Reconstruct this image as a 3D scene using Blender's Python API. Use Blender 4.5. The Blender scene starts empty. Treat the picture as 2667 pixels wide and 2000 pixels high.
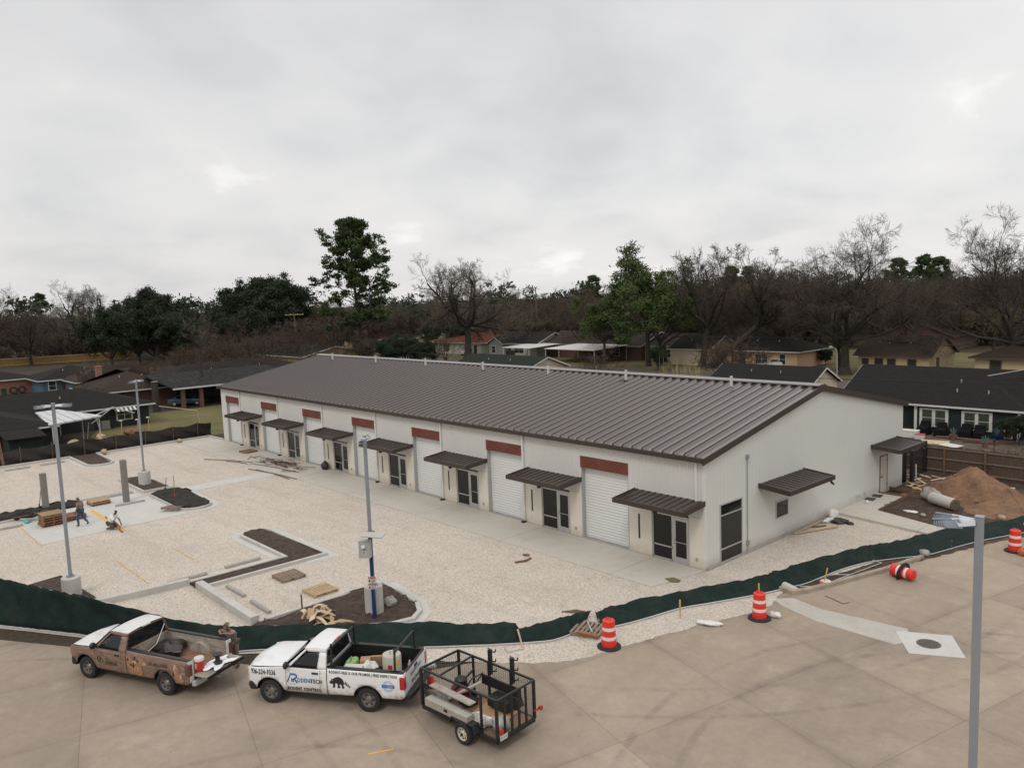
import bpy, bmesh, math, random
import numpy as np
from mathutils import Vector, Matrix
from mathutils.geometry import delaunay_2d_cdt
R = math.radians
C = bpy.context.scene.collection
scene = bpy.context.scene

# ------------------------------------------------------------------ camera
CAM = Vector((20.629, -29.879, 12.852))
yaw, pitch, roll = R(48.185), R(6.371), R(-2.177)
fw = Vector((-math.sin(yaw)*math.cos(pitch), math.cos(yaw)*math.cos(pitch), -math.sin(pitch)))
rt0 = Vector((math.cos(yaw), math.sin(yaw), 0)); up0 = rt0.cross(fw)
rt = math.cos(roll)*rt0 + math.sin(roll)*up0
upv = -math.sin(roll)*rt0 + math.cos(roll)*up0
cd = bpy.data.cameras.new('camera'); cam = bpy.data.objects.new('camera', cd); C.objects.link(cam)
cam.matrix_world = Matrix(((rt.x, upv.x, -fw.x, CAM.x), (rt.y, upv.y, -fw.y, CAM.y), (rt.z, upv.z, -fw.z, CAM.z), (0, 0, 0, 1)))
cd.sensor_fit = 'HORIZONTAL'; cd.sensor_width = 36; cd.lens = 2082.631/2667*36
cd.clip_start = 0.3; cd.clip_end = 4000
scene.camera = cam

# ------------------------------------------------------------------ light: overcast winter sky
SUN_EL, SUN_AZ = R(48), R(150)       # compass-like: from +Y clockwise
world = bpy.data.worlds.new('World'); scene.world = world; world.use_nodes = True
nt = world.node_tree; nt.nodes.clear()
def WN(t, **k):
    n = nt.nodes.new(t)
    for a, b in k.items(): setattr(n, a, b)
    return n
out = WN('ShaderNodeOutputWorld'); bg = WN('ShaderNodeBackground'); bg.inputs['Strength'].default_value = 0.1
sky = WN('ShaderNodeTexSky', sky_type='NISHITA', sun_disc=False, sun_elevation=SUN_EL, sun_rotation=SUN_AZ, altitude=20, air_density=1.0, dust_density=3.0)
tc = WN('ShaderNodeTexCoord'); sep = WN('ShaderNodeSeparateXYZ'); nt.links.new(tc.outputs['Generated'], sep.inputs[0])
def wmath(op, a, b=None, c=None):
    n = WN('ShaderNodeMath', operation=op)
    for i, x in enumerate((a, b, c)):
        if x is None: continue
        if isinstance(x, (int, float)): n.inputs[i].default_value = x
        else: nt.links.new(x, n.inputs[i])
    return n.outputs[0]
zc = wmath('MAXIMUM', sep.outputs['Z'], 0.0)
den = wmath('ADD', zc, 0.30)                       # flat cloud deck seen in perspective
comb = WN('ShaderNodeCombineXYZ'); nt.links.new(wmath('DIVIDE', sep.outputs['X'], den), comb.inputs[0]); nt.links.new(wmath('DIVIDE', sep.outputs['Y'], den), comb.inputs[1])
def wnoise(scale, detail, rough, dist=0.0, off=(0, 0, 0), st=(1, 1, 1)):
    mp = WN('ShaderNodeMapping'); mp.inputs['Location'].default_value = off; mp.inputs['Scale'].default_value = st
    mp.inputs['Rotation'].default_value = (0, 0, R(48))
    nt.links.new(comb.outputs[0], mp.inputs['Vector'])
    n = WN('ShaderNodeTexNoise'); n.inputs['Scale'].default_value = scale; n.inputs['Detail'].default_value = detail
    n.inputs['Roughness'].default_value = rough; n.inputs['Distortion'].default_value = dist
    nt.links.new(mp.outputs[0], n.inputs['Vector']); return n.outputs['Fac']
n1 = wnoise(0.9, 4, 0.5, 0.2, (3.1, 1.7, 0), (1.0, 1.0, 1)); n2 = wnoise(3.2, 5, 0.5, 0.3, (0.4, 5.2, 0), (1.0, 1.0, 1))
cl = wmath('ADD', wmath('MULTIPLY', n1, 0.64), wmath('MULTIPLY', n2, 0.36))
ramp = WN('ShaderNodeValToRGB'); nt.links.new(cl, ramp.inputs[0])
el = ramp.color_ramp.elements
el[0].position = 0.33; el[0].color = (5.4, 5.45, 5.6, 1); el[1].position = 0.66; el[1].color = (9.3, 9.25, 9.15, 1)
e = el.new(0.48); e.color = (6.55, 6.53, 6.55, 1); e = el.new(0.57); e.color = (7.0, 6.92, 6.85, 1)
# overcast luminance: bright horizon veil, a little darker above it, brighter towards the zenith
lum = WN('ShaderNodeValToRGB'); nt.links.new(zc, lum.inputs[0]); le = lum.color_ramp.elements
le[0].position = 0.0; le[0].color = (1.26, 1.24, 1.22, 1); le[1].position = 1.0; le[1].color = (2.0, 2.0, 2.0, 1)
e = le.new(0.12); e.color = (1.25, 1.245, 1.235, 1); e = le.new(0.36); e.color = (1.16, 1.16, 1.165, 1); e = le.new(0.6); e.color = (1.6, 1.6, 1.6, 1)
mul = WN('ShaderNodeMixRGB', blend_type='MULTIPLY'); mul.inputs[0].default_value = 1
az_ = wmath('ADD', wmath('MULTIPLY', sep.outputs['X'], 0.075), wmath('MULTIPLY', sep.outputs['Y'], 0.045)); sc_ = WN('ShaderNodeVectorMath', operation='SCALE'); nt.links.new(ramp.outputs[0], sc_.inputs[0]); nt.links.new(wmath('ADD', az_, 1.02), sc_.inputs['Scale'])
nt.links.new(sc_.outputs[0], mul.inputs[1]); nt.links.new(lum.outputs[0], mul.inputs[2])
mix = WN('ShaderNodeMixRGB'); mix.inputs[0].default_value = 0.94
nt.links.new(sky.outputs[0], mix.inputs[1]); nt.links.new(mul.outputs[0], mix.inputs[2])
nt.links.new(mix.outputs[0], bg.inputs[0]); nt.links.new(bg.outputs[0], out.inputs[0])

sd = bpy.data.lights.new('sun', 'SUN'); sd.energy = 0.9; sd.angle = R(14); sd.color = (1.0, 0.955, 0.9)
so = bpy.data.objects.new('sun', sd); C.objects.link(so)
sdir = Vector((math.sin(SUN_AZ)*math.cos(SUN_EL), math.cos(SUN_AZ)*math.cos(SUN_EL), math.sin(SUN_EL)))
so.rotation_euler = sdir.to_track_quat('Z', 'Y').to_euler(); so.location = (0, -40, 60)
vs = scene.view_settings; vs.view_transform = 'Standard'; vs.look = 'None'; vs.exposure = 0.0; vs.gamma = 1.0; vs.use_curve_mapping = False
scene.render.film_transparent = False
scene.cycles.max_bounces = 6; scene.cycles.transparent_max_bounces = 12

# ------------------------------------------------------------------ helpers
random.seed(7); rng = np.random.default_rng(11)
def U(a, b): return random.uniform(a, b)
def tag(o, label=None, cat=None, group=None, kind=None):
    if label: o['label'] = label
    if cat: o['category'] = cat
    if group: o['group'] = group
    if kind: o['kind'] = kind
    return o
def thing(name, label, cat, loc=(0, 0, 0), rz=0.0, group=None):
    o = bpy.data.objects.new(name, None); C.objects.link(o); o.empty_display_size = 0.3
    o.location = loc; o.rotation_euler = (0, 0, rz)
    return tag(o, label, cat, group)
def copy_tree(o, parent=None):
    c = o.copy(); C.objects.link(c); c.parent = parent
    for ch in list(o.children): copy_tree(ch, c)
    return c
def dup(o, loc, rz=None, label=None, scale=None):
    c = copy_tree(o); c.location = loc
    if rz is not None: c.rotation_euler = (0, 0, rz)
    if scale is not None: c.scale = (scale,)*3 if isinstance(scale, (int, float)) else scale
    if label: c['label'] = label
    return c
def mesh_obj(name, v, f, m, parent=None, smooth=False, ang=35, loc=None):
    me = bpy.data.meshes.new(name); me.from_pydata([tuple(p) for p in v], [], f)
    if m is not None: me.materials.append(m)
    if smooth:
        me.polygons.foreach_set('use_smooth', [True]*len(me.polygons))
        me.set_sharp_from_angle(angle=R(ang))
    me.update()
    o = bpy.data.objects.new(name, me); C.objects.link(o)
    if parent: o.parent = parent
    if loc: o.location = loc
    return o
def np_mesh(name, V, F, m, parent=None, smooth=False):
    """big numpy mesh: V (n,3), F (k,3 or 4)"""
    me = bpy.data.meshes.new(name); k, s = F.shape
    me.vertices.add(len(V)); me.vertices.foreach_set('co', V.astype(np.float32).ravel())
    me.loops.add(k*s); me.loops.foreach_set('vertex_index', F.astype(np.int32).ravel())
    me.polygons.add(k); me.polygons.foreach_set('loop_start', np.arange(0, k*s, s, dtype=np.int32))
    me.polygons.foreach_set('loop_total', np.full(k, s, dtype=np.int32))
    if smooth: me.polygons.foreach_set('use_smooth', np.ones(k, dtype=bool))
    me.materials.append(m); me.update(calc_edges=True); me.validate()
    o = bpy.data.objects.new(name, me); C.objects.link(o)
    if parent: o.parent = parent
    return o
class MB:
    def __init__(s): s.v = []; s.f = []
    def add(s, v, f, M=None):
        b = len(s.v)
        s.v += [(M @ Vector(p)) if M is not None else Vector(p) for p in v]; s.f += [tuple(i+b for i in q) for q in f]; return s
    def box(s, c, d, rz=0.0, M=None):
        x, y, z = d[0]/2, d[1]/2, d[2]/2
        v = [(-x,-y,-z),(x,-y,-z),(x,y,-z),(-x,y,-z),(-x,-y,z),(x,-y,z),(x,y,z),(-x,y,z)]
        T = Matrix.Translation(Vector(c)) @ Matrix.Rotation(rz, 4, 'Z')
        if M is not None: T = M @ T
        return s.add(v, [(0,3,2,1),(4,5,6,7),(0,1,5,4),(1,2,6,5),(2,3,7,6),(3,0,4,7)], T)
    def bb(s, x0, x1, y0, y1, z0, z1): return s.box(((x0+x1)/2, (y0+y1)/2, (z0+z1)/2), (x1-x0, y1-y0, z1-z0))
    def bar(s, p, q, w, h=None, up=(0, 0, 1)):
        p, q = Vector(p), Vector(q); d = (q-p); L = d.length; d.normalize(); u = Vector(up)
        if abs(d.dot(u)) > .98: u = Vector((1, 0, 0))
        r = d.cross(u).normalized(); u = r.cross(d); h = h or w
        v = [p+r*a*w/2+u*b*h/2 + d*L*t for t in (0, 1) for a, b in ((-1,-1),(1,-1),(1,1),(-1,1))]
        return s.add(v, [(0,1,2,3),(7,6,5,4),(0,4,5,1),(1,5,6,2),(2,6,7,3),(3,7,4,0)])
    def tube(s, pts, r, n=8, cap=True):
        pts = [Vector(p) for p in pts]; k = len(pts); rr = r if isinstance(r, (list, tuple)) else [r]*k
        v = []; prev = None
        for i, p in enumerate(pts):
            d = (pts[min(i+1, k-1)] - pts[max(i-1, 0)]).normalized()
            a = prev if prev is not None else (Vector((0, 0, 1)) if abs(d.z) < .9 else Vector((1, 0, 0)))
            x = (a - d*a.dot(d)).normalized(); y = d.cross(x); prev = x
            v += [p + (x*math.cos(t)+y*math.sin(t))*rr[i] for t in [2*math.pi*j/n for j in range(n)]]
        f = [(i*n+j, i*n+(j+1) % n, (i+1)*n+(j+1) % n, (i+1)*n+j) for i in range(k-1) for j in range(n)]
        if cap: f += [tuple(range(n))[::-1], tuple((k-1)*n+j for j in range(n))]
        return s.add(v, f)
    def prism(s, poly, z0, z1):
        n = len(poly); a = sum(poly[i][0]*poly[(i+1) % n][1]-poly[(i+1) % n][0]*poly[i][1] for i in range(n))
        if a < 0: poly = poly[::-1]
        v = [(x, y, z0) for x, y in poly]+[(x, y, z1) for x, y in poly]
        return s.add(v, [tuple(range(n))[::-1], tuple(range(n, 2*n))]+[(i, (i+1) % n, (i+1) % n+n, i+n) for i in range(n)])
    def lathe(s, prof, n=16, M=None, cap=True):
        v = [(r*math.cos(2*math.pi*j/n), r*math.sin(2*math.pi*j/n), z) for r, z in prof for j in range(n)]; k = len(prof)
        f = [(i*n+j, i*n+(j+1) % n, (i+1)*n+(j+1) % n, (i+1)*n+j) for i in range(k-1) for j in range(n)]
        if cap: f += [tuple(range(n))[::-1], tuple((k-1)*n+j for j in range(n))]
        return s.add(v, f, M)
    def poly(s, pts): return s.add(pts, [tuple(range(len(pts)))])
    def sheet(s, pts, z):
        n = len(pts); a = sum(pts[i][0]*pts[(i+1) % n][1]-pts[(i+1) % n][0]*pts[i][1] for i in range(n))
        if a < 0: pts = pts[::-1]
        return s.poly([(x, y, z) for x, y in pts])
    def blob(s, c, d, seed=0, rough=.25, n=10, m=7, rz=0.0):
        """lumpy closed body (rock, bag, heap)"""
        rd = random.Random(seed); v = []; ph = [rd.uniform(0, 6.28) for _ in range(6)]
        for i in range(m+1):
            t = math.pi*i/m
            for j in range(n):
                a = 2*math.pi*j/n
                k = 1+rough*(math.sin(3*a+ph[0])*math.sin(2*t+ph[1])*.6+math.sin(5*a+ph[2]+2*t)*.35+rd.uniform(-.35, .35)*math.sin(t))
                x, y, z = d[0]/2*k*math.sin(t)*math.cos(a), d[1]/2*k*math.sin(t)*math.sin(a), d[2]/2*k*math.cos(t)
                v.append((c[0]+x*math.cos(rz)-y*math.sin(rz), c[1]+x*math.sin(rz)+y*math.cos(rz), c[2]+z))
        f = [(i*n+j, (i+1)*n+j, (i+1)*n+(j+1) % n, i*n+(j+1) % n) for i in range(m) for j in range(n)]
        return s.add(v, f)
    def build(s, name, m, parent=None, smooth=False, ang=35, loc=None, bevel=0.0):
        o = mesh_obj(name, s.v, s.f, m, parent, smooth, ang, loc)
        if bevel:
            b = o.modifiers.new('bevel', 'BEVEL'); b.width = bevel; b.segments = 2; b.limit_method = 'ANGLE'; b.angle_limit = R(40)
        return o

# ------------------------------------------------------------------ materials
def nodes(m): return m.node_tree.nodes, m.node_tree.links
def mat(name, col, rough=.6, metal=0.0, var=0.0, scale=3.0, bump=0.0, bscale=30.0, spec=.5, stain=None, sscale=.6, coat=0.0, detail=6, st=(1, 1, 1)):
    m = bpy.data.materials.new(name); m.use_nodes = True; N, L = nodes(m); b = N['Principled BSDF']
    b.inputs['Roughness'].default_value = rough; b.inputs['Metallic'].default_value = metal; b.inputs['Specular IOR Level'].default_value = spec
    b.inputs['Base Color'].default_value = (*col, 1)
    if coat: b.inputs['Coat Weight'].default_value = coat; b.inputs['Coat Roughness'].default_value = .08
    t = N.new('ShaderNodeTexCoord'); src = t.outputs['Object']
    if st != (1, 1, 1):
        mp = N.new('ShaderNodeMapping'); mp.inputs['Scale'].default_value = st; L.new(src, mp.inputs[0]); src = mp.outputs[0]
    cur = None
    if var:
        n = N.new('ShaderNodeTexNoise'); n.inputs['Scale'].default_value = scale; n.inputs['Detail'].default_value = detail; n.inputs['Roughness'].default_value = .65
        L.new(src, n.inputs['Vector'])
        r = N.new('ShaderNodeMapRange'); r.inputs['From Min'].default_value = .28; r.inputs['From Max'].default_value = .72
        r.inputs['To Min'].default_value = 1-var; r.inputs['To Max'].default_value = 1+var; L.new(n.outputs['Fac'], r.inputs[0])
        x = N.new('ShaderNodeVectorMath'); x.operation = 'SCALE'; x.inputs[0].default_value = col; L.new(r.outputs[0], x.inputs['Scale']); cur = x.outputs[0]
    if stain:
        n = N.new('ShaderNodeTexNoise'); n.inputs['Scale'].default_value = sscale; n.inputs['Detail'].default_value = 8; n.inputs['Roughness'].default_value = .7
        L.new(src, n.inputs['Vector'])
        r = N.new('ShaderNodeMapRange'); r.inputs['From Min'].default_value = .5; r.inputs['From Max'].default_value = .7; L.new(n.outputs['Fac'], r.inputs[0])
        x = N.new('ShaderNodeMixRGB'); L.new(r.outputs[0], x.inputs[0]); x.inputs[2].default_value = (*stain, 1)
        if cur: L.new(cur, x.inputs[1])
        else: x.inputs[1].default_value = (*col, 1)
        cur = x.outputs[0]
    if cur: L.new(cur, b.inputs['Base Color'])
    if bump:
        n = N.new('ShaderNodeTexNoise'); n.inputs['Scale'].default_value = bscale; n.inputs['Detail'].default_value = 5; L.new(src, n.inputs['Vector'])
        p = N.new('ShaderNodeBump'); p.inputs['Strength'].default_value = bump; p.inputs['Distance'].default_value = .02
        L.new(n.outputs['Fac'], p.inputs['Height']); L.new(p.outputs[0], b.inputs['Normal'])
    return m
def stripes(m, axis, period, width, col, soft=.1):
    """line pattern along one object axis, mixed over the base colour (siding, shingle rows, plank seams)"""
    N, L = nodes(m); b = N['Principled BSDF']; t = N.new('ShaderNodeTexCoord'); s = N.new('ShaderNodeSeparateXYZ'); L.new(t.outputs['Object'], s.inputs[0])
    a = N.new('ShaderNodeMath'); a.operation = 'DIVIDE'; a.inputs[1].default_value = period; L.new(s.outputs[axis], a.inputs[0])
    f = N.new('ShaderNodeMath'); f.operation = 'FRACT'; L.new(a.outputs[0], f.inputs[0])
    c = N.new('ShaderNodeMath'); c.operation = 'LESS_THAN'; c.inputs[1].default_value = width; L.new(f.outputs[0], c.inputs[0])
    x = N.new('ShaderNodeMixRGB'); L.new(c.outputs[0], x.inputs[0]); x.inputs[2].default_value = (*col, 1)
    bc = b.inputs['Base Color']
    if bc.is_linked: L.new(bc.links[0].from_socket, x.inputs[1])
    else: x.inputs[1].default_value = bc.default_value
    L.new(x.outputs[0], bc); return m
def brick(name, c1, c2, mortar, w=.22, h=.075, axis='XZ'):
    m = mat(name, c1, .85); N, L = nodes(m); t = N.new('ShaderNodeTexCoord'); s = N.new('ShaderNodeSeparateXYZ'); L.new(t.outputs['Object'], s.inputs[0])
    a = N.new('ShaderNodeMath'); a.operation = 'ADD'; L.new(s.outputs['X'], a.inputs[0]); L.new(s.outputs['Y'], a.inputs[1])
    c = N.new('ShaderNodeCombineXYZ'); L.new(a.outputs[0], c.inputs[0]); L.new(s.outputs['Z'], c.inputs[1])
    b = N.new('ShaderNodeTexBrick'); b.inputs['Color1'].default_value = (*c1, 1); b.inputs['Color2'].default_value = (*c2, 1); b.inputs['Mortar'].default_value = (*mortar, 1)
    b.inputs['Scale'].default_value = 1; b.inputs['Brick Width'].default_value = w; b.inputs['Row Height'].default_value = h; b.inputs['Mortar Size'].default_value = .008
    L.new(c.outputs[0], b.inputs['Vector']); L.new(b.outputs['Color'], N['Principled BSDF'].inputs['Base Color']); return m

m_white = mat('painted_white_metal', (.62, .61, .585), .45, var=.03, scale=.6)
m_cream = mat('cream_panel', (.65, .605, .515), .6, var=.04, scale=1.2)
m_brown = mat('dark_brown_metal', (.040, .029, .023), .38, var=.08, scale=1.0)
m_roof = mat('brown_roof_metal', (.060, .041, .031), .34, var=.08, scale=.4, spec=.35)
m_roof.node_tree.nodes['Principled BSDF'].inputs['Coat Weight'].default_value = 1; m_roof.node_tree.nodes['Principled BSDF'].inputs['Coat IOR'].default_value = 1.66; m_roof.node_tree.nodes['Principled BSDF'].inputs['Coat Roughness'].default_value = .18
m_alu = mat('aluminium', (.50, .50, .49), .38, metal=.6, var=.05)
m_glass = mat('dark_glass', (.010, .011, .012), .04, spec=.4)
m_glass2 = mat('house_glass', (.03, .035, .035), .08, spec=.5)
m_black = mat('black_metal', (.012, .012, .012), .45, var=.2)
m_rubber = mat('rubber', (.014, .014, .014), .8, var=.25, scale=9)
m_redwood = mat('red_plank', (.145, .038, .022), .55, var=.35, scale=2.0, st=(1, 1, 7))
m_conc = mat('concrete_new', (.44, .42, .385), .8, var=.14, scale=1.3, bump=.12, bscale=25)
m_concd = mat('concrete_old', (.30, .285, .26), .85, var=.18, scale=2.2, bump=.2, bscale=30)
m_column = mat('concrete_column', (.19, .175, .16), .85, var=.12, scale=3)
m_galv = mat('grey_painted_steel', (.27, .285, .31), .45, metal=.25, var=.06, scale=1.5)
m_wood = mat('pallet_wood', (.33, .22, .13), .8, var=.4, scale=4, st=(1, 6, 6))
m_woodd = mat('weathered_wood', (.15, .085, .05), .85, var=.35, scale=4)
m_woodp = mat('pale_wood', (.46, .34, .21), .8, var=.3, scale=4)
m_soil = mat('dark_soil', (.046, .030, .019), .95, var=.75, scale=5, bump=1.0, bscale=14)
m_soilb = mat('black_soil', (.018, .014, .011), .95, var=.5, scale=8, bump=.9, bscale=12)
m_orange = mat('orange_red_plastic', (.62, .032, .018), .42, var=.08, scale=4)
m_reflw = mat('white_reflective_band', (.66, .64, .6), .4)
m_yellow = mat('yellow_paint', (.62, .36, .05), .7, var=.15)
m_bag = mat('white_cloth', (.62, .60, .56), .8, var=.15, scale=6)
m_tarp = mat('black_tarp', (.022, .02, .019), .42, var=.35, scale=3, bump=.5, bscale=5)
m_screen = mat('green_windscreen', (.0065, .0165, .0135), .85, var=.35, scale=2.0, bump=.7, bscale=4, spec=.2, stain=(.02, .028, .022), sscale=.9)
m_trim = mat('white_trim', (.52, .51, .48), .6, var=.08)
# ------------------------------------------------------------------ ground materials
def ground_mat(name, c1, c2, c3, s_big, s_mid, s_fine, fine=.3, bump=.3, rough=.9, cells=None):
    m = bpy.data.materials.new(name); m.use_nodes = True; N, L = nodes(m); b = N['Principled BSDF']; b.inputs['Roughness'].default_value = rough
    b.inputs['Specular IOR Level'].default_value = .25
    t = N.new('ShaderNodeTexCoord')
    def noise(sc, d=6, ro=.6):
        n = N.new('ShaderNodeTexNoise'); n.inputs['Scale'].default_value = sc; n.inputs['Detail'].default_value = d; n.inputs['Roughness'].default_value = ro
        L.new(t.outputs['Object'], n.inputs['Vector']); return n.outputs['Fac']
    def rng_(v, a, bb, c=0, d=1):
        r = N.new('ShaderNodeMapRange'); r.inputs['From Min'].default_value = a; r.inputs['From Max'].default_value = bb; r.inputs['To Min'].default_value = c; r.inputs['To Max'].default_value = d
        L.new(v, r.inputs[0]); return r.outputs[0]
    def mx(f, a, bb, typ='MIX'):
        x = N.new('ShaderNodeMixRGB'); x.blend_type = typ
        L.new(f, x.inputs[0]) if not isinstance(f, float) else setattr(x.inputs[0], 'default_value', f)
        for i, q in ((1, a), (2, bb)):
            if isinstance(q, tuple): x.inputs[i].default_value = (*q, 1)
            else: L.new(q, x.inputs[i])
        return x.outputs[0]
    cur = mx(rng_(noise(s_big), .38, .62), c1, c2)
    cur = mx(rng_(noise(s_mid, 8, .7), .52, .72), cur, c3)
    nf = noise(s_fine, 4, .75)
    if cells:
        v = N.new('ShaderNodeTexVoronoi'); v.inputs['Scale'].default_value = cells; L.new(t.outputs['Object'], v.inputs['Vector'])
        sp = N.new('ShaderNodeSeparateXYZ'); L.new(v.outputs['Color'], sp.inputs[0])
        f2 = rng_(sp.outputs[0], 0, 1, 1-fine*1.1, 1+fine*.8)
        x = N.new('ShaderNodeVectorMath'); x.operation = 'SCALE'; L.new(cur, x.inputs[0]); L.new(f2, x.inputs['Scale']); cur = x.outputs[0]
    x = N.new('ShaderNodeVectorMath'); x.operation = 'SCALE'; L.new(cur, x.inputs[0]); L.new(rng_(nf, .3, .7, 1-fine, 1+fine*.7), x.inputs['Scale']); cur = x.outputs[0]
    L.new(cur, b.inputs['Base Color'])
    p = N.new('ShaderNodeBump'); p.inputs['Strength'].default_value = bump; p.inputs['Distance'].default_value = .03; L.new(nf, p.inputs['Height']); L.new(p.outputs[0], b.inputs['Normal'])
    return m, N, L, b, cur, noise, rng_, mx, t
m_gravel, N, L, b, cur, noise, rng_, mx, t = ground_mat('crushed_limestone', (.535, .472, .402), (.495, .436, .37), (.44, .385, .325), .10, .9, 13.0, .26, .4, cells=22)
# dark fines washed into streaks
mp = N.new('ShaderNodeMapping'); mp.inputs['Scale'].default_value = (2.2, .5, 1); mp.inputs['Rotation'].default_value = (0, 0, .3); L.new(t.outputs['Object'], mp.inputs[0])
n = N.new('ShaderNodeTexNoise'); n.inputs['Scale'].default_value = 1.4; n.inputs['Detail'].default_value = 9; n.inputs['Roughness'].default_value = .75; L.new(mp.outputs[0], n.inputs['Vector'])
cur = mx(rng_(n.outputs['Fac'], .56, .76, 0, .5), cur, (.22, .18, .145))
mp = N.new('ShaderNodeMapping'); mp.inputs['Scale'].default_value = (.13, 1.1, 1); L.new(t.outputs['Object'], mp.inputs[0])          # wheel tracks along the lot
n = N.new('ShaderNodeTexNoise'); n.inputs['Scale'].default_value = .8; n.inputs['Detail'].default_value = 4; L.new(mp.outputs[0], n.inputs['Vector']); cur = mx(rng_(n.outputs['Fac'], .5, .7, 0, .28), cur, (.33, .285, .23))
n = N.new('ShaderNodeTexNoise'); n.inputs['Scale'].default_value = 4.2; n.inputs['Detail'].default_value = 3; n.inputs['Roughness'].default_value = .8; n.inputs['Distortion'].default_value = 1.5; L.new(t.outputs['Object'], n.inputs['Vector'])
cur = mx(rng_(n.outputs['Fac'], .60, .70, 0, .42), cur, (.17, .14, .11))
cur = mx(rng_(noise(38, 2, .5), .62, .70, 0, .5), cur, (.20, .17, .14)); L.new(cur, b.inputs['Base Color'])
m_road, N, L, b, cur, noise, rng_, mx, t = ground_mat('weathered_concrete_road', (.325, .262, .200), (.288, .234, .180), (.37, .305, .24), .14, .45, 3.2, .09, .12, .82)
def linepat(nx, ny, off, period, half, soft):
    d = N.new('ShaderNodeVectorMath'); d.operation = 'DOT_PRODUCT'; L.new(t.outputs['Object'], d.inputs[0]); d.inputs[1].default_value = (nx, ny, 0)
    a = N.new('ShaderNodeMath'); a.operation = 'MULTIPLY_ADD'; L.new(d.outputs['Value'], a.inputs[0]); a.inputs[1].default_value = 1/period; a.inputs[2].default_value = off/period+.5
    f = N.new('ShaderNodeMath'); f.operation = 'FRACT'; L.new(a.outputs[0], f.inputs[0])
    s = N.new('ShaderNodeMath'); s.operation = 'SUBTRACT'; L.new(f.outputs[0], s.inputs[0]); s.inputs[1].default_value = .5
    ab = N.new('ShaderNodeMath'); ab.operation = 'ABSOLUTE'; L.new(s.outputs[0], ab.inputs[0])
    return rng_(ab.outputs[0], half/period, (half+soft)/period, 1, 0)
def mulf(a, k):
    x = N.new('ShaderNodeMath'); x.operation = 'MULTIPLY'; L.new(a, x.inputs[0])
    L.new(k, x.inputs[1]) if not isinstance(k, float) else setattr(x.inputs[1], 'default_value', k); return x.outputs[0]
patch = rng_(noise(.35, 5, .6), .42, .6)
def cell(nx, ny, off, period):
    d = N.new('ShaderNodeVectorMath'); d.operation = 'DOT_PRODUCT'; L.new(t.outputs['Object'], d.inputs[0]); d.inputs[1].default_value = (nx, ny, 0)
    a = N.new('ShaderNodeMath'); a.operation = 'MULTIPLY_ADD'; L.new(d.outputs['Value'], a.inputs[0]); a.inputs[1].default_value = 1/period; a.inputs[2].default_value = off/period
    f = N.new('ShaderNodeMath'); f.operation = 'FLOOR'; L.new(a.outputs[0], f.inputs[0]); return f.outputs[0]
cc = N.new('ShaderNodeCombineXYZ'); L.new(cell(.265, .964, 1.95, 4.65), cc.inputs[0]); L.new(cell(.979, -.204, -8.9, 4.7), cc.inputs[1])
wn = N.new('ShaderNodeTexWhiteNoise'); wn.noise_dimensions = '2D'; L.new(cc.outputs[0], wn.inputs['Vector'])
xs_ = N.new('ShaderNodeVectorMath'); xs_.operation = 'SCALE'; L.new(cur, xs_.inputs[0]); L.new(rng_(wn.outputs['Value'], 0, 1, .90, 1.07), xs_.inputs['Scale']); cur = xs_.outputs[0]      # slab to slab tone
def ring(cx, cy, r, w):
    d = N.new('ShaderNodeVectorMath'); d.operation = 'DISTANCE'; L.new(t.outputs['Object'], d.inputs[0]); d.inputs[1].default_value = (cx, cy, 0)
    s = N.new('ShaderNodeMath'); s.operation = 'SUBTRACT'; L.new(d.outputs['Value'], s.inputs[0]); s.inputs[1].default_value = r
    a = N.new('ShaderNodeMath'); a.operation = 'ABSOLUTE'; L.new(s.outputs[0], a.inputs[0]); return rng_(a.outputs[0], w*.4, w, 1, 0)
rub = rng_(noise(1.1, 6, .7), .40, .62)
for cx, cy, r in ((6.5, -25.5, 8.6), (6.5, -25.5, 6.9), (-8, 4, 19.4), (-8, 4, 21.1), (18, -9, 12.3), (18, -9, 10.7), (-2, -34, 14.5), (-2, -34, 16.1)): cur = mx(mulf(mulf(ring(cx, cy, r, .16), rub), .30), cur, (.10, .082, .067))
for nx, ny, off, per in ((.265, .964, 1.95, 4.65), (.979, -.204, -8.9, 4.7)):
    cur = mx(mulf(mulf(linepat(nx, ny, off, per, .05, .30), patch), .22), cur, (.10, .08, .065))
    cur = mx(mulf(linepat(nx, ny, off, per, .007, .012), .42), cur, (.10, .08, .062))
cur = mx(mulf(rng_(noise(.16, 9, .62), .50, .72), .36), cur, (.13, .108, .088))       # tyre dirt and old stains
cur = mx(mulf(rng_(noise(.6, 9, .72), .60, .74), .35), cur, (.36, .315, .26))         # pale dried patches
vo = N.new('ShaderNodeTexVoronoi'); vo.inputs['Scale'].default_value = 1.6; L.new(t.outputs['Object'], vo.inputs['Vector'])
cur = mx(mulf(rng_(vo.outputs['Distance'], .02, .05, 1, 0), .6), cur, (.09, .075, .06))
wv = N.new('ShaderNodeTexWave'); wv.inputs['Scale'].default_value = .12; wv.inputs['Distortion'].default_value = 5; wv.inputs['Detail'].default_value = 3; L.new(t.outputs['Object'], wv.inputs['Vector'])
cur = mx(mulf(rng_(wv.outputs['Fac'], .90, 1.0), .07), cur, (.11, .09, .075))          # curved tyre tracks
L.new(cur, b.inputs['Base Color'])
m_walk, N, L, b, cur, noise, rng_, mx, t = ground_mat('walk_concrete', (.47, .43, .37), (.44, .41, .36), (.40, .365, .31), .3, 1.2, 8, .06, .1, .8)
cur = mx(mulf(linepat(1, 0, .05+2.87, 7.62, .012, .015), .7), cur, (.17, .15, .125))
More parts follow.
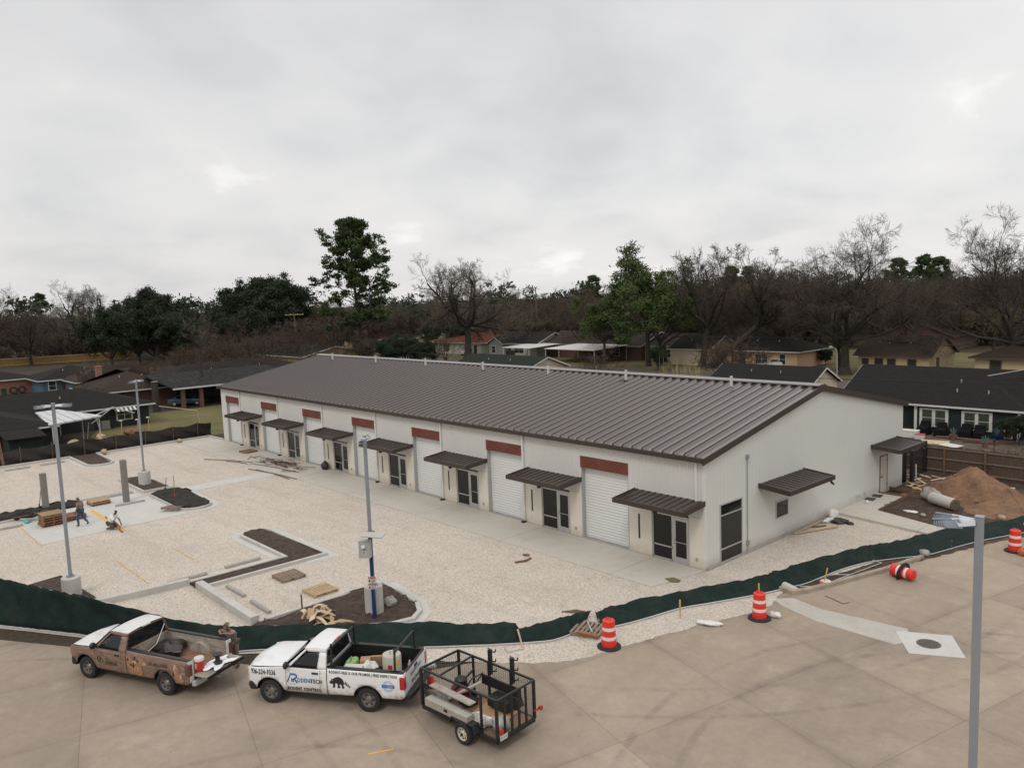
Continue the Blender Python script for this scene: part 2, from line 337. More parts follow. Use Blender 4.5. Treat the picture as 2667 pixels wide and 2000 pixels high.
cur = mx(mulf(rng_(noise(2.3, 9, .75), .66, .72), .5), cur, (.22, .19, .155)); L.new(cur, b.inputs['Base Color'])
m_newc = ground_mat('pale_new_concrete', (.50, .485, .455), (.47, .455, .425), (.43, .41, .375), .5, 1.6, 10, .07, .1, .8)[0]
m_patch = ground_mat('trench_concrete', (.43, .40, .355), (.40, .37, .325), (.34, .305, .26), .5, 1.2, 9, .07, .1, .8)[0]
m_kerbo = mat('old_kerb', (.30, .25, .19), .9, var=.25, scale=2, stain=(.16, .13, .10), sscale=1.5)
m_ground = ground_mat('winter_ground', (.060, .047, .030), (.045, .036, .024), (.032, .025, .018), .05, .3, 4, .4, .5)[0]
m_grass = ground_mat('winter_lawn', (.155, .120, .050), (.090, .092, .030), (.115, .085, .048), .22, .9, 12, .3, .5)[0]
m_asphalt = ground_mat('street_asphalt', (.11, .095, .085), (.10, .085, .075), (.13, .11, .095), .1, .8, 6, .1, .1)[0]
m_dirt = ground_mat('site_dirt', (.075, .05, .032), (.045, .031, .022), (.16, .115, .075), .5, 1.4, 7, .4, .8)[0]
m_dirt2 = ground_mat('backyard_dirt', (.12, .095, .065), (.085, .062, .042), (.16, .125, .085), .35, 1.3, 7, .35, .6)[0]

def jag(pts, step=.5, amp=.12, seed=1, closed=False):
    rd = random.Random(seed); o = []
    for a, b_ in zip(pts, pts[1:]+([pts[0]] if closed else [])):
        d = math.hypot(b_[0]-a[0], b_[1]-a[1]); n_ = max(1, int(d/step)); nx, ny = -(b_[1]-a[1])/d, (b_[0]-a[0])/d
        for i in range(n_):
            t_ = i/n_; k = rd.uniform(-amp, amp) if i else 0
            o.append((a[0]+(b_[0]-a[0])*t_+nx*k, a[1]+(b_[1]-a[1])*t_+ny*k))
    if not closed: o.append(pts[-1])
    return o
def struct(name, poly, z, m):
    b_ = MB(); b_.sheet(poly, z); return tag(b_.build(name, m), kind='structure')
struct('ground', [(-1500, -1500), (1500, -1500), (1500, 1500), (-1500, 1500)], -.03, m_ground)
struct('road', [(-24, -40), (40, -60), (40, 40), (7.5, 40), (6.4, 20), (9.2, 15.6), (8.0, 13), (6.2, 9), (5.2, 6), (3.8, -.6), (3.6, -4), (-2, -16), (-20, -27.5), (-24, -30)], -.014, m_road)
redge = jag([(-4, -15.2), (-2.63, -14.4), (-2.1, -14.25), (-.52, -13.0), (.98, -11.7), (1.75, -10.7), (2.31, -8.9), (2.8, -6.8), (3.15, -5.5), (3.65, -4), (4.05, -2.8), (4.25, -1.6), (4.05, -.9), (3.76, .17)], .25, .07, 3)
struct('gravel_lot', [(-57.6, -.05), (-57.5, -18.2), (-57.2, -40), (-24, -30), (-20, -26.4), (-16.2, -24.0), (-13.9, -22.65), (-7.9, -19.1), (-5.6, -16.6)]+redge+[(4.0, 1.6), (4.6, 4), (5.1, 6.4), (5.6, 9), (5.25, 11.7), (0, 12.45), (0, 0), (-54, 0)], -.006, m_gravel)
struct('soil_strip', jag([(3.72, .35), (4.35, .2), (4.75, 1.4), (5.75, 5.3), (6.6, 8.2), (8.0, 12.6), (8.9, 15), (8.4, 15.4), (7.0, 12), (5.6, 9), (5.1, 6.4), (4.6, 4), (4.0, 1.6)], .3, .06, 5, True), -.002, m_dirt)
struct('dirt_yard', [(1.4, 13.6), (5.6, 12.9), (6.5, 12.0), (8.4, 15.4), (9.5, 20), (9, 25.4), (-1, 26), (-1, 19.4), (1.4, 19.4)], .0, m_dirt)
b_ = MB(); b_.prism([(-57.6, -3.5), (-37.3, -3.45), (-.55, -3.25), (-.08, -.6), (0, 0), (-57.6, 0)], -.05, .03); tag(b_.build('pavement', m_walk), kind='structure')
b_ = MB(); b_.prism([(0, 12.43), (5.22, 11.64), (5.55, 13.0), (1.6, 14.2), (1.47, 17.9), (0, 17.9)], -.05, .12); tag(b_.build('side_path', m_walk), kind='structure')
b_ = MB()
for p, q in (((1.66, 14.2), (1.53, 19.5)), ((0, 17.95), (1.5, 17.95)), ((0, 19.55), (1.5, 19.55))): b_.bar((*p, .1), (*q, .1), .05, .2)
tag(b_.build('path_formwork', m_woodd), 'wooden form boards round the unpoured path by the side door', 'formwork')
struct('concrete_pad', [(-37.4, -20.75), (-29.4, -20.75), (-29.7, -12.6), (-36.5, -12.5), (-38.4, -13.2), (-38.4, -14.8), (-37.3, -16.6)], .004, m_newc)
struct('concrete_crossing', [(-37.3, -10.4), (-35.7, -10.4), (-35.6, -3.45), (-37.3, -3.45)], .002, m_newc)
struct('pale_trench_patch', jag([(3.85, -.95), (4.45, -.3), (5.9, -.62), (9.0, -.25), (9.5, -1.3), (9.2, -1.9), (6.2, -1.85), (4.6, -1.35)], .5, .025, 8, True), -.008, m_patch)
b_ = MB(); b_.prism([(8.75, -.74), (10.37, .20), (11.35, -1.35), (9.84, -2.25)], -.03, .002)
tag(b_.build('manhole_slab', m_newc), kind='structure')
t_ = thing('manhole_cover', 'round dark iron manhole cover set in the pale square slab', 'manhole cover', (10.04, -1.06, .004))
b_ = MB(); b_.lathe([(.33, 0), (.33, .008), (.0, .012)], 24, cap=False); b_.build('cover_plate', mat('cast_iron', (.07, .055, .045), .7, var=.5, scale=12), t_)
b_ = MB(); b_.lathe([(.40, 0), (.40, .006), (.335, .006), (.335, 0)], 24, cap=False); b_.build('rim', mat('rusty_rim', (.11, .09, .075), .8, var=.3), t_)
# street, lawns, back yards
struct('street', [(-260, 64), (80, 64), (80, 72.5), (-260, 72.5)], -.018, m_asphalt)
struct('cross_street', [(-112, -60), (-105, -60), (-105, 64), (-112, 64)], -.016, m_asphalt)
struct('front_lawn', [(-230, 73), (60, 73), (60, 120), (-230, 120)], -.022, m_grass)
struct('yard_lawn', [(-82, -2), (-82, 12), (-60, 12), (-58.6, .6), (-59.2, -8), (-68.6, -8.3)], -.012, m_grass)
struct('brick_house_lawn', [(-127, -30), (-113, -30), (-113, 4), (-127, 4)], -.012, mat('green_lawn', (.06, .085, .02), .95, var=.4, scale=8))
struct('back_yard', [(-9, 26.2), (14, 25.9), (14, 44), (-9, 44)], -.012, m_dirt2)
struct('rear_strip', [(-60, 21.3), (-1, 21.3), (-1, 26.2), (-60, 26.2)], -.016, m_dirt2)

# ------------------------------------------------------------------ kerbs, planting beds
def arc(cx, cy, r, a0, a1, n_=8): return [(cx+r*math.cos(R(a0+(a1-a0)*i/n_)), cy+r*math.sin(R(a0+(a1-a0)*i/n_))) for i in range(n_+1)]
def offset(path, d, closed):
    n_ = len(path); o = []
    for i in range(n_):
        p = Vector(path[i]); a = Vector(path[(i-1) % n_]) if (i or closed) else None; c = Vector(path[(i+1) % n_]) if (i < n_-1 or closed) else None
        ds = [x for x in ((p-a).normalized() if a is not None else None, (c-p).normalized() if c is not None else None) if x is not None]
        nn = [Vector((-x.y, x.x)) for x in ds]
        if len(nn) == 2:
            m_ = (nn[0]+nn[1]); m_ = m_.normalized(); k = min(1/max(.35, m_.dot(nn[0])), 2); o.append(p+m_*d*k)
        else: o.append(p+nn[0]*d)
    return [(q.x, q.y) for q in o]
def kerb_mesh(path, w=.15, h=.15, closed=False, z=0.0):
    a, c = offset(path, w/2, closed), offset(path, -w/2, closed); n_ = len(path); v = []
    for (x0, y0), (x1, y1) in zip(a, c):
        mx_, my_ = (x1-x0)*.12, (y1-y0)*.12
        v += [(x0, y0, z-.05), (x0, y0, z+h-.02), (x0+mx_, y0+my_, z+h), (x1-mx_, y1-my_, z+h), (x1, y1, z+h-.02), (x1, y1, z-.05)]
    f = []
    for i in range(n_ if closed else n_-1):
        j = (i+1) % n_
        f += [(i*6+k, j*6+k, j*6+k+1, i*6+k+1) for k in range(5)]
    if not closed: f += [tuple(range(6)), tuple((n_-1)*6+k for k in range(6))[::-1]]
    return v, f
def kerb(path, **k):
    v, f = kerb_mesh(path, **k); return tag(mesh_obj('kerb', v, f, m_conc), kind='structure')
def soil(poly, h=.10, name='planting_soil', m=None, bumpz=.06, seed=0):
    """triangulated bed with a lumpy surface"""
    xs = [p[0] for p in poly]; ys = [p[1] for p in poly]; pts = [Vector(p) for p in poly]; rd = random.Random(seed)
    inside = []
    x = min(xs)
    while x < max(xs):
        y = min(ys)
        while y < max(ys):
            inside.append(Vector((x+rd.uniform(-.08, .08), y+rd.uniform(-.08, .08)))); y += .28
        x += .28
    n_ = len(pts); r = delaunay_2d_cdt(pts+inside, [], [list(range(n_))], 1, 1e-5)
    v = [(p.x, p.y, h+(rd.uniform(-1, 1)*bumpz)) for p in r[0]]
    return tag(mesh_obj(name, v, [tuple(q) for q in r[2]], m or m_soil, smooth=True, ang=80), kind='structure')
def apron(path, closed, w=.42):
    b2 = offset(path, w, closed); c2 = path; n_ = len(path); v = [(x, y, .002) for x, y in c2]+[(x, y, .002) for x, y in b2]
    f = [(i, (i+1) % n_, (i+1) % n_+n_, i+n_) for i in range(n_ if closed else n_-1)]
    return tag(mesh_obj('gutter_apron', v, f, m_newc), kind='structure')
kerb([(-57.45, -40), (-57.45, -12.75), (-52.4, -12.7)]+arc(-52.2, -11.68, 1.03, -90, 60, 8)+[(-52.6, -10.6), (-57.35, -10.55), (-57.75, -3.3), (-57.85, -.2), (-54.6, -.05)], w=.18, h=.16)
soil([(-57.4, -12.6), (-52.3, -12.6)]+arc(-52.2, -11.68, .93, -80, 60, 6)+[(-57.3, -10.65)], seed=1)
apron([(-57.3, -12.85), (-52.4, -12.8)]+arc(-52.2, -11.68, 1.13, -90, 60, 8)+[(-52.6, -10.5)], False, -.4)
kb = [(-43.6, -12.6), (-37.9, -12.6), (-37.9, -10.7), (-43.6, -10.9)]; kerb(kb, closed=True); soil(kb, seed=2)
kc = [(-36.5, -12.62), (-31.2, -12.62)]+arc(-31.2, -11.6, 1.02, -90, 90, 10)+[(-36.5, -10.5)]; kerb(kc, closed=True); soil(kc, .2, bumpz=.12, seed=3, m=m_soilb); apron(offset(kc, -.09, True), True, -.42)
kd = [(-15.65, -10.75), (-15.65, -17.2), (-16.45, -17.2), (-16.78, -12.42), (-21.7, -12.42)]+arc(-21.75, -11.6, .84, 270, 90, 10)[1:]
kerb([(-16.55, -17.4), (-16.62, -12.42), (-21.7, -12.42)]+arc(-21.75, -11.6, .84, 270, 90, 10)[1:]+[(-15.5, -10.76), (-15.5, -17.2)], w=.17)
soil([(-15.6, -10.85), (-15.6, -17.3), (-16.5, -17.3), (-16.55, -12.33), (-21.7, -12.33)]+arc(-21.75, -11.6, .75, 270, 90, 10)[1:], seed=4)
apron([(-16.8, -15), (-16.8, -12.5), (-21.7, -12.52)]+arc(-21.75, -11.6, .94, 270, 90, 10)[1:]+[(-15.4, -10.66), (-15.4, -12)], False, .42)
kerb([(-16.55, -17.3), (-17.1, -22.6)], w=.3, h=.3)
kerb([(-15.7, -17.12), (-9.75, -17.12)], w=.36, h=.34)
ke = [(-9.7, -17.0), (-9.72, -11.05), (-8.1, -11.15), (-6.7, -11.35), (-5.75, -11.85), (-5.3, -12.5), (-5.5, -13.4), (-6.2, -14.4)]
kerb(ke, w=.2); soil(ke+[(-8.2, -16.6), (-9.6, -17.4)], .09, bumpz=.09, seed=5); apron([(-9.6, -10.95)]+ke[2:7], False, .45)
soil([(-22.4, -22.8), (-22.5, -21.3), (-21.1, -21.2), (-18.0, -20.9), (-17.4, -22.8), (-18.5, -23.8)], .07, seed=6)
soil([(-38.9, -22.2), (-38.9, -17.2), (-38.5, -16.7), (-37.3, -16.9), (-37.3, -20.6), (-36.5, -22.2)], .18, m=m_soilb, bumpz=.14, seed=7)
kerb([(-39.05, -22.5), (-39.0, -13.2)], w=.15, h=.1); kerb([(-36.5, -22.5), (-36.8, -20.4)], w=.15, h=.12)
kn = [(3.62, .15), (4.2, .12)]+[(4.5, .6), (4.85, 1.7), (5.85, 5.35), (6.35, 8.0)]; v, f = kerb_mesh(kn, w=.2, h=.16); tag(mesh_obj('kerb', v, f, m_kerbo), kind='structure')
b_ = MB(); b_.tube([(3.55, .62, .03), (4.3, .32, .03)], .17, 14); tag(b_.build('kerb_nose', m_conc, smooth=True), kind='structure')

# painted / taped layout marks
b_ = MB(); b_.box((-32.1, -16.62, .009), (6.7, .26, .004)); tag(b_.build('yellow_parking_line', m_yellow), 'fresh yellow parking line painted across the pale concrete pad', 'painted line')
def dashes(x0, x1, y, label):
    b2 = MB(); x = x0
    while x < x1: b2.box((x, y+U(-.03, .03), .008), (.16, .07, .01)); x += .32
    tag(b2.build('yellow_layout_marks', m_yellow), label, 'layout marks', 'yellow layout marks on the gravel')
dashes(-35.0, -29.1, -20.76, 'row of yellow layout dashes along the edge of the concrete pad')
dashes(-22.8, -19.3, -15.76, 'faint yellow layout dashes on gravel beyond the bare wheel stops')
dashes(-22.9, -18.4, -18.6, 'faint yellow layout dashes on gravel nearer the tall left lamp post')
b_ = MB(); b_.box((1.73, -18.55, -.008), (.72, .06, .004), R(65)); tag(b_.build('yellow_chalk_mark', m_yellow), 'short yellow spray mark on the road below the trailer', 'road mark')

# ------------------------------------------------------------------ wheel stops, columns
def stop_bm():
    b2 = MB(); n_ = 2
    pr = [(-.09, 0), (-.09, .07), (-.06, .13), (.06, .13), (.09, .07), (.09, 0)]
    v = [(y, x, z) for y in (-.915, .915) for x, z in pr]; v = [(a[1], a[0], a[2]) for a in v]
    b2.add(v, [(0,1,2,3,4,5)[::-1], (6,7,8,9,10,11)]+[(i, (i+1) % 6, (i+1) % 6+6, i+6) for i in range(6)]); return b2
s0 = tag(stop_bm().build('wheel_stop', m_concd, bevel=.01), '', 'wheel stop', 'concrete wheel stops on the gravel lot')
SP = [(-55.57, -17.07, 0, 'wheel stop along the far kerb, the nearer to the left picture edge'), (-55.7, -14.47, 0, 'wheel stop along the far kerb beside the far planting bed'),
      (-34.9, -21.5, 0, 'wheel stop by the dirt strip left of the pallet stack'), (-38.43, -14.1, 0, 'wheel stop behind the right bare concrete column'),
      (-35.28, -14.3, 0, 'wheel stop lying in front of the right bare concrete column'), (-17.5, -14.28, 0, 'wheel stop nearest the hooked planting bed in its row of three'),
      (-17.34, -17.07, 0, 'middle wheel stop in the row of three along the kerb'), (-17.25, -19.78, 0, 'wheel stop nearest the green screen in its row of three'),
      (-13.95, -16.16, 90, 'slanting wheel stop nearer the low concrete wall corner'), (-11.3, -16.2, 90, 'slanting wheel stop nearer the bed with the blue post')]
for i, (x, y, a, lb) in enumerate(SP):
    o = s0 if i == 0 else dup(s0, (0, 0, 0)); o.location = (x, y, -.004); o.rotation_euler = (0, 0, R(a)+U(-.02, .02)); o['label'] = lb
for i, (x, y, h, lb) in enumerate(((-36.17, -14.27, 2.86, 'bare grey concrete column standing behind a wheel stop on the pad'), (-37.87, -18.7, 2.5, 'bare grey concrete column rising from black soil behind stacked pallets'))):
    b_ = MB(); b_.bb(-.2, .2, -.17, .17, 0, h); o = b_.build('concrete_column', m_column, bevel=.015); o.location = (x, y, 0); tag(o, lb, 'column', 'bare concrete columns')
# ------------------------------------------------------------------ warehouse
S, NB, D, EV, PK, LEN = 7.62, 7, 21.375, 5.145, 7.30, 54.42
wh = thing('warehouse', 'long white metal warehouse with brown ribbed roof and seven roll-up doors', 'building', (-27, 10, 0))
WO = Vector((-27, 10, 0))
def wpart(mb, name, m, parent=None, **k):
    o = mb.build(name, m, parent or wh, **k)
    if parent is None: o.location = -WO
    return o
m_corr = mat('white_corrugated', (.585, .572, .535), .45, var=.03, scale=.5)
m_gable = stripes(mat('white_gable_panel', (.57, .572, .535), .45, var=.03, scale=.5), 'Y', .305, .05, (.47, .47, .44))
def splash(m, z0=.05, z1=.55, col=(.33, .27, .20)):
    """mud splashed up from the ground: a stain that belongs to the wall foot"""
    N, L = nodes(m); b = N['Principled BSDF']; t = N.new('ShaderNodeTexCoord'); s = N.new('ShaderNodeSeparateXYZ'); L.new(t.outputs['Object'], s.inputs[0])
    n = N.new('ShaderNodeTexNoise'); n.inputs['Scale'].default_value = 2.2; n.inputs['Detail'].default_value = 7; n.inputs['Roughness'].default_value = .7; L.new(t.outputs['Object'], n.inputs['Vector'])
    a = N.new('ShaderNodeMath'); a.operation = 'MULTIPLY_ADD'; L.new(n.outputs['Fac'], a.inputs[0]); a.inputs[1].default_value = -.9; L.new(s.outputs['Z'], a.inputs[2])
    r = N.new('ShaderNodeMapRange'); r.inputs['From Min'].default_value = -.55; r.inputs['From Max'].default_value = z1-.35; r.inputs['To Min'].default_value = .7; r.inputs['To Max'].default_value = 0; L.new(a.outputs[0], r.inputs[0])
    x = N.new('ShaderNodeMixRGB'); L.new(r.outputs[0], x.inputs[0]); L.new(b.inputs['Base Color'].links[0].from_socket, x.inputs[1]); x.inputs[2].default_value = (*col, 1); L.new(x.outputs[0], b.inputs['Base Color'])
splash(m_gable); splash(m_cream); splash(m_white)
# front wall: upper corrugated skin, cream piers below
cor = MB(); pier = MB(); slot = []
def corr(x0, x1, z0, z1):
    p = .15; x = x0; pts = []
    while x < x1-1e-4:
        for dx, dy in ((0, 0), (.05, 0), (.065, -.022), (.115, -.022), (.13, 0)):
            if x+dx < x1: pts.append((x+dx, dy-.005))
        x += p
    pts.append((x1, -.005)); k = len(pts)
    cor.add([(a, c, z) for z in (z0, z1) for a, c in pts], [(i, i+1, k+i+1, k+i) for i in range(k-1)])
for k in range(NB):
    o = -(NB-1-k)*S
    corr(o-4.45, o, 2.40, EV); corr(o-7.63 if k == 0 else o-7.62, o-4.45, 4.40, EV)
    pq = MB(); pq.bb(o-4.42, o-3.03, -.04, .2, 0, 2.40); wpart(pq, 'pier', m_cream, bevel=.01); pq = MB(); pq.bb(o-.86, o-.002, -.04, .2, 0, 2.40); wpart(pq, 'pier', m_cream, bevel=.01)
    if k: pass
corr(-LEN, -6*S-7.63, 0.0, EV)
wpart(cor, 'front_wall', m_corr)
g = MB(); g.add([(-.06, 0, 0), (-.06, D, 0), (-.06, D, EV), (-.06, D/2, PK-.05), (-.06, 0, EV), (0, 0, 0), (0, D, 0), (0, D, EV), (0, D/2, PK-.05), (0, 0, EV)],
  [(0, 1, 2, 3, 4)[::-1], (5, 6, 7, 8, 9), (0, 1, 6, 5), (1, 2, 7, 6), (2, 3, 8, 7), (3, 4, 9, 8), (4, 0, 5, 9)])
wpart(g, 'gable_wall', m_gable)
g = MB(); g.add([(-LEN, 0, 0), (-LEN, D, 0), (-LEN, D, EV), (-LEN, D/2, PK-.05), (-LEN, 0, EV)], [(0, 4, 3, 2, 1)]); g.bb(-LEN, -.06, D-.1, D, 0, EV)
wpart(g, 'rear_wall', m_white)
g = MB(); g.bb(-LEN+.05, -.1, .42, .5, 0, EV); wpart(g, 'inner_wall', mat('interior_dark', (.03, .028, .026), .9))
g = MB(); g.bb(-.1, .012, -.052, .0, 0, EV); g.bb(-LEN-.01, -LEN+.1, -.03, .0, 0, EV); g.bb(-.07, .012, 0, .06, 0.02, EV); wpart(g, 'corner_trim', m_white)
g = MB(); g.bb(-LEN, .03, -.06, D, -.05, .05); wpart(g, 'foundation', m_concd)
# roof
roof = MB(); sl = (PK-EV-.06)/(D/2)
def zr(y): return EV+.06+sl*(y if y <= D/2 else D-y)
X0, X1 = -LEN-.12, .14
for y0, y1 in ((-.22, D/2), (D/2, D+.22)):
    v = [(x, y, zr(y)+dz) for dz in (0, .07) for x, y in ((X0, y0), (X1, y0), (X1, y1), (X0, y1))]
    roof.add(v, [(0, 3, 2, 1), (4, 5, 6, 7), (0, 1, 5, 4), (1, 2, 6, 5), (2, 3, 7, 6), (3, 0, 4, 7)])
x = X1-.45; seam_shadow = MB()
while x > X0+.1:
    for y0, y1 in ((-.24, D/2-.22), (D+.24, D/2+.22)):
        a, c = zr(y0)+.07, zr(y1)+.07
        pr = [(-.11, 0), (-.03, .11), (.03, .11), (.135, 0)]
        v = [(x+p, y, zz+h) for y, zz in ((y0, a), (y1, c)) for p, h in pr]
        roof.add(v, [(0, 1, 2, 3), (7, 6, 5, 4), (0, 4, 5, 1), (1, 5, 6, 2), (2, 6, 7, 3)])
    for y0, y1 in ((-.24, D/2-.22), (D+.24, D/2+.22)): seam_shadow.bar((x-.02, y0, zr(y0)+.19), (x-.02, y1, zr(y1)+.19), .05, .03)
    x -= .61
rf_ = wpart(roof, 'roof', m_roof); wpart(seam_shadow, 'roof_seam_shadow', mat('dark_seam_and_shade', (.020, .014, .011), .6), rf_)  # bar on each rib: seam cap coloured dark to paint in its shadow line
rc = MB(); zt = zr(D/2)+.07
v = [(x, D/2+dy, zt+dz) for x in (X0, X1) for dy, dz in ((-.42, .02), (-.40, .075), (-.12, .135), (0, .10), (.12, .135), (.40, .075), (.42, .02))]
rc.add(v, [(i, i+1, i+8, i+7) for i in range(6)]+[(0, 1, 2, 3, 4, 5, 6)[::-1], (7, 8, 9, 10, 11, 12, 13)]); wpart(rc, 'ridge_cap', m_roof)
tr = MB(); tr.bb(X0, X1, -.36, -.20, EV-.09, EV+.13)
for xx in (X1-.02, X0-.04):
    for y0, y1 in ((-.36, D/2), (D+.36, D/2)):
        v = [(xx+dx, y, zr(y)+dz) for y in (y0, y1) for dx, dz in ((0, -.18), (.06, -.18), (.06, .13), (0, .13))]
        tr.add(v, [(0, 1, 2, 3), (7, 6, 5, 4), (0, 4, 5, 1), (1, 5, 6, 2), (2, 6, 7, 3), (3, 7, 4, 0)])
wpart(tr, 'eave_trim', m_brown)
vents = [-49.5, -41.7, -34.0, -26.5, -19.35, -12.3, -4.6]
for x in vents:
    v = MB(); z0 = zr(9.35)+.05; v.bb(x-.06, x+.06, 9.29, 9.41, z0, z0+.72); o = wpart(v, 'vent_pipe', m_trim)
    f = MB(); f.bb(x-.11, x+.11, 9.24, 9.46, z0-.02, z0+.08); wpart(f, 'flashing', m_black, o)
# per bay
m_slat = stripes(mat('white_roll_door', (.64, .64, .62), .45, var=.03), 'Z', .076, .22, (.50, .50, .485))
for k in range(NB):
    o = -(NB-1-k)*S; xl, xr = o-7.63, o-4.45
    d = MB(); n_ = 50
    v = []; f = []
    for i in range(n_+1):
        z = .03+(3.77)*i/n_; y = .24+(.012 if i % 2 else -.006); v += [(xl+.06, y, z), (xr-.04, y, z)]
    d.add(v, [(2*i, 2*i+1, 2*i+3, 2*i+2) for i in range(n_)]); dr = wpart(d, 'roll_door', m_slat)
    e_ = MB(); e_.bb(xl+.06, xr-.04, .20, .26, 0, .05); wpart(e_, 'bottom_rail', m_black, dr)
    j = MB(); j.bb(xl, xl+.06, 0, .42, 0, 3.8); j.bb(xr-.045, xr, 0, .42, 0, 3.8); j.bb(xl+.06, xr-.045, 0, .42, 3.8, 3.86); wpart(j, 'door_jamb', mat('jamb_grey%d' % k, (.33, .35, .34), .6) if k == 0 else bpy.data.materials['jamb_grey0'])
    # red plank sign band, herringbone boards running to the middle
    p = MB(); p.bb(xl, xr, -.05, .02, 3.80, 4.40); sb = wpart(p, 'plank_panel', m_redwood)
    q = MB(); xm = (xl+xr)/2
    for i in range(-4, 14):
        for s in (-1, 1):
            a = .12*i; t0 = s*(a+.0); 
            x0_, x1_ = s*(i*.24-.6), s*(i*.24-.6+.6)
            if 0 < abs(x0_) < 1.55 and 0 < abs(x1_) < 1.55 and x0_*s > 0: q.bar((xm+x0_, -.052, 3.82), (xm+x1_, -.052, 4.38), .018, .008, up=(0, 1, 0))
    wpart(q, 'plank_seam', mat('dark_seam_and_shade%d' % k, (.045, .012, .01), .8) if k == 0 else bpy.data.materials['dark_seam_and_shade0'], sb)
    # storefront
    fr = MB(); sx0, sx1, sm = o-3.03, o-.86, o-1.85
    for a, c, z0, z1 in ((sx0, sx0+.06, 0, 2.98), (sx1-.06, sx1, 0, 2.98), (sm-.05, sm+.05, 0, 2.2), (sx0, sx1, 2.2, 2.28), (sx0, sx1, 2.92, 2.98), (sx0, sm, 0, .1), (sx0, sm, .66, .72)): fr.bb(a, c, .03, .11, z0, z1)
    sf = wpart(fr, 'storefront', m_alu)
    gl = MB(); gl.bb(sx0+.05, sm-.04, .06, .08, .08, 2.2); gl.bb(sx0+.05, sx1-.05, .06, .08, 2.27, 2.93); wpart(gl, 'window_pane', m_glass, sf)
    dl = MB(); a, c = sm+.055, sx1-.065
    for x0_, x1_, z0, z1 in ((a, a+.13, .01, 2.19), (c-.13, c, .01, 2.19), (a+.13, c-.13, .01, .3), (a+.13, c-.13, 2.05, 2.19), (a+.13, c-.13, 1.0, 1.03)): dl.bb(x0_, x1_, .025, .075, z0, z1)
    dl.bar((a+.07, -.03, .9), (a+.07, -.03, 1.2), .025); gd = wpart(dl, 'glass_door', m_alu)
    dg = MB(); dg.bb(a+.12, c-.12, .04, .06, .29, 2.06); wpart(dg, 'door_pane', m_glass, gd)
    w_ = MB(); w_.bb(o-3.83, o-3.74, -.06, -.03, .78, 2.0); wpart(w_, 'slot_window', m_black)
    n2 = MB(); n2.bb(o-.50, o-.38, -.075, -.04, .38, .52); wpart(n2, 'outlet_box', m_concd)
    # head wall above storefront line + canopy
    c_ = MB(); cx0, cx1 = o-4.0, o+.02; yb, yf = -.03, -1.66
    v = [(cx, y, z+dz) for dz in (-.1, 0) for cx, y, z in ((cx0, yb, 3.22), (cx1, yb, 3.22), (cx1, yf, 3.06), (cx0, yf, 3.06))]
    c_.add(v, [(0, 1, 2, 3)[::-1][::-1], (7, 6, 5, 4)[::-1], (0, 4, 5, 1), (1, 5, 6, 2), (2, 6, 7, 3), (3, 7, 4, 0)])
    n3 = 11
    for i in range(n3):
        xx = cx0+.16+(cx1-cx0-.32)*i/(n3-1); c_.bar((xx, yb-.02, 3.235), (xx, yf+.06, 3.07), .05, .035)
    can = wpart(c_, 'canopy', m_roof if False else m_brown)
    fa = MB(); fa.bb(cx0-.03, cx1+.03, yf-.07, yf+.03, 2.88, 3.11)
    for xx in (cx0-.03, cx1-.02):
        v = [(xx+dx, y, z+dz) for y, z in ((yb, 3.22), (yf+.03, 3.06)) for dx, dz in ((0, -.19), (.05, -.19), (.05, .05), (0, .05))]
        fa.add(v, [(0, 1, 2, 3), (7, 6, 5, 4), (0, 4, 5, 1), (1, 5, 6, 2), (2, 6, 7, 3), (3, 7, 4, 0)])
    wpart(fa, 'fascia', m_brown, can)
    lp = MB(); lp.blob((o-1.65, -1.5, 2.78), (.2, .26, .2), 3, .1); lp.bar((o-1.65, -1.5, 2.9), (o-1.65, -1.4, 2.8), .05); wpart(lp, 'downlight', m_black, can)
    if k < NB-1:
        ds = MB(); ds.bb(xr+.0+.01, xr+.13, -.13, -.025, .06, EV-.05); dso = wpart(ds, 'downspout', m_white)
        bt = MB(); bt.bb(xr-.02, xr+.16, -.30, -.05, .03, .13); wpart(bt, 'outlet', m_black, dso)
    else:
        ds = MB(); ds.bb(-.46, -.33, -.14, -.025, 3.22, EV-.05); wpart(ds, 'downspout', m_white)
# gable side features
fr = MB()
for y0, y1, z0, z1 in ((1.14, 1.21, .04, 2.86), (2.95, 3.02, .04, 2.86), (1.21, 2.95, 2.79, 2.86), (1.21, 2.95, .04, .11), (1.21, 2.95, 2.27, 2.33), (1.21, 2.95, .67, .73)): fr.bb(-.05, .035, y0, y1, z0, z1)
sf = wpart(fr, 'side_window', m_alu); gl = MB(); gl.bb(-.02, .012, 1.2, 2.96, .1, 2.8); wpart(gl, 'window_pane', m_glass, sf)
fr = MB()
for y0, y1, z0, z1 in ((6.08, 6.14, 1.08, 1.98), (7.24, 7.30, 1.08, 1.98), (6.14, 7.24, 1.92, 1.98), (6.14, 7.24, 1.08, 1.14)): fr.bb(-.05, .035, y0, y1, z0, z1)
sf = wpart(fr, 'small_window', m_alu); gl = MB(); gl.bb(-.02, .012, 6.13, 7.25, 1.13, 1.93); wpart(gl, 'window_pane', m_glass, sf)
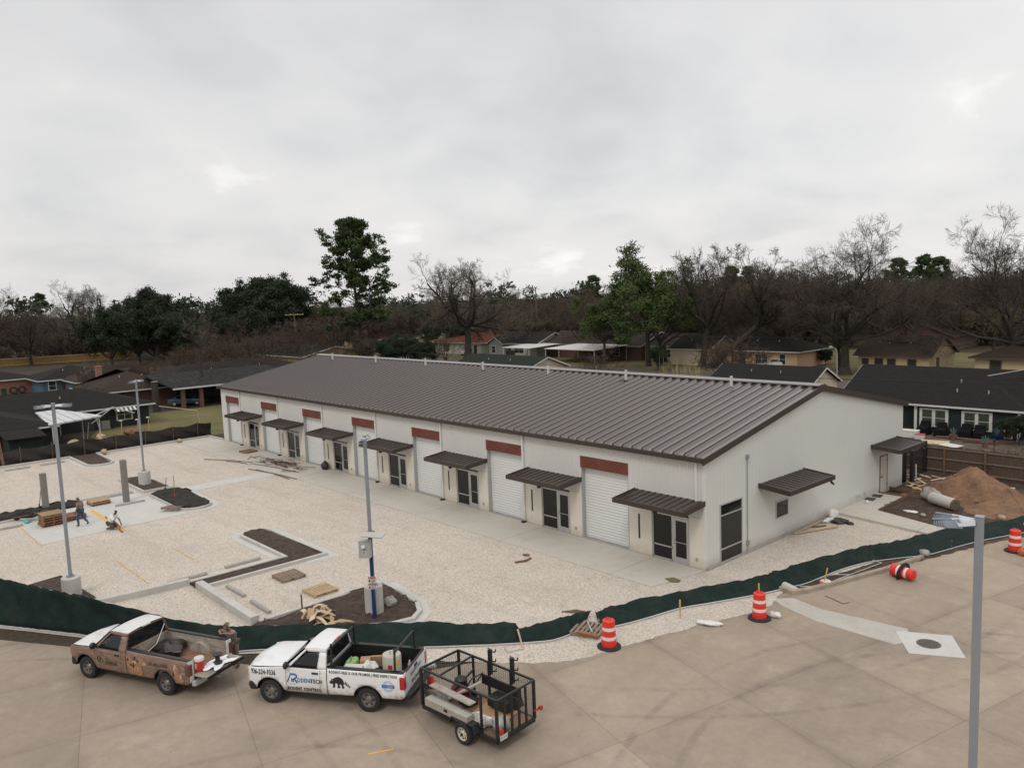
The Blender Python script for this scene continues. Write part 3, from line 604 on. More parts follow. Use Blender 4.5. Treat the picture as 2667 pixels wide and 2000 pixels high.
for y0, y1 in ((4.48, 8.88), (16.86, 20.4)):
    c_ = MB(); xb, xf = .02, 1.66
    v = [(x, y, z+dz) for dz in (-.1, 0) for x, y, z in ((xb, y0, 3.2), (xb, y1, 3.2), (xf, y1, 3.05), (xf, y0, 3.05))]
    c_.add(v, [(0, 3, 2, 1)[::-1], (4, 5, 6, 7)[::-1], (0, 4, 5, 1), (1, 5, 6, 2), (2, 6, 7, 3), (3, 7, 4, 0)])
    n3 = 12
    for i in range(n3):
        yy = y0+.16+(y1-y0-.32)*i/(n3-1); c_.bar((xb+.02, yy, 3.215), (xf-.1, yy, 3.06), .05, .035)
    can = wpart(c_, 'canopy', m_brown)
    fa = MB(); fa.bb(xf-.03, xf+.07, y0-.03, y1+.03, 2.87, 3.10)
    for yy in (y0-.03, y1-.02):
        v = [(x, yy+dy, z+dz) for x, z in ((xb, 3.2), (xf-.03, 3.05)) for dy, dz in ((0, -.19), (.05, -.19), (.05, .05), (0, .05))]
        fa.add(v, [(0, 1, 2, 3), (7, 6, 5, 4), (0, 4, 5, 1), (1, 5, 6, 2), (2, 6, 7, 3), (3, 7, 4, 0)])
    wpart(fa, 'fascia', m_brown, can)
    lp = MB(); lp.tube([(xf-.05, y1-.25, 2.9), (xf+.0, y1-.2, 2.72), (xf+.1, y1-.15, 2.66)], .06, 8); wpart(lp, 'gutter_outlet', m_black, can)
m_door = mat('beige_steel_door', (.52, .47, .40), .5)
fr = MB(); fr.bb(.0, .03, 18.10, 18.15, .05, 2.33); fr.bb(.0, .03, 19.10, 19.15, .05, 2.33); fr.bb(.0, .03, 18.15, 19.10, 2.28, 2.33); df = wpart(fr, 'door_frame', m_brown)
dl = MB(); dl.bb(.0, .018, 18.15, 19.10, .08, 2.28); sd_ = wpart(dl, 'side_door', m_door)
hd = MB(); hd.bar((.02, 18.25, 1.05), (.09, 18.25, 1.05), .05); hd.bar((.08, 18.25, 1.05), (.08, 18.4, 1.05), .03); hd.bb(.018, .04, 19.06, 19.1, 1.9, 2.05); hd.bb(.018, .04, 19.06, 19.1, .4, .55); wpart(hd, 'handle', m_black, sd_)
cn = MB(); cn.tube([(.045, 3.44, .1), (.045, 3.44, 4.7)], .022, 8); cn.bb(.0, .11, 3.36, 3.52, 4.64, 4.84); cn.bb(.0, .12, 3.35, 3.53, .42, .62); wpart(cn, 'conduit', m_galv)
cn = MB(); cn.tube([(.0, 15.0, .55), (.1, 15.0, .55), (.1, 15.0, .3)], .03, 8); cn.tube([(.0, 15.35, .5), (.1, 15.35, .5), (.1, 15.35, .35)], .02, 8); cn.tube([(0, 16.0, .5), (.07, 16.0, .5)], .04, 8); wpart(cn, 'pipe_stub', m_alu)
g = MB(); g.bb(.03, .10, .05, 12.4, -.03, .12); wpart(g, 'foundation_ledge', m_concd)
# ------------------------------------------------------------------ light poles
m_lamp = mat('lamp_grey', (.15, .165, .19), .5); m_neck = mat('lamp_neck', (.46, .48, .51), .45); m_fin = mat('lamp_fin', (.13, .15, .18), .5); m_lens = mat('lamp_lens', (.5, .5, .48), .2)
def lamp_head(parent, z, az, L=.66):
    """flat shoebox LED head: neck, finned dome, lens"""
    M = Matrix.Rotation(az, 4, 'Z'); b = MB()
    pr = [(.10, .06), (.22, .09), (.36, .16), (.56, .165), (L+.02, .10), (L+.07, .02)]
    top = [(x, w*s, z+.10-.10*max(0, (x-.45)/.45)**1.5 - (.03 if abs(w) else 0)) for s in (-1, 1) for x, w in pr]
    k = len(pr); v = []
    for x, w in pr:
        h = .115*(1-((x-.35)/.62)**2) if x > .2 else .085
        v += [(x, -w, z), (x, -w*.55, z+h), (x, w*.55, z+h), (x, w, z)]
    f = [(i*4+j, (i+1)*4+j, (i+1)*4+j+1, i*4+j+1) for i in range(k-1) for j in range(3)]+[(i*4+3, (i+1)*4+3, (i+1)*4, i*4) for i in range(k-1)]
    b.add(v, f, M); b.bar(M @ Vector((.06, 0, z+.045)), M @ Vector((.28, 0, z+.05)), .1, .09)
    h = b.build('lamp_head', m_lamp, parent, smooth=True, ang=40)
    q = MB(); q.add([M @ Vector((x, y, z+zz)) for x, y, zz in ((.08, -.075, .03), (.36, -.162, .02), (.40, -.10, .10), (.47, 0, .132), (.40, .10, .10), (.36, .162, .02), (.08, .075, .03), (.08, .05, .115), (.08, -.05, .115))], [(0, 1, 2, 8), (2, 3, 8), (3, 7, 8), (3, 4, 7), (4, 5, 6, 7)]); q.build('hood', m_neck, h, smooth=True)
    q = MB()
    for i in range(12):
        x = .34+.036*i
        for s in (-1, 1): q.bar(M @ Vector((x, s*.05, z+.113*(1-((x-.35)/.62)**2)+.004)), M @ Vector((x, s*.15*(1 if x < .6 else max(.3, 1-(x-.6)*2.2)), z+.016)), .018, .012)
    q.bar(M @ Vector((.33, 0, z+.118)), M @ Vector((.75, 0, z+.10)), .10, .012); q.build('cooling_fin', m_fin, h)
    q = MB(); q.box((.5, 0, z-.008), (.4, .26, .02), M=M); q.build('lens', m_lens, h)
def light_pole(x, y, label, ztop, blk_r, blk_h, heads, w=.155, zb=0.0, square=True):
    t = thing('light_pole', label, 'light pole', (x, y, zb), 0, 'parking lot light poles')
    b = MB()
    if blk_h: 
        b.lathe([(blk_r, -.3), (blk_r, blk_h-.03), (blk_r-.03, blk_h), (.0, blk_h)], 24, cap=False); b.build('base', m_conc, t, smooth=True)
    b = MB(); b.bb(-w/2, w/2, -w/2, w/2, blk_h, ztop-zb); b.bb(-w/2-.01, w/2+.01, -w/2-.01, w/2+.01, ztop-zb, ztop-zb+.03); p = b.build('pole', m_galv, t, bevel=.012)
    p.rotation_euler = (0, 0, R(8))
    b = MB(); b.bb(-.15, .15, -.15, .15, blk_h, blk_h+.035)
    for sx in (-.11, .11):
        for sy in (-.11, .11): b.tube([(sx, sy, blk_h), (sx, sy, blk_h+.09)], .018, 6)
    b.build('base_plate', m_galv, t)
    for az in heads: lamp_head(t, ztop-zb-.16, az)
    return t
light_pole(-19.02, -21.62, 'tall grey lamp post on a concrete drum base behind the green screen', 8.84, .40, .95, (R(70), R(250)), w=.125)
light_pole(-40.45, -11.72, 'distant grey lamp post on a concrete drum in a small soil bed', 7.75, .42, 1.05, (R(125), R(305)), w=.115)
light_pole(-7.16, -13.12, 'grey lamp post in the soil bed right behind the blue post', 7.40, .38, 1.18, (R(140), R(320)), w=.115)
light_pole(15.86, -14.72, 'nearest grey lamp post with both heads on one side, right of picture', 8.66, 0, 0, (R(212), R(176)), w=.13, zb=0.0)
# blue camera post standing in front of the third lamp post
t = thing('blue_security_post', 'blue square post with a grey meter box, solar panel and warning signs', 'security post', (-6.68, -13.42, 0))
m_blue = mat('dark_blue_paint', (.012, .028, .12), .4, var=.1)
AZ = R(-47)            # faces the camera side
def loc(dx, dy): return Matrix.Rotation(AZ, 4, 'Z')
b = MB(); b.bb(-.07, .07, -.07, .07, -.05, 3.55); o = b.build('post', m_blue, t, bevel=.01); o.rotation_euler = (0, 0, R(43))
def facing(mb, name, m, par):     # build in a frame whose -Y looks towards the road
    o = mb.build(name, m, par); o.rotation_euler = (0, 0, R(43)); return o
b = MB(); b.bb(-.40, .06, -.34, -.07, 2.62, 3.32); bx = facing(b, 'meter_box', mat('meter_box_grey', (.36, .36, .33), .5), t)
b = MB(); b.box((0, 0, 0), (.02, .02, .02)); b = MB(); b.lathe([(.085, 0), (.085, .05), (.05, .09), (0, .09)], 16, Matrix.Translation((-.2, -.34, 3.08)) @ Matrix.Rotation(R(90), 4, 'X'), cap=False); facing(b, 'camera_dome', mat('white_plastic', (.62, .62, .6), .35), t)
b = MB(); b.bb(-.25, -.10, -.347, -.34, 2.74, 2.95); facing(b, 'notice_sticker', m_trim, t)
b = MB()
for i in range(5): b.bb(-.235, -.235+.12*(.9 if i % 2 else .7), -.352, -.347, 2.78+i*.032, 2.79+i*.032)
b.bb(-.22, -.12, -.352, -.347, 2.955, 3.0); facing(b, 'sticker_print', m_black, t)
b = MB(); b.box((0, 0, 3.62), (.9, .5, .035)); o = b.build('solar_panel', mat('panel_back', (.40, .38, .35), .5), t); o.rotation_euler = (R(6), R(4), R(40))
b = MB(); b.box((0, 0, 3.59), (.36, .2, .04)); facing(b, 'panel_bracket', m_black, t)
m_signr = mat('sign_red', (.42, .025, .03), .5)
for z0 in (1.25, 1.52):
    b = MB(); b.bb(-.16, .16, -.088, -.075, z0, z0+.25); sg = facing(b, 'warning_sign', m_trim, t)
    b = MB(); b.bb(-.15, .15, -.093, -.088, z0+.155, z0+.235); o = b.build('sign_header', m_signr, sg)
    b = MB()
    for i in range(3): b.bb(-.05, .13, -.092, -.088, z0+.03+i*.035, z0+.042+i*.035)
    b.bb(-.14, -.08, -.092, -.088, z0+.03, z0+.11); b.build('sign_print', m_black, sg)
def text_mesh(s, size, m, parent=None, name='lettering', align='LEFT', shear=0.0, bold=0.0, xs=1.0):
    c = bpy.data.curves.new(name, 'FONT'); c.body = s; c.size = size; c.align_x = align; c.shear = shear; c.offset = bold; c.space_character = 1.12; c.resolution_u = 2
    o = bpy.data.objects.new(name, c); C.objects.link(o); dg = bpy.context.evaluated_depsgraph_get(); me = bpy.data.meshes.new_from_object(o.evaluated_get(dg))
    bpy.data.objects.remove(o); bpy.data.curves.remove(c)
    if xs != 1.0:
        for v in me.vertices: v.co.x *= xs
    me.materials.clear(); me.materials.append(m); r = bpy.data.objects.new(name, me); C.objects.link(r)
    if parent: r.parent = parent
    return r
for z0, s in ((1.42, 'WARNING'), (1.69, 'WARNING')):
    o = text_mesh(s, .062, m_trim, t, 'sign_word', 'CENTER'); o.matrix_local = Matrix.Rotation(R(43), 4, 'Z') @ Matrix.Translation((0, -.096, z0+.005)) @ Matrix.Rotation(R(90), 4, 'X')
b = MB(); b.tube([(.12+.14*math.cos(a), 0, 1.75+.14*math.sin(a)) for a in [i*.5 for i in range(13)]], .012, 6); facing(b, 'cable_loop', m_trim, t)
b = MB(); b.blob((-7.2, -12.3, .2), (.62, .5, .5), 4, .3); tag(b.build('boulder', m_concd, smooth=True), 'pale rough boulder in the soil bed right of the blue post', 'boulder')
# cardboard and packing strips dumped in that bed
m_card = [mat('packing_card%d' % i, c, .8, var=.25, scale=3) for i, c in enumerate(((.47, .35, .22), (.56, .46, .33), (.38, .26, .15), (.52, .40, .26)))]
rd = random.Random(5)
for i in range(17):
    L, w, a = rd.uniform(.5, 1.3), rd.uniform(.10, .26), rd.uniform(-2.4, .9); cx, cy = -8.15+rd.gauss(0, .42)+.25*(i % 4), -15.15+rd.gauss(0, .38)-.12*(i % 4); z = .18+rd.uniform(0, .32)
    b = MB(); n_ = 6; v = []; tw = rd.uniform(-1.2, 1.2); bend = rd.uniform(.05, .3); ti = rd.uniform(-.25, .35)
    for k in range(n_+1):
        s = k/n_-.5; tt = tw*s+rd.uniform(-.2, .2); px, pz = L*s, bend*math.sin(math.pi*(s+.5))+ti*s*L
        for q in (-1, 1): v.append((px, q*w/2*math.cos(tt), pz+q*w/2*math.sin(tt)))
    nn = len(v); v += [(x_, y_, z_-.012) for x_, y_, z_ in v]
    f = [(2*k, 2*k+1, 2*k+3, 2*k+2) for k in range(n_)]+[(nn+2*k, nn+2*k+2, nn+2*k+3, nn+2*k+1) for k in range(n_)]+[(2*k, 2*k+2, nn+2*k+2, nn+2*k) for k in range(n_)]+[(2*k+1, nn+2*k+1, nn+2*k+3, 2*k+3) for k in range(n_)]
    b.add(v, f); o = b.build('packing_strip', m_card[i % 4]); o.location = (cx, cy, z); o.rotation_euler = (0, 0, a)
    tag(o, 'curled tan packing strip in the heap left of the blue post', 'packing strip', 'tan packing strips heaped in the soil bed')
b = MB(); b.bar((-9.05, -15.4, .0), (-9.05, -15.4, .95), .05); tag(b.build('wooden_stake', m_woodd), 'thin dark stake standing beside the tan packing strips', 'stake')

# ------------------------------------------------------------------ pallets
def pallet_at(x, y, z=0.0, rz=0.0, m=m_wood, label='', group='wooden pallets on the site', seed=0, tilt=0.0, small=False):
    t = thing('pallet', label, 'pallet', (x, y, z), rz, group); t.rotation_euler = (tilt, 0, rz); rd = random.Random(seed)
    b = MB()
    for i in range(7): b.box((-.53+.1767*i+rd.uniform(-.01, .01), 0, .132), (.105+rd.uniform(-.015, .02), 1.2, .022), rd.uniform(-.012, .012))
    b.build('deck', m, t)
    b = MB()
    for i in (-.55, 0, .55): b.box((0, i, .07), (1.16, .045, .10))
    b.build('stringer', m_woodd if m is m_wood else m, t)
    b = MB()
    for i in (-.5, 0, .5): b.box((i, 0, .011), (.11, 1.2, .02))
    b.build('base_board', m, t); return t
m_wr = mat('reddish_pallet_wood', (.24, .12, .065), .85, var=.4, scale=4); m_wp = mat('fresh_pallet_wood', (.43, .31, .18), .8, var=.35, scale=5, st=(6, 1, 6))
m_wg = mat('greyed_pallet_wood', (.22, .165, .12), .85, var=.35, scale=5, st=(6, 1, 6))
pallet_at(-13.88, -13.6, 0, R(0), m_wg, 'grey brown pallet on gravel nearer the hooked planting bed', seed=1)
pallet_at(-11.05, -13.5, 0, R(2), m_wp, 'pale pallet on gravel nearer the bed with the blue post', seed=2)
for i in range(5):
    pos = ('bottom', 'second', 'middle', 'fourth', 'top')[i]
    pallet_at(-33.85+U(-.05, .05), -19.25+U(-.05, .05), .006+.146*i, R(0+U(-4, 4)), m_wr if i < 4 else m_wood, 'reddish pallet, %s of the tall pallet stack behind the lamp post' % (pos+' one'), 'pallets stacked on the concrete pad', seed=10+i)
for i in range(2): pallet_at(-34.25, -17.95, .006+.146*i, R(3), m_wr, 'reddish pallet in the low stack beside the walking worker, %s' % ('lower one', 'upper one')[i], 'pallets stacked on the concrete pad', seed=20+i)
for i in range(2): pallet_at(-37.1, -15.75, .006+.146*i, R(2), m_wr if i == 0 else m_wp, 'pallet in the pair behind the walking worker, %s' % ('dark lower one', 'tan upper one')[i], 'pallets stacked on the concrete pad', seed=30+i)
pallet_at(-31.35, -12.8, .08, R(38), m_wg, 'weathered pallet propped on the kerb of the black soil bed', tilt=R(-7), seed=40)
pallet_at(-46.4, -1.2, .03, R(5), m_wr, 'small dark pallet lying on the far end of the walk', seed=41)
pallet_at(.55, -8.45, .0, R(22), m_wg, 'weathered pallet under the green screen beside an orange barrel', seed=42)
b = MB(); b.bar((.55, -9.1, .2), (1.25, -8.75, .12), .14, .06); tag(b.build('wooden_board', mat('rusty_board', (.28, .10, .04), .8, var=.3)), 'short rusty brown board leaning against the pallet by the barrel', 'board')
for i in range(2):
    b = MB(); b.bar((.25+.12*i, -8.2-.1*i, .2), (.95+.1*i, -8.75-.05*i, .22), .04, .03); tag(b.build('metal_bar', m_alu), 'grey metal bar lying across the pallet by the barrel', 'metal bar', 'grey bars on the pallet')

# ------------------------------------------------------------------ traffic barrels
def barrel(x, y, label, lie=None):
    t = thing('traffic_barrel', label, 'traffic barrel', (x, y, -.012), 0, 'orange traffic barrels')
    pr = [(.275, .05), (.275, .30), (.262, .31), (.262, .47), (.252, .48), (.252, .64), (.24, .65), (.24, .80), (.228, .81), (.228, 1.0), (.20, 1.03), (.16, 1.035), (0, 1.03)]
    b = MB(); b.lathe(pr, 28, cap=False); body = b.build('body', m_orange, t, smooth=True, ang=30)
    for z0, z1, r0, r1 in ((.33, .45, .2635, .2635), (.67, .79, .2415, .2415)):
        b = MB(); b.lathe([(r0, z0), (r1, z1)], 28, cap=False); b.build('reflective_band', m_reflw, t, smooth=True)
    b = MB(); b.tube([(-.11, 0, 1.02), (-.09, 0, 1.09), (.09, 0, 1.09), (.11, 0, 1.02)], .022, 8); b.build('handle', m_orange, t, smooth=True)
    b = MB()
    if lie is None: b.lathe([(.44, 0), (.44, .04), (.40, .075), (.30, .085), (.285, .05), (0, .05)], 32, cap=False)
    else: b.lathe([(.44, 0), (.44, .05), (.31, .07), (.285, .05), (.285, .0)], 32, Matrix.Translation((0, .0, .50)) @ Matrix.Rotation(R(10), 4, 'X'), cap=False)
    b.build('rubber_base', m_rubber, t, smooth=True, ang=30)
    if lie is not None: t.rotation_euler = (R(90), 0, lie); t.location = (x, y, .27)
    return t
barrel(1.97, -8.93, 'upright orange barrel beside the weathered pallet under the green screen')
barrel(4.55, -3.05, 'upright orange barrel at the end of the pale concrete trench patch')
barrel(9.06, 11.75, 'upright orange barrel farthest away, by the right picture edge')
barrel(6.25, 4.95, 'orange barrel lying on its side with its black ring around its middle', lie=R(78))
b = MB(); b.blob((9.55, 11.3, .16), (.5, .35, .36), 9, .3); tag(b.build('orange_sack', mat('orange_sack', (.42, .12, .05), .8, var=.2)), 'dull orange sack at the right picture edge beside a barrel', 'sack')

# ------------------------------------------------------------------ stakes, bags, stones
def stake(x, y, h, label, lean=(0, 0), m=m_yellow):
    t = thing('wooden_stake', label, 'stake', (x, y, -.02), 0, 'survey stakes along the fence')
    b = MB(); b.bar((0, 0, 0), (lean[0]*.6, lean[1]*.6, h*.6), .055, .03); b.build('shaft', m_woodp if m is m_yellow else m, t)
    b = MB(); b.bar((lean[0]*.6, lean[1]*.6, h*.6), (lean[0], lean[1], h), .058, .033); b.build('painted_top', m, t)
stake(2.31, -5.1, .76, 'upright stake with orange top between the two middle barrels')
stake(4.68, 1.85, .78, 'leaning yellow topped stake on the kerb beside white cloth', (.14, .06))
stake(3.42, -1.2, .62, 'yellow topped stake standing directly behind a barrel')
stake(-.12, -11.25, .62, 'weathered stake leaning across the fence rail above the trailer', (-.45, .15), m_woodp)
def bagf(x, y, d, label, seed, m=m_bag, name='white_bag', cat='bag', z=0.0, rough=.35, rz=0.0, boxy=0.0):
    b = MB(); b.blob((0, 0, d[2]*.4), d, seed, rough, 16, 12)
    if boxy:
        for p in b.v:          # squash the lump towards a soft-edged crate
            q = [p.x/(d[0]/2), p.y/(d[1]/2), (p.z-d[2]*.4)/(d[2]/2)]; q = [math.copysign(abs(c)**(1-boxy), c) for c in q]; p.x, p.y, p.z = q[0]*d[0]/2, q[1]*d[1]/2, d[2]*.4+q[2]*d[2]/2
    o = b.build(name, m, smooth=True, ang=60, loc=(x, y, z)); o.rotation_euler = (0, 0, rz); return tag(o, label, cat)
bagf(3.55, -4.85, (.75, .38, .16), 'torn white bag on the road edge between stake and barrel', 1, rz=.5); bagf(3.18, -5.0, (.32, .3, .14), 'small torn white scrap beside the orange topped stake', 2)
bagf(4.95, -2.55, (.42, .3, .22), 'crumpled white bag behind the barrel on the pale patch', 3); bagf(4.72, 2.0, (.5, .4, .24), 'white cloth draped on the kerb at the leaning stake', 4)
bagf(4.70, 1.66, (.22, .2, .2), 'orange tape bundle at the foot of the leaning stake', 5, m_orange, 'tape_bundle', 'tape')
bagf(6.30, 8.4, (.45, .4, .34), 'pale rock in a brown dish on the fence rail', 6, m_concd, 'rock', 'rock', 0, .2); bagf(6.05, 7.2, (.2, .16, .12), 'white pebble on the road by the fence rail', 7, m_bag, 'stone', 'stone')
bagf(.42, 11.4, (.5, .55, .6), 'white plastic bag against the gable wall', 8); bagf(.42, 10.75, (.35, .95, .22), 'rolled white plastic sheet beside the gable wall', 9, name='plastic_sheet', cat='plastic sheet')
bagf(.95, 11.0, (.7, .85, .24), 'black plastic sheeting on gravel by the side path', 10, m_tarp, 'black_sheet', 'plastic sheet', 0, .5); bagf(1.5, 11.05, (.4, .35, .14), 'small black plastic scrap near the black sheeting', 11, m_tarp, 'plastic_scrap', 'plastic scrap')
bagf(.55, 15.2, (.18, .18, .22), 'white paint can on the side path', 12, m_bag, 'paint_can', 'can', .12, .05)
for i, (x, y) in enumerate(((.3, 16.2), (.3, 17.15))):
    b = MB(); b.box((x, y, .14), (.5, .62, .03), .15); tag(b.build('black_mat', m_tarp), 'black mat on the side path, %s the side door' % ('farther from', 'nearer')[i], 'mat')
for p, q, w, lb in (((.25, 7.5, .06), (1.3, 10.1, .08), .12, 'long pale board lying on gravel at an angle to the gable wall'), ((.2, 7.7, .05), (.25, 10.6, .1), .09, 'long pale board lying on gravel along the gable wall'), ((.35, 9.2, .05), (.75, 9.9, .05), .08, 'short dark board between the two long boards')):
    b = MB(); b.bar(p, q, w, .05); tag(b.build('wooden_board', m_woodp if 'pale' in lb else m_woodd), lb, 'board')
b = MB(); b.bar((5.29, .77, .0), (6.23, .45, .0), .035, .02); b.bar((6.23, .45, 0), (6.33, .76, 0), .02, .02); tag(b.build('bent_metal_rod', m_woodd), 'bent rusty rod lying on the road beyond the pale patch', 'rod')
bagf(-34.22, -.42, (.62, .6, .72), 'full black rubbish bag beside the third storefront', 13, m_tarp, 'rubbish_bag', 'rubbish bag', .03, .12)
bagf(-56.55, -10.15, (.75, .5, .45), 'tan rock on the far kerb beside the far planting bed', 14, mat('tan_rock', (.36, .28, .19), .9, var=.3), 'rock', 'rock', .1, .25)
bagf(-57.0, -3.35, (.7, .45, .3), 'tan rock on the far kerb near the building corner', 15, bpy.data.materials['tan_rock'], 'rock', 'rock', .1, .25)
b = MB(); b.sheet([(-.75, -2.1), (-.35, -2.25), (.0, -2.0), (-.1, -1.75), (-.55, -1.7)], .034); tag(b.build('puddle_stain', mat('olive_stain', (.16, .13, .06), .4)), 'olive stain on the pavement near the building corner', 'stain')
# demolition scraps on the walk
b = MB(); rd = random.Random(3)
for i in range(70):
    x, y, a, L = rd.gauss(-38.8, 1.9), -1.75+rd.gauss(0, .5), rd.gauss(0.15, .35), rd.uniform(.3, 1.7); z = .05+rd.uniform(0, .12)
    b.bar((x-L/2*math.cos(a), y-L/2*math.sin(a), z), (x+L/2*math.cos(a), y+L/2*math.sin(a), z+rd.uniform(-.02, .1)), rd.uniform(.02, .06), .03)
tag(b.build('scrap_debris', mat('scrap_brown', (.10, .055, .035), .85, var=.5, scale=6)), 'scatter of dark wood scraps on the walk before the storefronts', 'debris', kind='stuff')
for i, (p, q) in enumerate((((-46.4, -5.1), (-41.5, -2.9)), ((-39.4, -4.3), (-32.9, -3.5)), ((-41.4, -3.3), (-34.8, -2.3)), ((-44.0, -4.2), (-41.4, -3.5)), ((-38.6, -4.0), (-33.4, -3.85)))):
    b = MB(); b.tube([(*p, .05), ((p[0]+q[0])/2, (p[1]+q[1])/2+.12, .07), (*q, .05)], .028, 6); tag(b.build('steel_bar', bpy.data.materials['scrap_brown']), 'long thin rusty bar lying on gravel and walk near the wood scraps', 'steel bar', 'rusty bars by the wood scraps')
for (x, y, h, lx, lb) in ((-36.8, -11.5, .95, .05, 'short shovel stuck in the black soil bed corner'), (-33.9, -11.85, 1.5, -.25, 'long red handled shovel stuck in the black soil bed'), (-38.75, -18.9, 1.3, .45, 'shovel leaning on the left bare concrete column')):
    t = thing('shovel', lb, 'shovel', (x, y, .1)); b = MB(); b.tube([(0, 0, .1), (lx, .1, h)], .022, 6); b.build('shaft', m_woodd, t); b = MB(); b.box((0, 0, .12), (.2, .05, .26)); b.build('blade', m_black if 'red' not in lb else m_signr, t)
t = thing('wheelbarrow', 'dark wheelbarrow with a cyan bag beside the pallet stack', 'wheelbarrow', (-35.9, -20.0, .0), R(40))
b = MB(); b.bar((-1.0, -.25, .25), (1.1, -.3, .62), .06); b.bar((-1.0, .25, .25), (1.1, .3, .62), .06); b.build('handle', m_woodd, t)
b = MB(); b.add([(-.5, -.2, .2), (.4, -.25, .25), (.4, .25, .25), (-.5, .2, .2), (-.7, -.33, .55), (.55, -.36, .6), (.55, .36, .6), (-.7, .33, .55)], [(0, 1, 2, 3), (0, 4, 5, 1), (1, 5, 6, 2), (2, 6, 7, 3), (3, 7, 4, 0)]); b.build('tray', m_black, t)
b = MB(); b.lathe([(.17, -.05), (.19, 0), (.17, .05)], 14, Matrix.Translation((-.95, 0, .19)) @ Matrix.Rotation(R(90), 4, 'X')); b.build('wheel', m_rubber, t)
bagf(-35.55, -20.25, (.75, .3, .22), 'cyan bag lying on the pad edge below the wheelbarrow', 17, mat('cyan_bag', (.08, .42, .34), .6), 'cyan_bag', 'bag')
b = MB(); b.tube([(-7.35, -5.1, .02), (-7.1, -4.6, .05), (-7.25, -4.15, .02)], .06, 6); b.tube([(-7.85, -4.1, .05), (-7.5, -4.0, .1)], .05, 6); tag(b.build('dark_scrap', m_woodd), 'dark twisted scrap on gravel before the corner storefront', 'scrap')
b = MB()
for i in range(6): b.bar((-1.5+.1*i, -7.85+.06*i, .02), (-1.15+.1*i, -7.25+.03*i, .02), .03)
b.bar((-1.45, -7.7, .025), (-.95, -7.45, .025), .03); b.bar((-1.3, -7.4, .025), (-.85, -7.2, .025), .03); tag(b.build('steel_grate', m_woodd), 'small rusty grate lying on gravel behind the green screen', 'grate')
# ------------------------------------------------------------------ sagging green screen fence along the road
FS = [(-21.5,-27.0,-22.4,-26.6,1.8),(-19.4,-25.75,-20.3,-25.4,1.8),(-17.65,-24.67,-18.3,-24.4,1.78),(-16.71,-24.11,-17.3,-23.94,1.75),(-15.84,-23.61,-16.32,-23.52,1.7),(-14.88,-23.02,-15.22,-22.92,1.6),(-13.91,-22.46,-14.12,-22.3,1.5),(-12.01,-21.43,-12.15,-21.25,1.3),(-10.1,-20.4,-10.4,-20.2,1.0),(-8.83,-19.6,-9.35,-19.3,.8),(-7.9,-18.9,-8.6,-18.5,.65),(-7.32,-18.11,-8.25,-17.75,.55),(-6.42,-17.17,-7.46,-16.74,.5),(-5.44,-16.15,-6.35,-15.61,.45),(-4.2,-14.9,-5.27,-14.19,.4),(-2.93,-13.67,-4.13,-12.79,.35),(-1.91,-12.57,-2.81,-11.68,.3),(-1.18,-11.67,-1.98,-10.8,.3),(-.78,-11.18,-1.55,-10.41,.3),(-.6,-10.95,-1.14,-10.45,.22),(-.25,-10.5,-.85,-9.95,.3),(.12,-9.9,-.6,-9.1,.32),(.22,-8.9,-.55,-8.2,.25),(-.1,-8.0,-.35,-7.3,.2)]
FS2 = [(.75,-8.0,-.25,-7.2,.12),(1.11,-7.03,-.13,-6.4,.15),(1.39,-5.95,.31,-4.77,.15),(1.73,-4.36,.95,-3.32,.16),(2.32,-3.04,1.44,-2.0,.18),(3.0,-1.5,2.1,-.65,.2),(3.45,-.35,2.45,.55,.2),(3.75,.6,2.6,1.6,.16),(4.06,1.5,2.87,2.98,.18),(4.2,2.9,3.3,4.75,.2),(4.4,4.4,3.85,6.2,.28),(4.75,5.7,4.2,6.9,.38),(5.1,6.4,4.55,7.9,.32),(5.6,7.3,4.8,9.3,.18),(6.36,8.6,5.2,11.08,.15),(6.84,10.35,5.89,13.08,.15),(7.31,12.04,6.55,14.38,.15),(7.88,13.54,7.19,15.85,.15),(8.54,15.14,7.85,17.65,.15),(9.4,17.4,8.6,19.7,.15),(10.4,20,9.5,22,.15)]
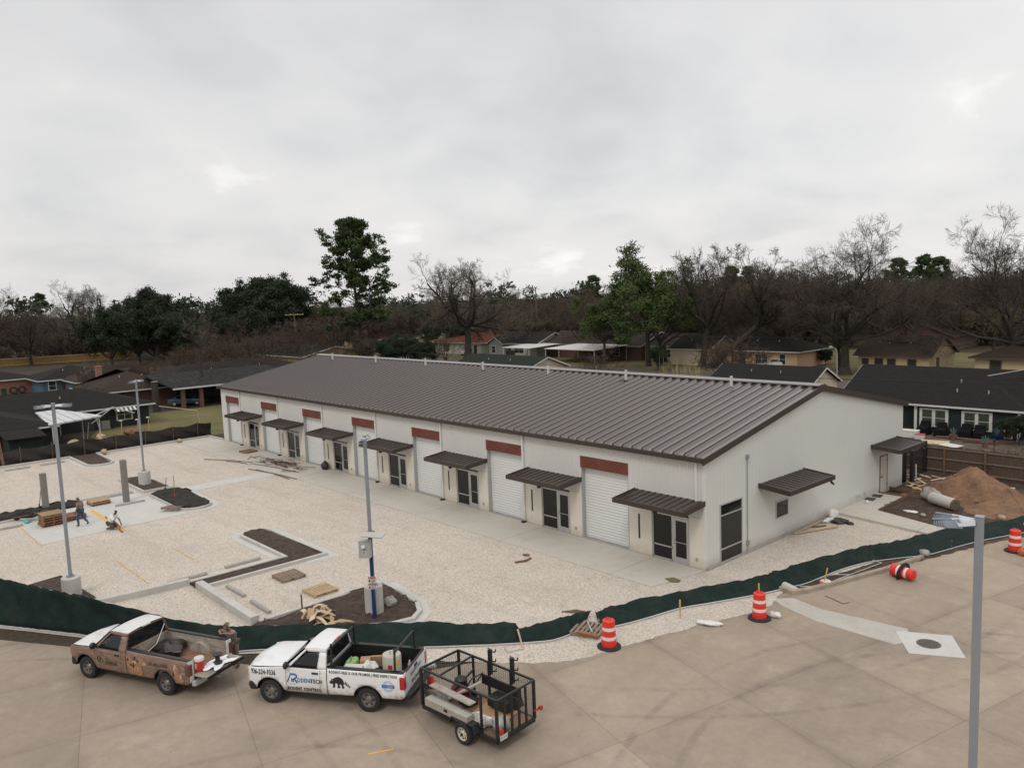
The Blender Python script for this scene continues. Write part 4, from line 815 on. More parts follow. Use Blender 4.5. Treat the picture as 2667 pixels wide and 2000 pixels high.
def screen_fence(rows, label, seed, slack):
    rd = random.Random(seed); t = thing('screen_fence', label, 'fence', (0, 0, 0), 0, 'green screen fence along the road'); sub = 7; P = []
    for i in range(len(rows)-1):
        for k in range(sub):
            s = k/sub; p0, p1, p2, p3 = rows[max(i-1, 0)], rows[i], rows[i+1], rows[min(i+2, len(rows)-1)]
            P.append([.5*(2*b_+(c-a)*s+(2*a-5*b_+4*c-d)*s*s+(3*b_-a-3*c+d)*s**3) for a, b_, c, d in zip(p0, p1, p2, p3)])
    P.append(list(rows[-1])); nr = 9; v = []
    for i, (bx, by, tx, ty, tz) in enumerate(P):
        flat = max(0, min(1, (1.2-tz)/.8)); jt = rd.uniform(-.05, .05)*flat
        w1 = math.sin(i*.55+seed)*.5+math.sin(i*1.31+2*seed)*.45+rd.uniform(-.5, .5)
        for j in range(nr):
            u = j/(nr-1); e = math.sin(math.pi*u)
            z = .04+u*tz+(.17*slack*flat*e*w1)+.05*flat*e*math.sin(5*u+i*.8)+rd.uniform(-.02, .02)
            off = e*w1*.10*(1-flat)+.05*math.sin(i*.8+7*u)*e*(1-flat)+(.10*e if tz > 1.2 else 0)
            z = max(z, .03)
            dx, dy = tx-bx, ty-by; L = math.hypot(dx, dy) or 1
            hem = (math.sin(i*.9+seed*3)*.07+jt) if j == nr-1 else 0
            q = u+hem*(.6 if flat > .5 else .15)
            v.append((bx+dx*q+dx/L*off, by+dy*q+dy/L*off, z-(.06*(1-flat)*abs(w1) if j == nr-1 else 0)))
    n_ = len(P); f = [(i*nr+j, (i+1)*nr+j, (i+1)*nr+j+1, i*nr+j+1) for i in range(n_-1) for j in range(nr-1)]
    o = mesh_obj('screen_fabric', v, f, m_screen, t, smooth=True, ang=180); sm = o.modifiers.new('thick', 'SOLIDIFY'); sm.thickness = .012
    rail = [(bx+.10*(by > -12)*.6, by-.09, .05) for bx, by, *_ in P]
    b2 = MB(); b2.tube(rail[::3]+[rail[-1]], .024, 6); b2.build('bottom_rail', m_alu, t, smooth=True)
    b2 = MB(); b2.tube([(tx-.02, ty+.02, tz-.02) for bx, by, tx, ty, tz in P][::3], .02, 6); b2.build('top_rail', m_alu, t, smooth=True)
    for i in range(0, n_, 3*sub):
        bx, by, tx, ty, tz = P[i]; b2 = MB(); b2.tube([(bx-.10, by+.12, .02), (tx-.06, ty+.12, max(.02, tz-.08))], .024, 6); b2.build('post', m_alu, t)
    return t
f1 = screen_fence(FS, 'green screen fence standing at left and sagging to the ground behind the pickups', 2, 1.0)
f2 = screen_fence(FS2, 'collapsed green screen fence lying flat from the barrels to the right picture edge', 5, .55)
# bent chain link frame edges that stick out under the fabric
b_ = MB()
for p, q in (((4.1, .9), (4.55, 1.25)), ((4.5, 3.2), (5.0, 3.6)), ((4.9, 6.1), (5.35, 6.0)), ((5.35, 6.0), (4.75, 1.9)), ((4.75, 1.9), (4.1, .3))): b_.tube([(*p, .06), (*q, .06)], .02, 6)
tag(b_.build('bent_fence_rail', m_alu), 'bare bent fence rails on the soil strip above the kerb', 'fence rail')
b_ = MB(); pts_ = [(-.15, -11.2), (-.35, -11.85), (-.82, -11.55)]
b_.tube([(*p, .04) for p in pts_], .02, 6); tag(b_.build('fence_foot', m_alu), 'bare metal fence foot on gravel above the trailer', 'fence foot')
# ------------------------------------------------------------------ black silt fence on the far side
rd = random.Random(8); line = [(-57.9, -24), (-57.8, -20), (-57.9, -17.1), (-58.15, -12.9), (-57.95, -9.5), (-58.2, -6.5), (-58.4, -4.5), (-58.8, .4)]
t = thing('tarp_fence', 'black plastic tarp fence along the far kerb of the gravel lot', 'fence')
pts = []
for (x0, y0), (x1, y1) in zip(line, line[1:]):
    n_ = max(2, int(math.hypot(x1-x0, y1-y0)/.35)); pts += [(x0+(x1-x0)*i/n_, y0+(y1-y0)*i/n_) for i in range(n_)]
pts.append(line[-1]); v = []; nr = 8
for i, (x, y) in enumerate(pts):
    sag = .16*abs(math.sin(i*.45))+.05*rd.random()
    for j in range(nr):
        u = j/(nr-1); v.append((x+.12*math.sin(i*.9+4*u)*math.sin(math.pi*u)+.15*u, y, .02+u*(1.42-sag)))
o = mesh_obj('tarp', v, [(i*nr+j, (i+1)*nr+j, (i+1)*nr+j+1, i*nr+j+1) for i in range(len(pts)-1) for j in range(nr-1)], m_tarp, t, smooth=True, ang=180)
for i in range(0, len(pts), 7):
    b_ = MB(); x, y = pts[i]; b_.bar((x+.16, y, 0), (x+.22, y, 1.55), .05); b_.build('post', m_woodd, t)
# ------------------------------------------------------------------ back fence, gate, dirt pile
m_fence = stripes(mat('brown_fence_board', (.085, .055, .038), .85, var=.3, scale=2.5, st=(5, 1, .6)), 'X', .145, .08, (.025, .016, .012))
t = thing('wooden_fence', 'tall brown board fence between the sand pile and the dark green house', 'fence', (0, 25.8, 0)); rd = random.Random(4)
b_ = MB(); x = -1.6
while x < 13: h = 1.83+rd.uniform(-.03, .04); b_.bb(x, x+.138, 0, .02, .03, h); x += .145
b_.build('board', m_fence, t)
b_ = MB()
for z in (.25, 1.0, 1.7): b_.bb(-1.6, 13, -.06, 0, z-.045, z+.045)
b_.build('rail', mat('grey_rail', (.16, .115, .085), .85, var=.2), t)
for i in range(7): b_ = MB(); b_.bb(-1.55+2.43*i, -1.44+2.43*i, -.12, -.06, 0, 1.85); b_.build('post', m_woodd, t)
t = thing('black_gate', 'open black metal gate panel beside the back corner of the warehouse', 'gate', (.3, 22.1, 0))
for p in ((0, 0), (-.56, 3.58), (-.42, -.1)): b_ = MB(); b_.bb(p[0]-.1, p[0]+.1, p[1]-.1, p[1]+.1, 0, 2.1); b_.build('post', m_black, t)
b_ = MB()
for z in (.15, 1.9): b_.bar((0, 0, z), (-.56, 3.55, z), .05)
for i in range(24): b_.bar((-.56*i/24, 3.55*i/24, .1), (-.56*i/24, 3.55*i/24, 1.95), .016)
b_.build('gate_panel', m_black, t)
b_ = MB(); b_.tube([(.26, 22.9, 0), (.24, 22.9, 1.05)], .04, 8); tag(b_.build('white_pipe', m_trim), 'upright white pipe in front of the black gate', 'pipe')
def heap(name, cx, cy, rx, ry, h, m, seed, rot=0.0, n_=56):
    v = []; rd = random.Random(seed); ph = [rd.uniform(0, 6) for _ in range(8)]
    for i in range(n_+1):
        for j in range(n_+1):
            x, y = -1.25+2.5*i/n_, -1.25+2.5*j/n_; r = math.hypot(x, y); a = math.atan2(y, x)
            rr = r*(1+.12*math.sin(3*a+ph[0])+.07*math.sin(5*a+ph[1])); z = h*max(0, 1-rr)**.9*(1-.12*math.sin(6*x+ph[2])*math.sin(5*y+ph[3]))
            z += (.07*math.sin(9*x+ph[4])*math.sin(8*y+ph[5])+.07*math.sin(17*x+ph[6])*math.sin(15*y+ph[7])+rd.uniform(-.10, .10))*min(1, max(0, 1.2-rr)*2)*h*.4
            X, Y = x*rx, y*ry; v.append((X*math.cos(rot)-Y*math.sin(rot), X*math.sin(rot)+Y*math.cos(rot), z-.02))
    f = [(i*(n_+1)+j, (i+1)*(n_+1)+j, (i+1)*(n_+1)+j+1, i*(n_+1)+j+1) for i in range(n_) for j in range(n_)]
    return mesh_obj(name, v, f, m, smooth=True, ang=70, loc=(cx, cy, 0))
m_sand = mat('orange_sand', (.20, .108, .06), .95, var=.4, scale=2.2, stain=(.030, .021, .016), sscale=1.05, bump=1.0, bscale=5)
tag(heap('dirt_pile', 4.35, 20.8, 2.75, 2.6, 1.78, m_sand, 3), 'orange brown sand pile with dark clods in front of the wooden fence', 'dirt pile', kind='stuff')
tag(heap('dirt_mound', 6.6, 18.6, 2.2, 1.8, .7, m_sand, 5), 'low spill of the orange sand pile towards the collapsed fence', 'dirt pile', kind='stuff')
tag(heap('dark_soil_mound', 2.0, 16.0, 1.8, 1.6, .22, m_soil, 6), 'low mound of dark soil between the side path and the concrete pipe', 'dirt pile', kind='stuff')
t = thing('concrete_pipe', 'broken concrete pier lying before the orange sand pile', 'concrete pier', (3.85, 17.5, .34), R(-29))
b_ = MB(); b_.tube([(-.85, 0, 0), (.85, 0, 0)], .33, 20); b_.build('shaft', m_conc, t, smooth=True, ang=50); b_ = MB(); b_.lathe([(.335, 0), (.30, .05), (0, .04)], 20, Matrix.Translation((.85, 0, 0)) @ Matrix.Rotation(R(90), 4, 'Y'), cap=False); b_.build('broken_end', m_dirt2, t, smooth=True)
bagf(2.75, 18.55, (1.0, .8, .8), 'lump of broken concrete beside the concrete pier', 21, m_concd, 'concrete_lump', 'rock', 0, .3)
bagf(3.75, 14.9, (.3, .25, .2), 'pale stone on dark soil beyond the side path', 22, m_concd, 'stone', 'stone', 0, .2); bagf(7.0, 16.8, (.4, .3, .3), 'tan stone above the collapsed fence beside the lamp heads', 23, bpy.data.materials['tan_rock'], 'stone', 'stone', 0, .2)
bagf(2.95, 15.3, (.7, .4, .12), 'grey plastic scrap on dark soil beside the side path', 24, m_bag, 'plastic_scrap', 'plastic scrap', 0, .4)
b_ = MB(); b_.tube([(4.2, 23.9, .25), (4.9, 23.5, .15), (5.7, 23.5, .2)], .05, 6); tag(b_.build('white_pipe', m_trim), 'white pipe lying on the right flank of the sand pile', 'pipe')
b_ = MB(); rd = random.Random(6)
for i in range(26):
    x, y, a, L = rd.uniform(-.2, 2.4), rd.uniform(20.3, 24.2), rd.uniform(0, 3.1), rd.uniform(.4, 1.6); b_.bar((x, y, .04), (x+L*math.cos(a), y+L*math.sin(a), .05+rd.uniform(0, .12)), rd.uniform(.06, .16), .03)
tag(b_.build('lumber_debris', m_woodp), 'scatter of lumber offcuts between warehouse corner and sand pile', 'debris', kind='stuff')
# ------------------------------------------------------------------ pickups
def tess(outline, grid=.14, seed=0):
    pts = [Vector(p) for p in outline]; xs = [p.x for p in pts]; zs = [p.y for p in pts]; ins = []
    x = min(xs)+grid/2
    while x < max(xs):
        z = min(zs)+grid/2
        while z < max(zs): ins.append(Vector((x, z))); z += grid
        x += grid
    r = delaunay_2d_cdt(pts+ins, [], [list(range(len(pts)))], 1, 1e-5); return [(p.x, p.y) for p in r[0]], [tuple(f) for f in r[2]]
def dense(o, d=.12):
    r = []
    for a, b_ in zip(o, o[1:]+o[:1]):
        n_ = max(1, int(math.hypot(b_[0]-a[0], b_[1]-a[1])/d)); r += [(a[0]+(b_[0]-a[0])*i/n_, a[1]+(b_[1]-a[1])*i/n_) for i in range(n_)]
    return r
class Truck:
    def __init__(s, name, label, P, loc, rz, m_body, m_side, m_top):
        s.P = P; s.t = thing(name, label, 'pickup truck', (*loc, -.014), rz); s.mb, s.ms, s.mt = m_body, m_side, m_top; s.make()
    def sy(s, x, z):
        P = s.P; W = P['W']; y = W*(.968+.032*(1-((z-.85)/.48)**2))+.014*max(0, 1-abs(z-1.0)/.07)-.03*max(0, (.62-z)/.16)
        if z > P['belt']: y = min(y, s.sy(x, P['belt'])-(z-P['belt'])*.36)
        fx = P['wb']/2+.35
        if x > fx: y -= .16*((x-fx)/(P['xf']-fx))**2
        return y
    def side(s, name, outline, m, off=0.0, par=None, both=True, thick=.018):
        v2, f = tess(dense(outline))
        r = []
        for sg in ((1, -1) if both else (1,)):
            v = [(x, sg*(s.sy(x, z)+off), z) for x, z in v2]; ff = f if sg < 0 else [q[::-1] for q in f]
            o = mesh_obj(name, v, ff, m, par or s.t, smooth=True, ang=60); md = o.modifiers.new('thick', 'SOLIDIFY'); md.thickness = thick; md.offset = -1; r.append(o)
        return r
    def decal(s, name, polys, m, off=.008, par=None):
        """flat lettering or marks given as (u along the body from the front, z) polygons, laid on the driver's side"""
        b = MB()
        for pl in polys: b.poly([(x, s.sy(x, z)+off, z) for x, z in pl])
        return b.build(name, m, par or s.t)
    def text(s, body, x0, z0, size, m, par=None, xs=.8, shear=0.0, bold=0.0, slope=0.0, off=.009):
        o = text_mesh(body, size, m, par or s.t, 'lettering', xs=xs, shear=shear, bold=bold)
        for v in o.data.vertices:
            u, w = v.co.x, v.co.y; x, z = x0-u, z0+w+u*slope; v.co = (x, s.sy(x, z)+off, z)
        return o
    def wheel(s, x, y, sg):
        r = .395; T = Matrix.Translation((x, y, r)) @ Matrix.Rotation(R(-90*sg), 4, 'X'); t = s.t
        b = MB(); b.lathe([(.25, -.12), (.34, -.13), (.385, -.11), (r, -.05), (r, .05), (.385, .11), (.34, .13), (.25, .12), (.235, .05), (.235, -.1)], 32, T, cap=False); w = b.build('wheel', m_rubber, t, smooth=True, ang=40)
        b = MB(); b.lathe([(.24, -.10), (.245, .10), (.225, .105), (.21, .06), (.13, .035), (.09, .085), (.06, .095), (0, .095)], 28, T, cap=False); b.build('rim', s.P['rimm'], w, smooth=True, ang=30)
        b = MB(); nh = s.P.get('holes', 6)
        for i in range(nh):
            a = 2*math.pi*i/nh; b.box((.17*math.cos(a), .17*math.sin(a), .056), (.055, .062, .012), a, M=T)
        b.build('rim_hole', m_black, w)
    def make(s):
        P = s.P; t = s.t; wb = P['wb']; xa, xr_ = wb/2, -wb/2; za = .40; ra = .50; B = P['belt']; hz = P['hood']; bz = P['bedz']; xf, xb = P['xf'], P['xb']; d0, d1, xc = P['d0'], P['d1'], P['xc']
        ar = lambda cx, r=ra, zc=za, zmin=.5: [(cx+r*math.cos(R(a)), zc+r*math.sin(R(a))) for a in np.linspace(180-math.degrees(math.asin((zmin-zc)/r)), math.degrees(math.asin((zmin-zc)/r)), 15)]
        sill = .46
        # body sides, shut lines are real gaps
        s.fend = s.side('fender', [(d0+.008, sill), (d0+.008, B-.01), (xf-.12, hz-.02), (xf-.04, hz-.14), (xf-.03, .52), (xa+ra*.98, .5)][::-1][0:0] or ([(d0+.008, sill)]+ar(xa)+[(xf-.10, .52), (xf-.05, .7), (xf-.05, hz-.16), (xf-.14, hz-.03), (d0+.008, B-.005)]), s.ms)
        s.door = s.side('door', [(d0-.006, sill), (d0-.006, B-.005), (d1+.006, B-.005), (d1+.006, sill)], s.ms)
        s.side('cab_corner', [(d1-.006, sill), (d1-.006, B-.005), (xc, B-.005), (xc, sill)], s.ms)
        s.bed = s.side('bedside', [(xc-.03, .47), (xc-.03, bz), (xb+.02, bz), (xb, bz-.05), (xb, .62), (xb+.12, .52)]+ar(xr_), s.ms)
        if P.get('rocker'): s.side('rocker', [(d0+.0, .36), (d0, sill-.005), (xc, sill-.005), (xc, .36)], P['rocker'], -.03)
        # wheel wells and underbody
        b = MB()
        for cx in (xa, xr_):
            for sg in (1, -1):
                av = [(cx+(ra-.005)*math.cos(R(a)), y_, max(.44, za+(ra-.005)*math.sin(R(a)))) for y_ in (sg*(P['W']-.05), sg*.60) for a in range(-10, 191, 20)]
                b.add(av, [(i, i+1, i+12, i+11) for i in range(10)]+[tuple(range(11, 22))])
        b.bb(xb+.15, xf-.3, -.72, .72, .34, .78); b.build('underbody', m_black, t)
        # hood
        n1, n2 = 9, 12; v = []
        for i in range(n1+1):
            x = d0+.06+(xf-.10-d0-.06)*i/n1; k = i/n1
            for j in range(n2+1):
                q = -1+2*j/n2; yw = s.sy(x, B)-.03; ze = B-.0+(hz-B)*k
                dome = .055*(1-abs(q)**3)+.03*max(0, 1-(abs(q)/.55)**4); nose = -.09*max(0, (k-.82)/.18)**2
                v.append((x+(.05*(1-q*q) if i == n1 else 0), q*yw, ze-.005+dome+nose))
        f = [(i*(n2+1)+j, (i+1)*(n2+1)+j, (i+1)*(n2+1)+j+1, i*(n2+1)+j+1) for i in range(n1) for j in range(n2)]
        mesh_obj('hood', v, f, s.mt, t, smooth=True, ang=60)
        # nose
        b = MB(); b.bb(xf-.32, xf-.06, -.78, .78, .62, hz-.06); b.build('grille', m_black, t, bevel=.03)
        b = MB(); b.bb(xf-.09, xf-.03, -.72, .72, .84, .90); b.build('grille_bar', m_alu, t)
        for sg in (1, -1):
            b = MB(); yo = s.sy(xf-.14, .9)-.01; b.bb(xf-.24, xf-.045, min(sg*.6, sg*yo), max(sg*.6, sg*yo), hz-.36, hz-.10); b.build('headlight', P['lightm'], t, bevel=.03)
        b = MB()
        pr = [(xf-.02, .78), (xf+.06, .60), (xf+.07, 0), (xf+.06, -.60), (xf-.02, -.78), (xf-.20, -.965), (xf-.42, -.965), (xf-.42, .965), (xf-.20, .965)]
        b.prism(pr, .42, .70); b.build('front_bumper', P['fbump'], t, bevel=.03)
        # cab: pillars, roof, glass
        zr_ = P['roof']; xw0, xw1, xr1 = d0+.06, P['xw'], xc+.04
        yb = lambda x, z: s.sy(x, z)
        s.side('front_pillar', [(d0-.02, B), (xw1-.02, zr_-.05), (xw1-.10, zr_-.05), (d0-.14, B)], s.ms if P.get('wrap_pillar') else s.mt, 0)
        s.side('roof_rail', [(xw1-.02, zr_-.05), (xw1-.06, zr_+.005), (xr1, zr_+.005), (xr1, zr_-.10), (xw1-.16, zr_-.10)], s.ms if P.get('wrap_pillar') else s.mt)
        s.side('rear_pillar', [(d1+.10, B), (d1+.06, zr_-.10), (xr1, zr_-.10), (xc, B)], s.ms if P.get('wrap_pillar') else s.mt)
        s.side('side_window', [(d0-.15, B+.01), (xw1-.16, zr_-.105), (d1+.06, zr_-.105), (d1+.10, B+.01)], m_glass, -.022)
        s.side('window_seal', [(d0-.10, B-.012), (d0-.10, B+.012), (d1+.06, B+.012), (d1+.06, B-.012)], m_black, .004, thick=.01)
        n1, n2 = 5, 10; v = []
        for i in range(n1+1):
            x = xw1+(xr1-xw1)*i/n1
            for j in range(n2+1):
                q = -1+2*j/n2; yw = s.sy(x, zr_)+.005; v.append((x, q*yw, zr_+.05*(1-q*q)+.012*math.sin(math.pi*i/n1)-.02*(1 if i == 0 else 0)))
        mesh_obj('roof', v, [(i*(n2+1)+j, (i+1)*(n2+1)+j, (i+1)*(n2+1)+j+1, i*(n2+1)+j+1) for i in range(n1) for j in range(n2)], s.mt, t, smooth=True, ang=60)
        def curved(name, xa0, za0, ya0, xa1, za1, ya1, m, bow):
            v = []; n_ = 8
            for (x, z, y) in ((xa0, za0, ya0), (xa1, za1, ya1)):
                for j in range(n_+1): q = -1+2*j/n_; v.append((x+bow*(1-q*q), q*y, z+.03*(1-q*q)*(z > 1.6)))
            return mesh_obj(name, v, [(j, j+1, n_+1+j+1, n_+1+j) for j in range(n_)], m, t, smooth=True)
        curved('windscreen', xw0+.02, B+.02, yb(xw0, B)-.08, xw1, zr_-.0, yb(xw1, zr_)-.01, m_glass, .10)
        b = MB(); b.bb(xw0-.1, xw0+.08, -yb(xw0, B)+.1, yb(xw0, B)-.1, B-.05, B+.02); b.build('cowl', m_black, t)
        curved('rear_window', xc+.02, B+.10, yb(xc, B)-.14, xr1-.005, zr_-.06, yb(xr1, zr_-.06)-.07, m_glass, -.02)
        v = [(xc+.012, y, z) for y, z in ((-yb(xc, .6), .6), (yb(xc, .6), .6), (yb(xc, B), B), (yb(xc, zr_)+.02, zr_), (-yb(xc, zr_)-.02, zr_), (-yb(xc, B), B))]
        v = [(x+(.028 if z > B+.01 else 0)+.025, y, z) for x, y, z in v]; mesh_obj('cab_back', v, [(0, 1, 2, 3, 4, 5)], s.ms if P.get('wrap_pillar') else s.mt, t)
        b = MB(); b.bb(xr1-.05, xr1+.03, -.18, .18, zr_+.012, zr_+.055); b.build('brake_light', P['chmsl'], t, bevel=.01)
        # bed
        iy = P['W']-.19; bm = P['bedm']
        b = MB(); b.bb(xb+.04, xc-.05, -iy, iy, .80, .83)
        for i in range(11): yy = -iy+.12+(2*iy-.24)*i/10; b.bb(xb+.05, xc-.06, yy-.025, yy+.025, .83, .842)
        b.build('bed_floor', P.get('floorm', bm), t)
        b = MB()
        for sg in (1, -1):
            b.bb(xb+.04, xc-.05, min(sg*iy, sg*(iy+.05)), max(sg*iy, sg*(iy+.05)), .80, bz-.01); b.bb(xb+.04, xc-.05, min(sg*(iy-.03), sg*iy), max(sg*(iy-.03), sg*iy), 1.05, 1.16)
        b.bb(xc-.09, xc-.05, -iy, iy, .8, bz-.01); b.build('bed_liner', bm, t)
        for sg in (1, -1):
            b = MB(); b.tube([(xr_, sg*iy, .72), (xr_, sg*(iy-.22), .72)], .46, 18); b.build('wheel_arch', bm, t, smooth=True, ang=40)
            b = MB(); b.bb(xb+.03, xc-.04, min(sg*(iy-.01), sg*(s.sy(-1, bz)+.006)), max(sg*(iy-.01), sg*(s.sy(-1, bz)+.006)), bz-.02, bz+.025); b.build('bed_rail', m_black, t, bevel=.012)
            b = MB(); yo = s.sy(xb, 1.0); b.bb(xb-.015, xb+.16, min(sg*(yo-.17), sg*(yo+.012)), max(sg*(yo-.17), sg*(yo+.012)), bz-.50, bz-.10); b.build('tail_light', P['tailm'], t, bevel=.025)
            b = MB(); b.bb(xb, xb+.06, min(sg*(iy-.02), sg*(iy+.16)), max(sg*(iy-.02), sg*(iy+.16)), .62, bz); b.build('bed_post', s.mb, t)
            b = MB(); b.blob((d0-.08, sg*(s.sy(d0-.1, B)+.13), B+.10), (.16, .24, .24), 2, .04, 12, 8); b.bar((d0-.08, sg*(s.sy(d0, B)-.02), B+.04), (d0-.08, sg*(s.sy(d0, B)+.12), B+.06), .06); b.build('mirror', m_black, t, smooth=True, ang=60)
            b = MB(); zz = B-.15; yy = s.sy(d1, zz); b.bb(d1+.06, d1+.28, min(sg*(yy-.01), sg*(yy+.03)), max(sg*(yy-.01), sg*(yy+.03)), zz-.025, zz+.03); b.build('door_handle', P.get('handm', m_black), t, bevel=.01)
        b = MB()
        if P['gate_open']:
            b.bb(xb-.62, xb-.0, -iy-.02, iy+.02, .795, .85); g_ = b.build('tailgate', P['gatem'], t, bevel=.015)
            b = MB(); b.bb(xb-.66, xb-.60, -iy-.02, iy+.02, .77, .855); b.build('gate_lip', m_black, g_)
            b = MB()
            for i in range(9): b.bb(xb-.55+.06*i, xb-.53+.06*i, -iy+.08, iy-.08, .85, .858)
            b.build('gate_ribs', P['gatem'], g_)
        else:
            b.bb(xb-.005, xb+.06, -iy-.01, iy+.01, .66, bz-.005); g_ = b.build('tailgate', s.mb, t, bevel=.02); s.gate = g_
            b = MB(); b.bb(xb-.01, xb+.065, -iy-.01, iy+.01, bz-.01, bz+.02); b.build('gate_cap', m_black, g_)
            b = MB(); b.bb(xb-.015, xb, -.12, .12, bz-.17, bz-.07); b.build('handle', m_black, g_)
        b = MB(); b.prism([(xb-.02, -.93), (xb-.02, .93), (xb-.16, .90), (xb-.20, .5), (xb-.20, -.5), (xb-.16, -.90)], .50, .68); b.bar((xb-.1, 0, .48), (xb-.38, 0, .46), .07); b.build('rear_bumper', P['rbump'], t, bevel=.02)
        for x in (xa, xr_):
            for sg in (1, -1): s.wheel(x, sg*(P['W']-.15), sg)
m_tw = mat('truck_white_paint', (.68, .68, .67), .28, var=.03, scale=2, coat=.5, stain=(.50, .47, .42), sscale=.9)
# road grime climbs the lower body
N, L = nodes(m_tw); pb = N['Principled BSDF']; tcn = N.new('ShaderNodeTexCoord'); sp_ = N.new('ShaderNodeSeparateXYZ'); L.new(tcn.outputs['Object'], sp_.inputs[0])
nz = N.new('ShaderNodeTexNoise'); nz.inputs['Scale'].default_value = 5; nz.inputs['Detail'].default_value = 6; L.new(tcn.outputs['Object'], nz.inputs['Vector'])
ad = N.new('ShaderNodeMath'); ad.operation = 'MULTIPLY_ADD'; L.new(nz.outputs['Fac'], ad.inputs[0]); ad.inputs[1].default_value = -.45; L.new(sp_.outputs['Z'], ad.inputs[2])
mr = N.new('ShaderNodeMapRange'); mr.inputs['From Min'].default_value = .22; mr.inputs['From Max'].default_value = .46; mr.inputs['To Min'].default_value = .85; mr.inputs['To Max'].default_value = 0; L.new(ad.outputs[0], mr.inputs[0])
mxn = N.new('ShaderNodeMixRGB'); L.new(mr.outputs[0], mxn.inputs[0]); src_ = pb.inputs['Base Color'].links[0].from_socket; L.new(src_, mxn.inputs[1]); mxn.inputs[2].default_value = (.33, .27, .20, 1); L.new(mxn.outputs[0], pb.inputs['Base Color'])
m_tail = mat('tail_light_red', (.36, .012, .014), .2, coat=.6); m_headl = mat('headlight', (.32, .22, .18), .12, coat=.5); m_rim = mat('steel_rim', (.17, .155, .14), .4, metal=.4, var=.15, scale=9)
m_ink = mat('black_vinyl', (.014, .014, .016), .5); m_inkb = mat('blue_vinyl', (.020, .13, .36), .45); m_inkg = mat('grey_vinyl', (.12, .13, .14), .5); m_inkl = mat('pale_blue_vinyl', (.25, .42, .62), .5)
P2 = dict(wb=3.40, W=1.0, xf=2.62, xb=-2.96, d0=1.10, d1=-.10, xc=-.32, xw=.50, belt=1.30, hood=1.21, roof=1.88, bedz=1.35, gate_open=False, rimm=m_rim, lightm=m_headl, fbump=m_black, rbump=m_black, chmsl=m_tail, tailm=m_tail, bedm=m_black)
T2 = Truck('white_pickup', 'white pickup with blue and black lettering and a towed black trailer', P2, (-2.37, -17.77), math.atan2(-.564, -.826), m_tw, m_tw, m_tw)
fd, dr, bd = T2.fend[0], T2.door[0], T2.bed[0]
T2.text('936-224-9336', 2.36, 1.0, .215, m_ink, fd, xs=.66, bold=.006)
T2.text('ODENT', .70, .83, .19, m_inkb, dr, xs=.76, bold=.006); T2.text('-TECH', .285, .83, .19, m_ink, dr, xs=.76, bold=.006)
T2.text('RODENT CONTROL', 1.06, .54, .165, m_ink, dr, xs=.72, bold=.006)
T2.text('SERVICES', .98, .735, .04, m_inkg, dr, xs=1.2)
T2.text('RODENT-FREE IS OUR PROMISE | FREE INSPECTION', -.42, 1.205, .125, m_ink, bd, xs=.72, bold=.003, slope=0)
def thickline(p, q, w):
    d = Vector((q[0]-p[0], q[1]-p[1])).normalized(); n_ = Vector((-d.y, d.x))*w/2
    return [(p[0]+n_.x, p[1]+n_.y), (q[0]+n_.x, q[1]+n_.y), (q[0]-n_.x, q[1]-n_.y), (p[0]-n_.x, p[1]-n_.y)]
lg = [thickline((1.05, .80), (.93, 1.07), .045)]; T2.decal('logo_roofline', lg, m_inkb, par=dr)
lg = [thickline((.95, 1.075), (.76, 1.075), .055), thickline((.775, 1.08), (.715, 1.03), .055), thickline((.715, 1.04), (.715, .97), .05), thickline((.715, .98), (.80, .93), .05), thickline((.80, .935), (.70, .79), .055)]; T2.decal('logo_letter', lg, m_inkb, par=dr)
lg = [[(.91-.055*i, .825+.06*j), (.865-.055*i, .825+.06*j), (.865-.055*i, .872+.06*j), (.91-.055*i, .872+.06*j)] for i in (0, 1) for j in (0, 1)]; T2.decal('logo_window', lg, m_ink, par=dr)
rac = [(0, .17), (.03, .22), (.07, .25), (.09, .30), (.13, .29), (.20, .34), (.30, .37), (.40, .34), (.47, .26), (.49, .17), (.46, .10), (.49, .04), (.48, .0), (.40, .0), (.42, .07), (.37, .13), (.33, .12), (.36, .03), (.33, .0), (.27, .0), (.28, .10), (.24, .16), (.19, .14), (.20, .06), (.16, .0), (.10, .0), (.13, .08), (.10, .14), (.05, .12)]
rx0, rz0 = -.42, .74
T2.decal('raccoon_silhouette', [[(rx0-u*1.05, rz0+w) for u, w in rac]], m_ink, par=bd)
T2.decal('raccoon_tail', [[(rx0-1.05*(a), rz0+b_) for a, b_ in ((.52+.045*i, .24-.045*i), (.555+.045*i, .22-.045*i), (.53+.045*i, .12-.03*i), (.50+.045*i, .14-.03*i))] for i in range(4)], m_ink, par=bd)
T2.decal('raccoon_face', [[(rx0-1.05*a, rz0+b_) for a, b_ in ((.02, .20), (.06, .22), (.08, .20), (.04, .18))], [(rx0-1.05*a, rz0+b_) for a, b_ in ((.09, .255), (.12, .275), (.125, .25))]], m_tw, .011, par=bd)
cx_, cz_ = -2.42, .93
T2.decal('seal_ring', [[(cx_+r0*math.cos(R(a)), cz_+r0*math.sin(R(a))) for a in (a0, a0+12)]+[(cx_+r1*math.cos(R(a)), cz_+r1*math.sin(R(a))) for a in (a0+12, a0)] for a0 in range(0, 360, 12) for r0, r1 in ((.165, .178), (.125, .14))], m_inkl, par=bd)
T2.decal('seal_dots', [[(cx_+(.153+.008*i)*math.cos(R(a+b_*4)), cz_+(.153+.008*i)*math.sin(R(a+b_*4))) for i, b_ in ((-1, -1), (1, -1), (1, 1), (-1, 1))] for a in range(0, 360, 20)], m_inkl, par=bd)
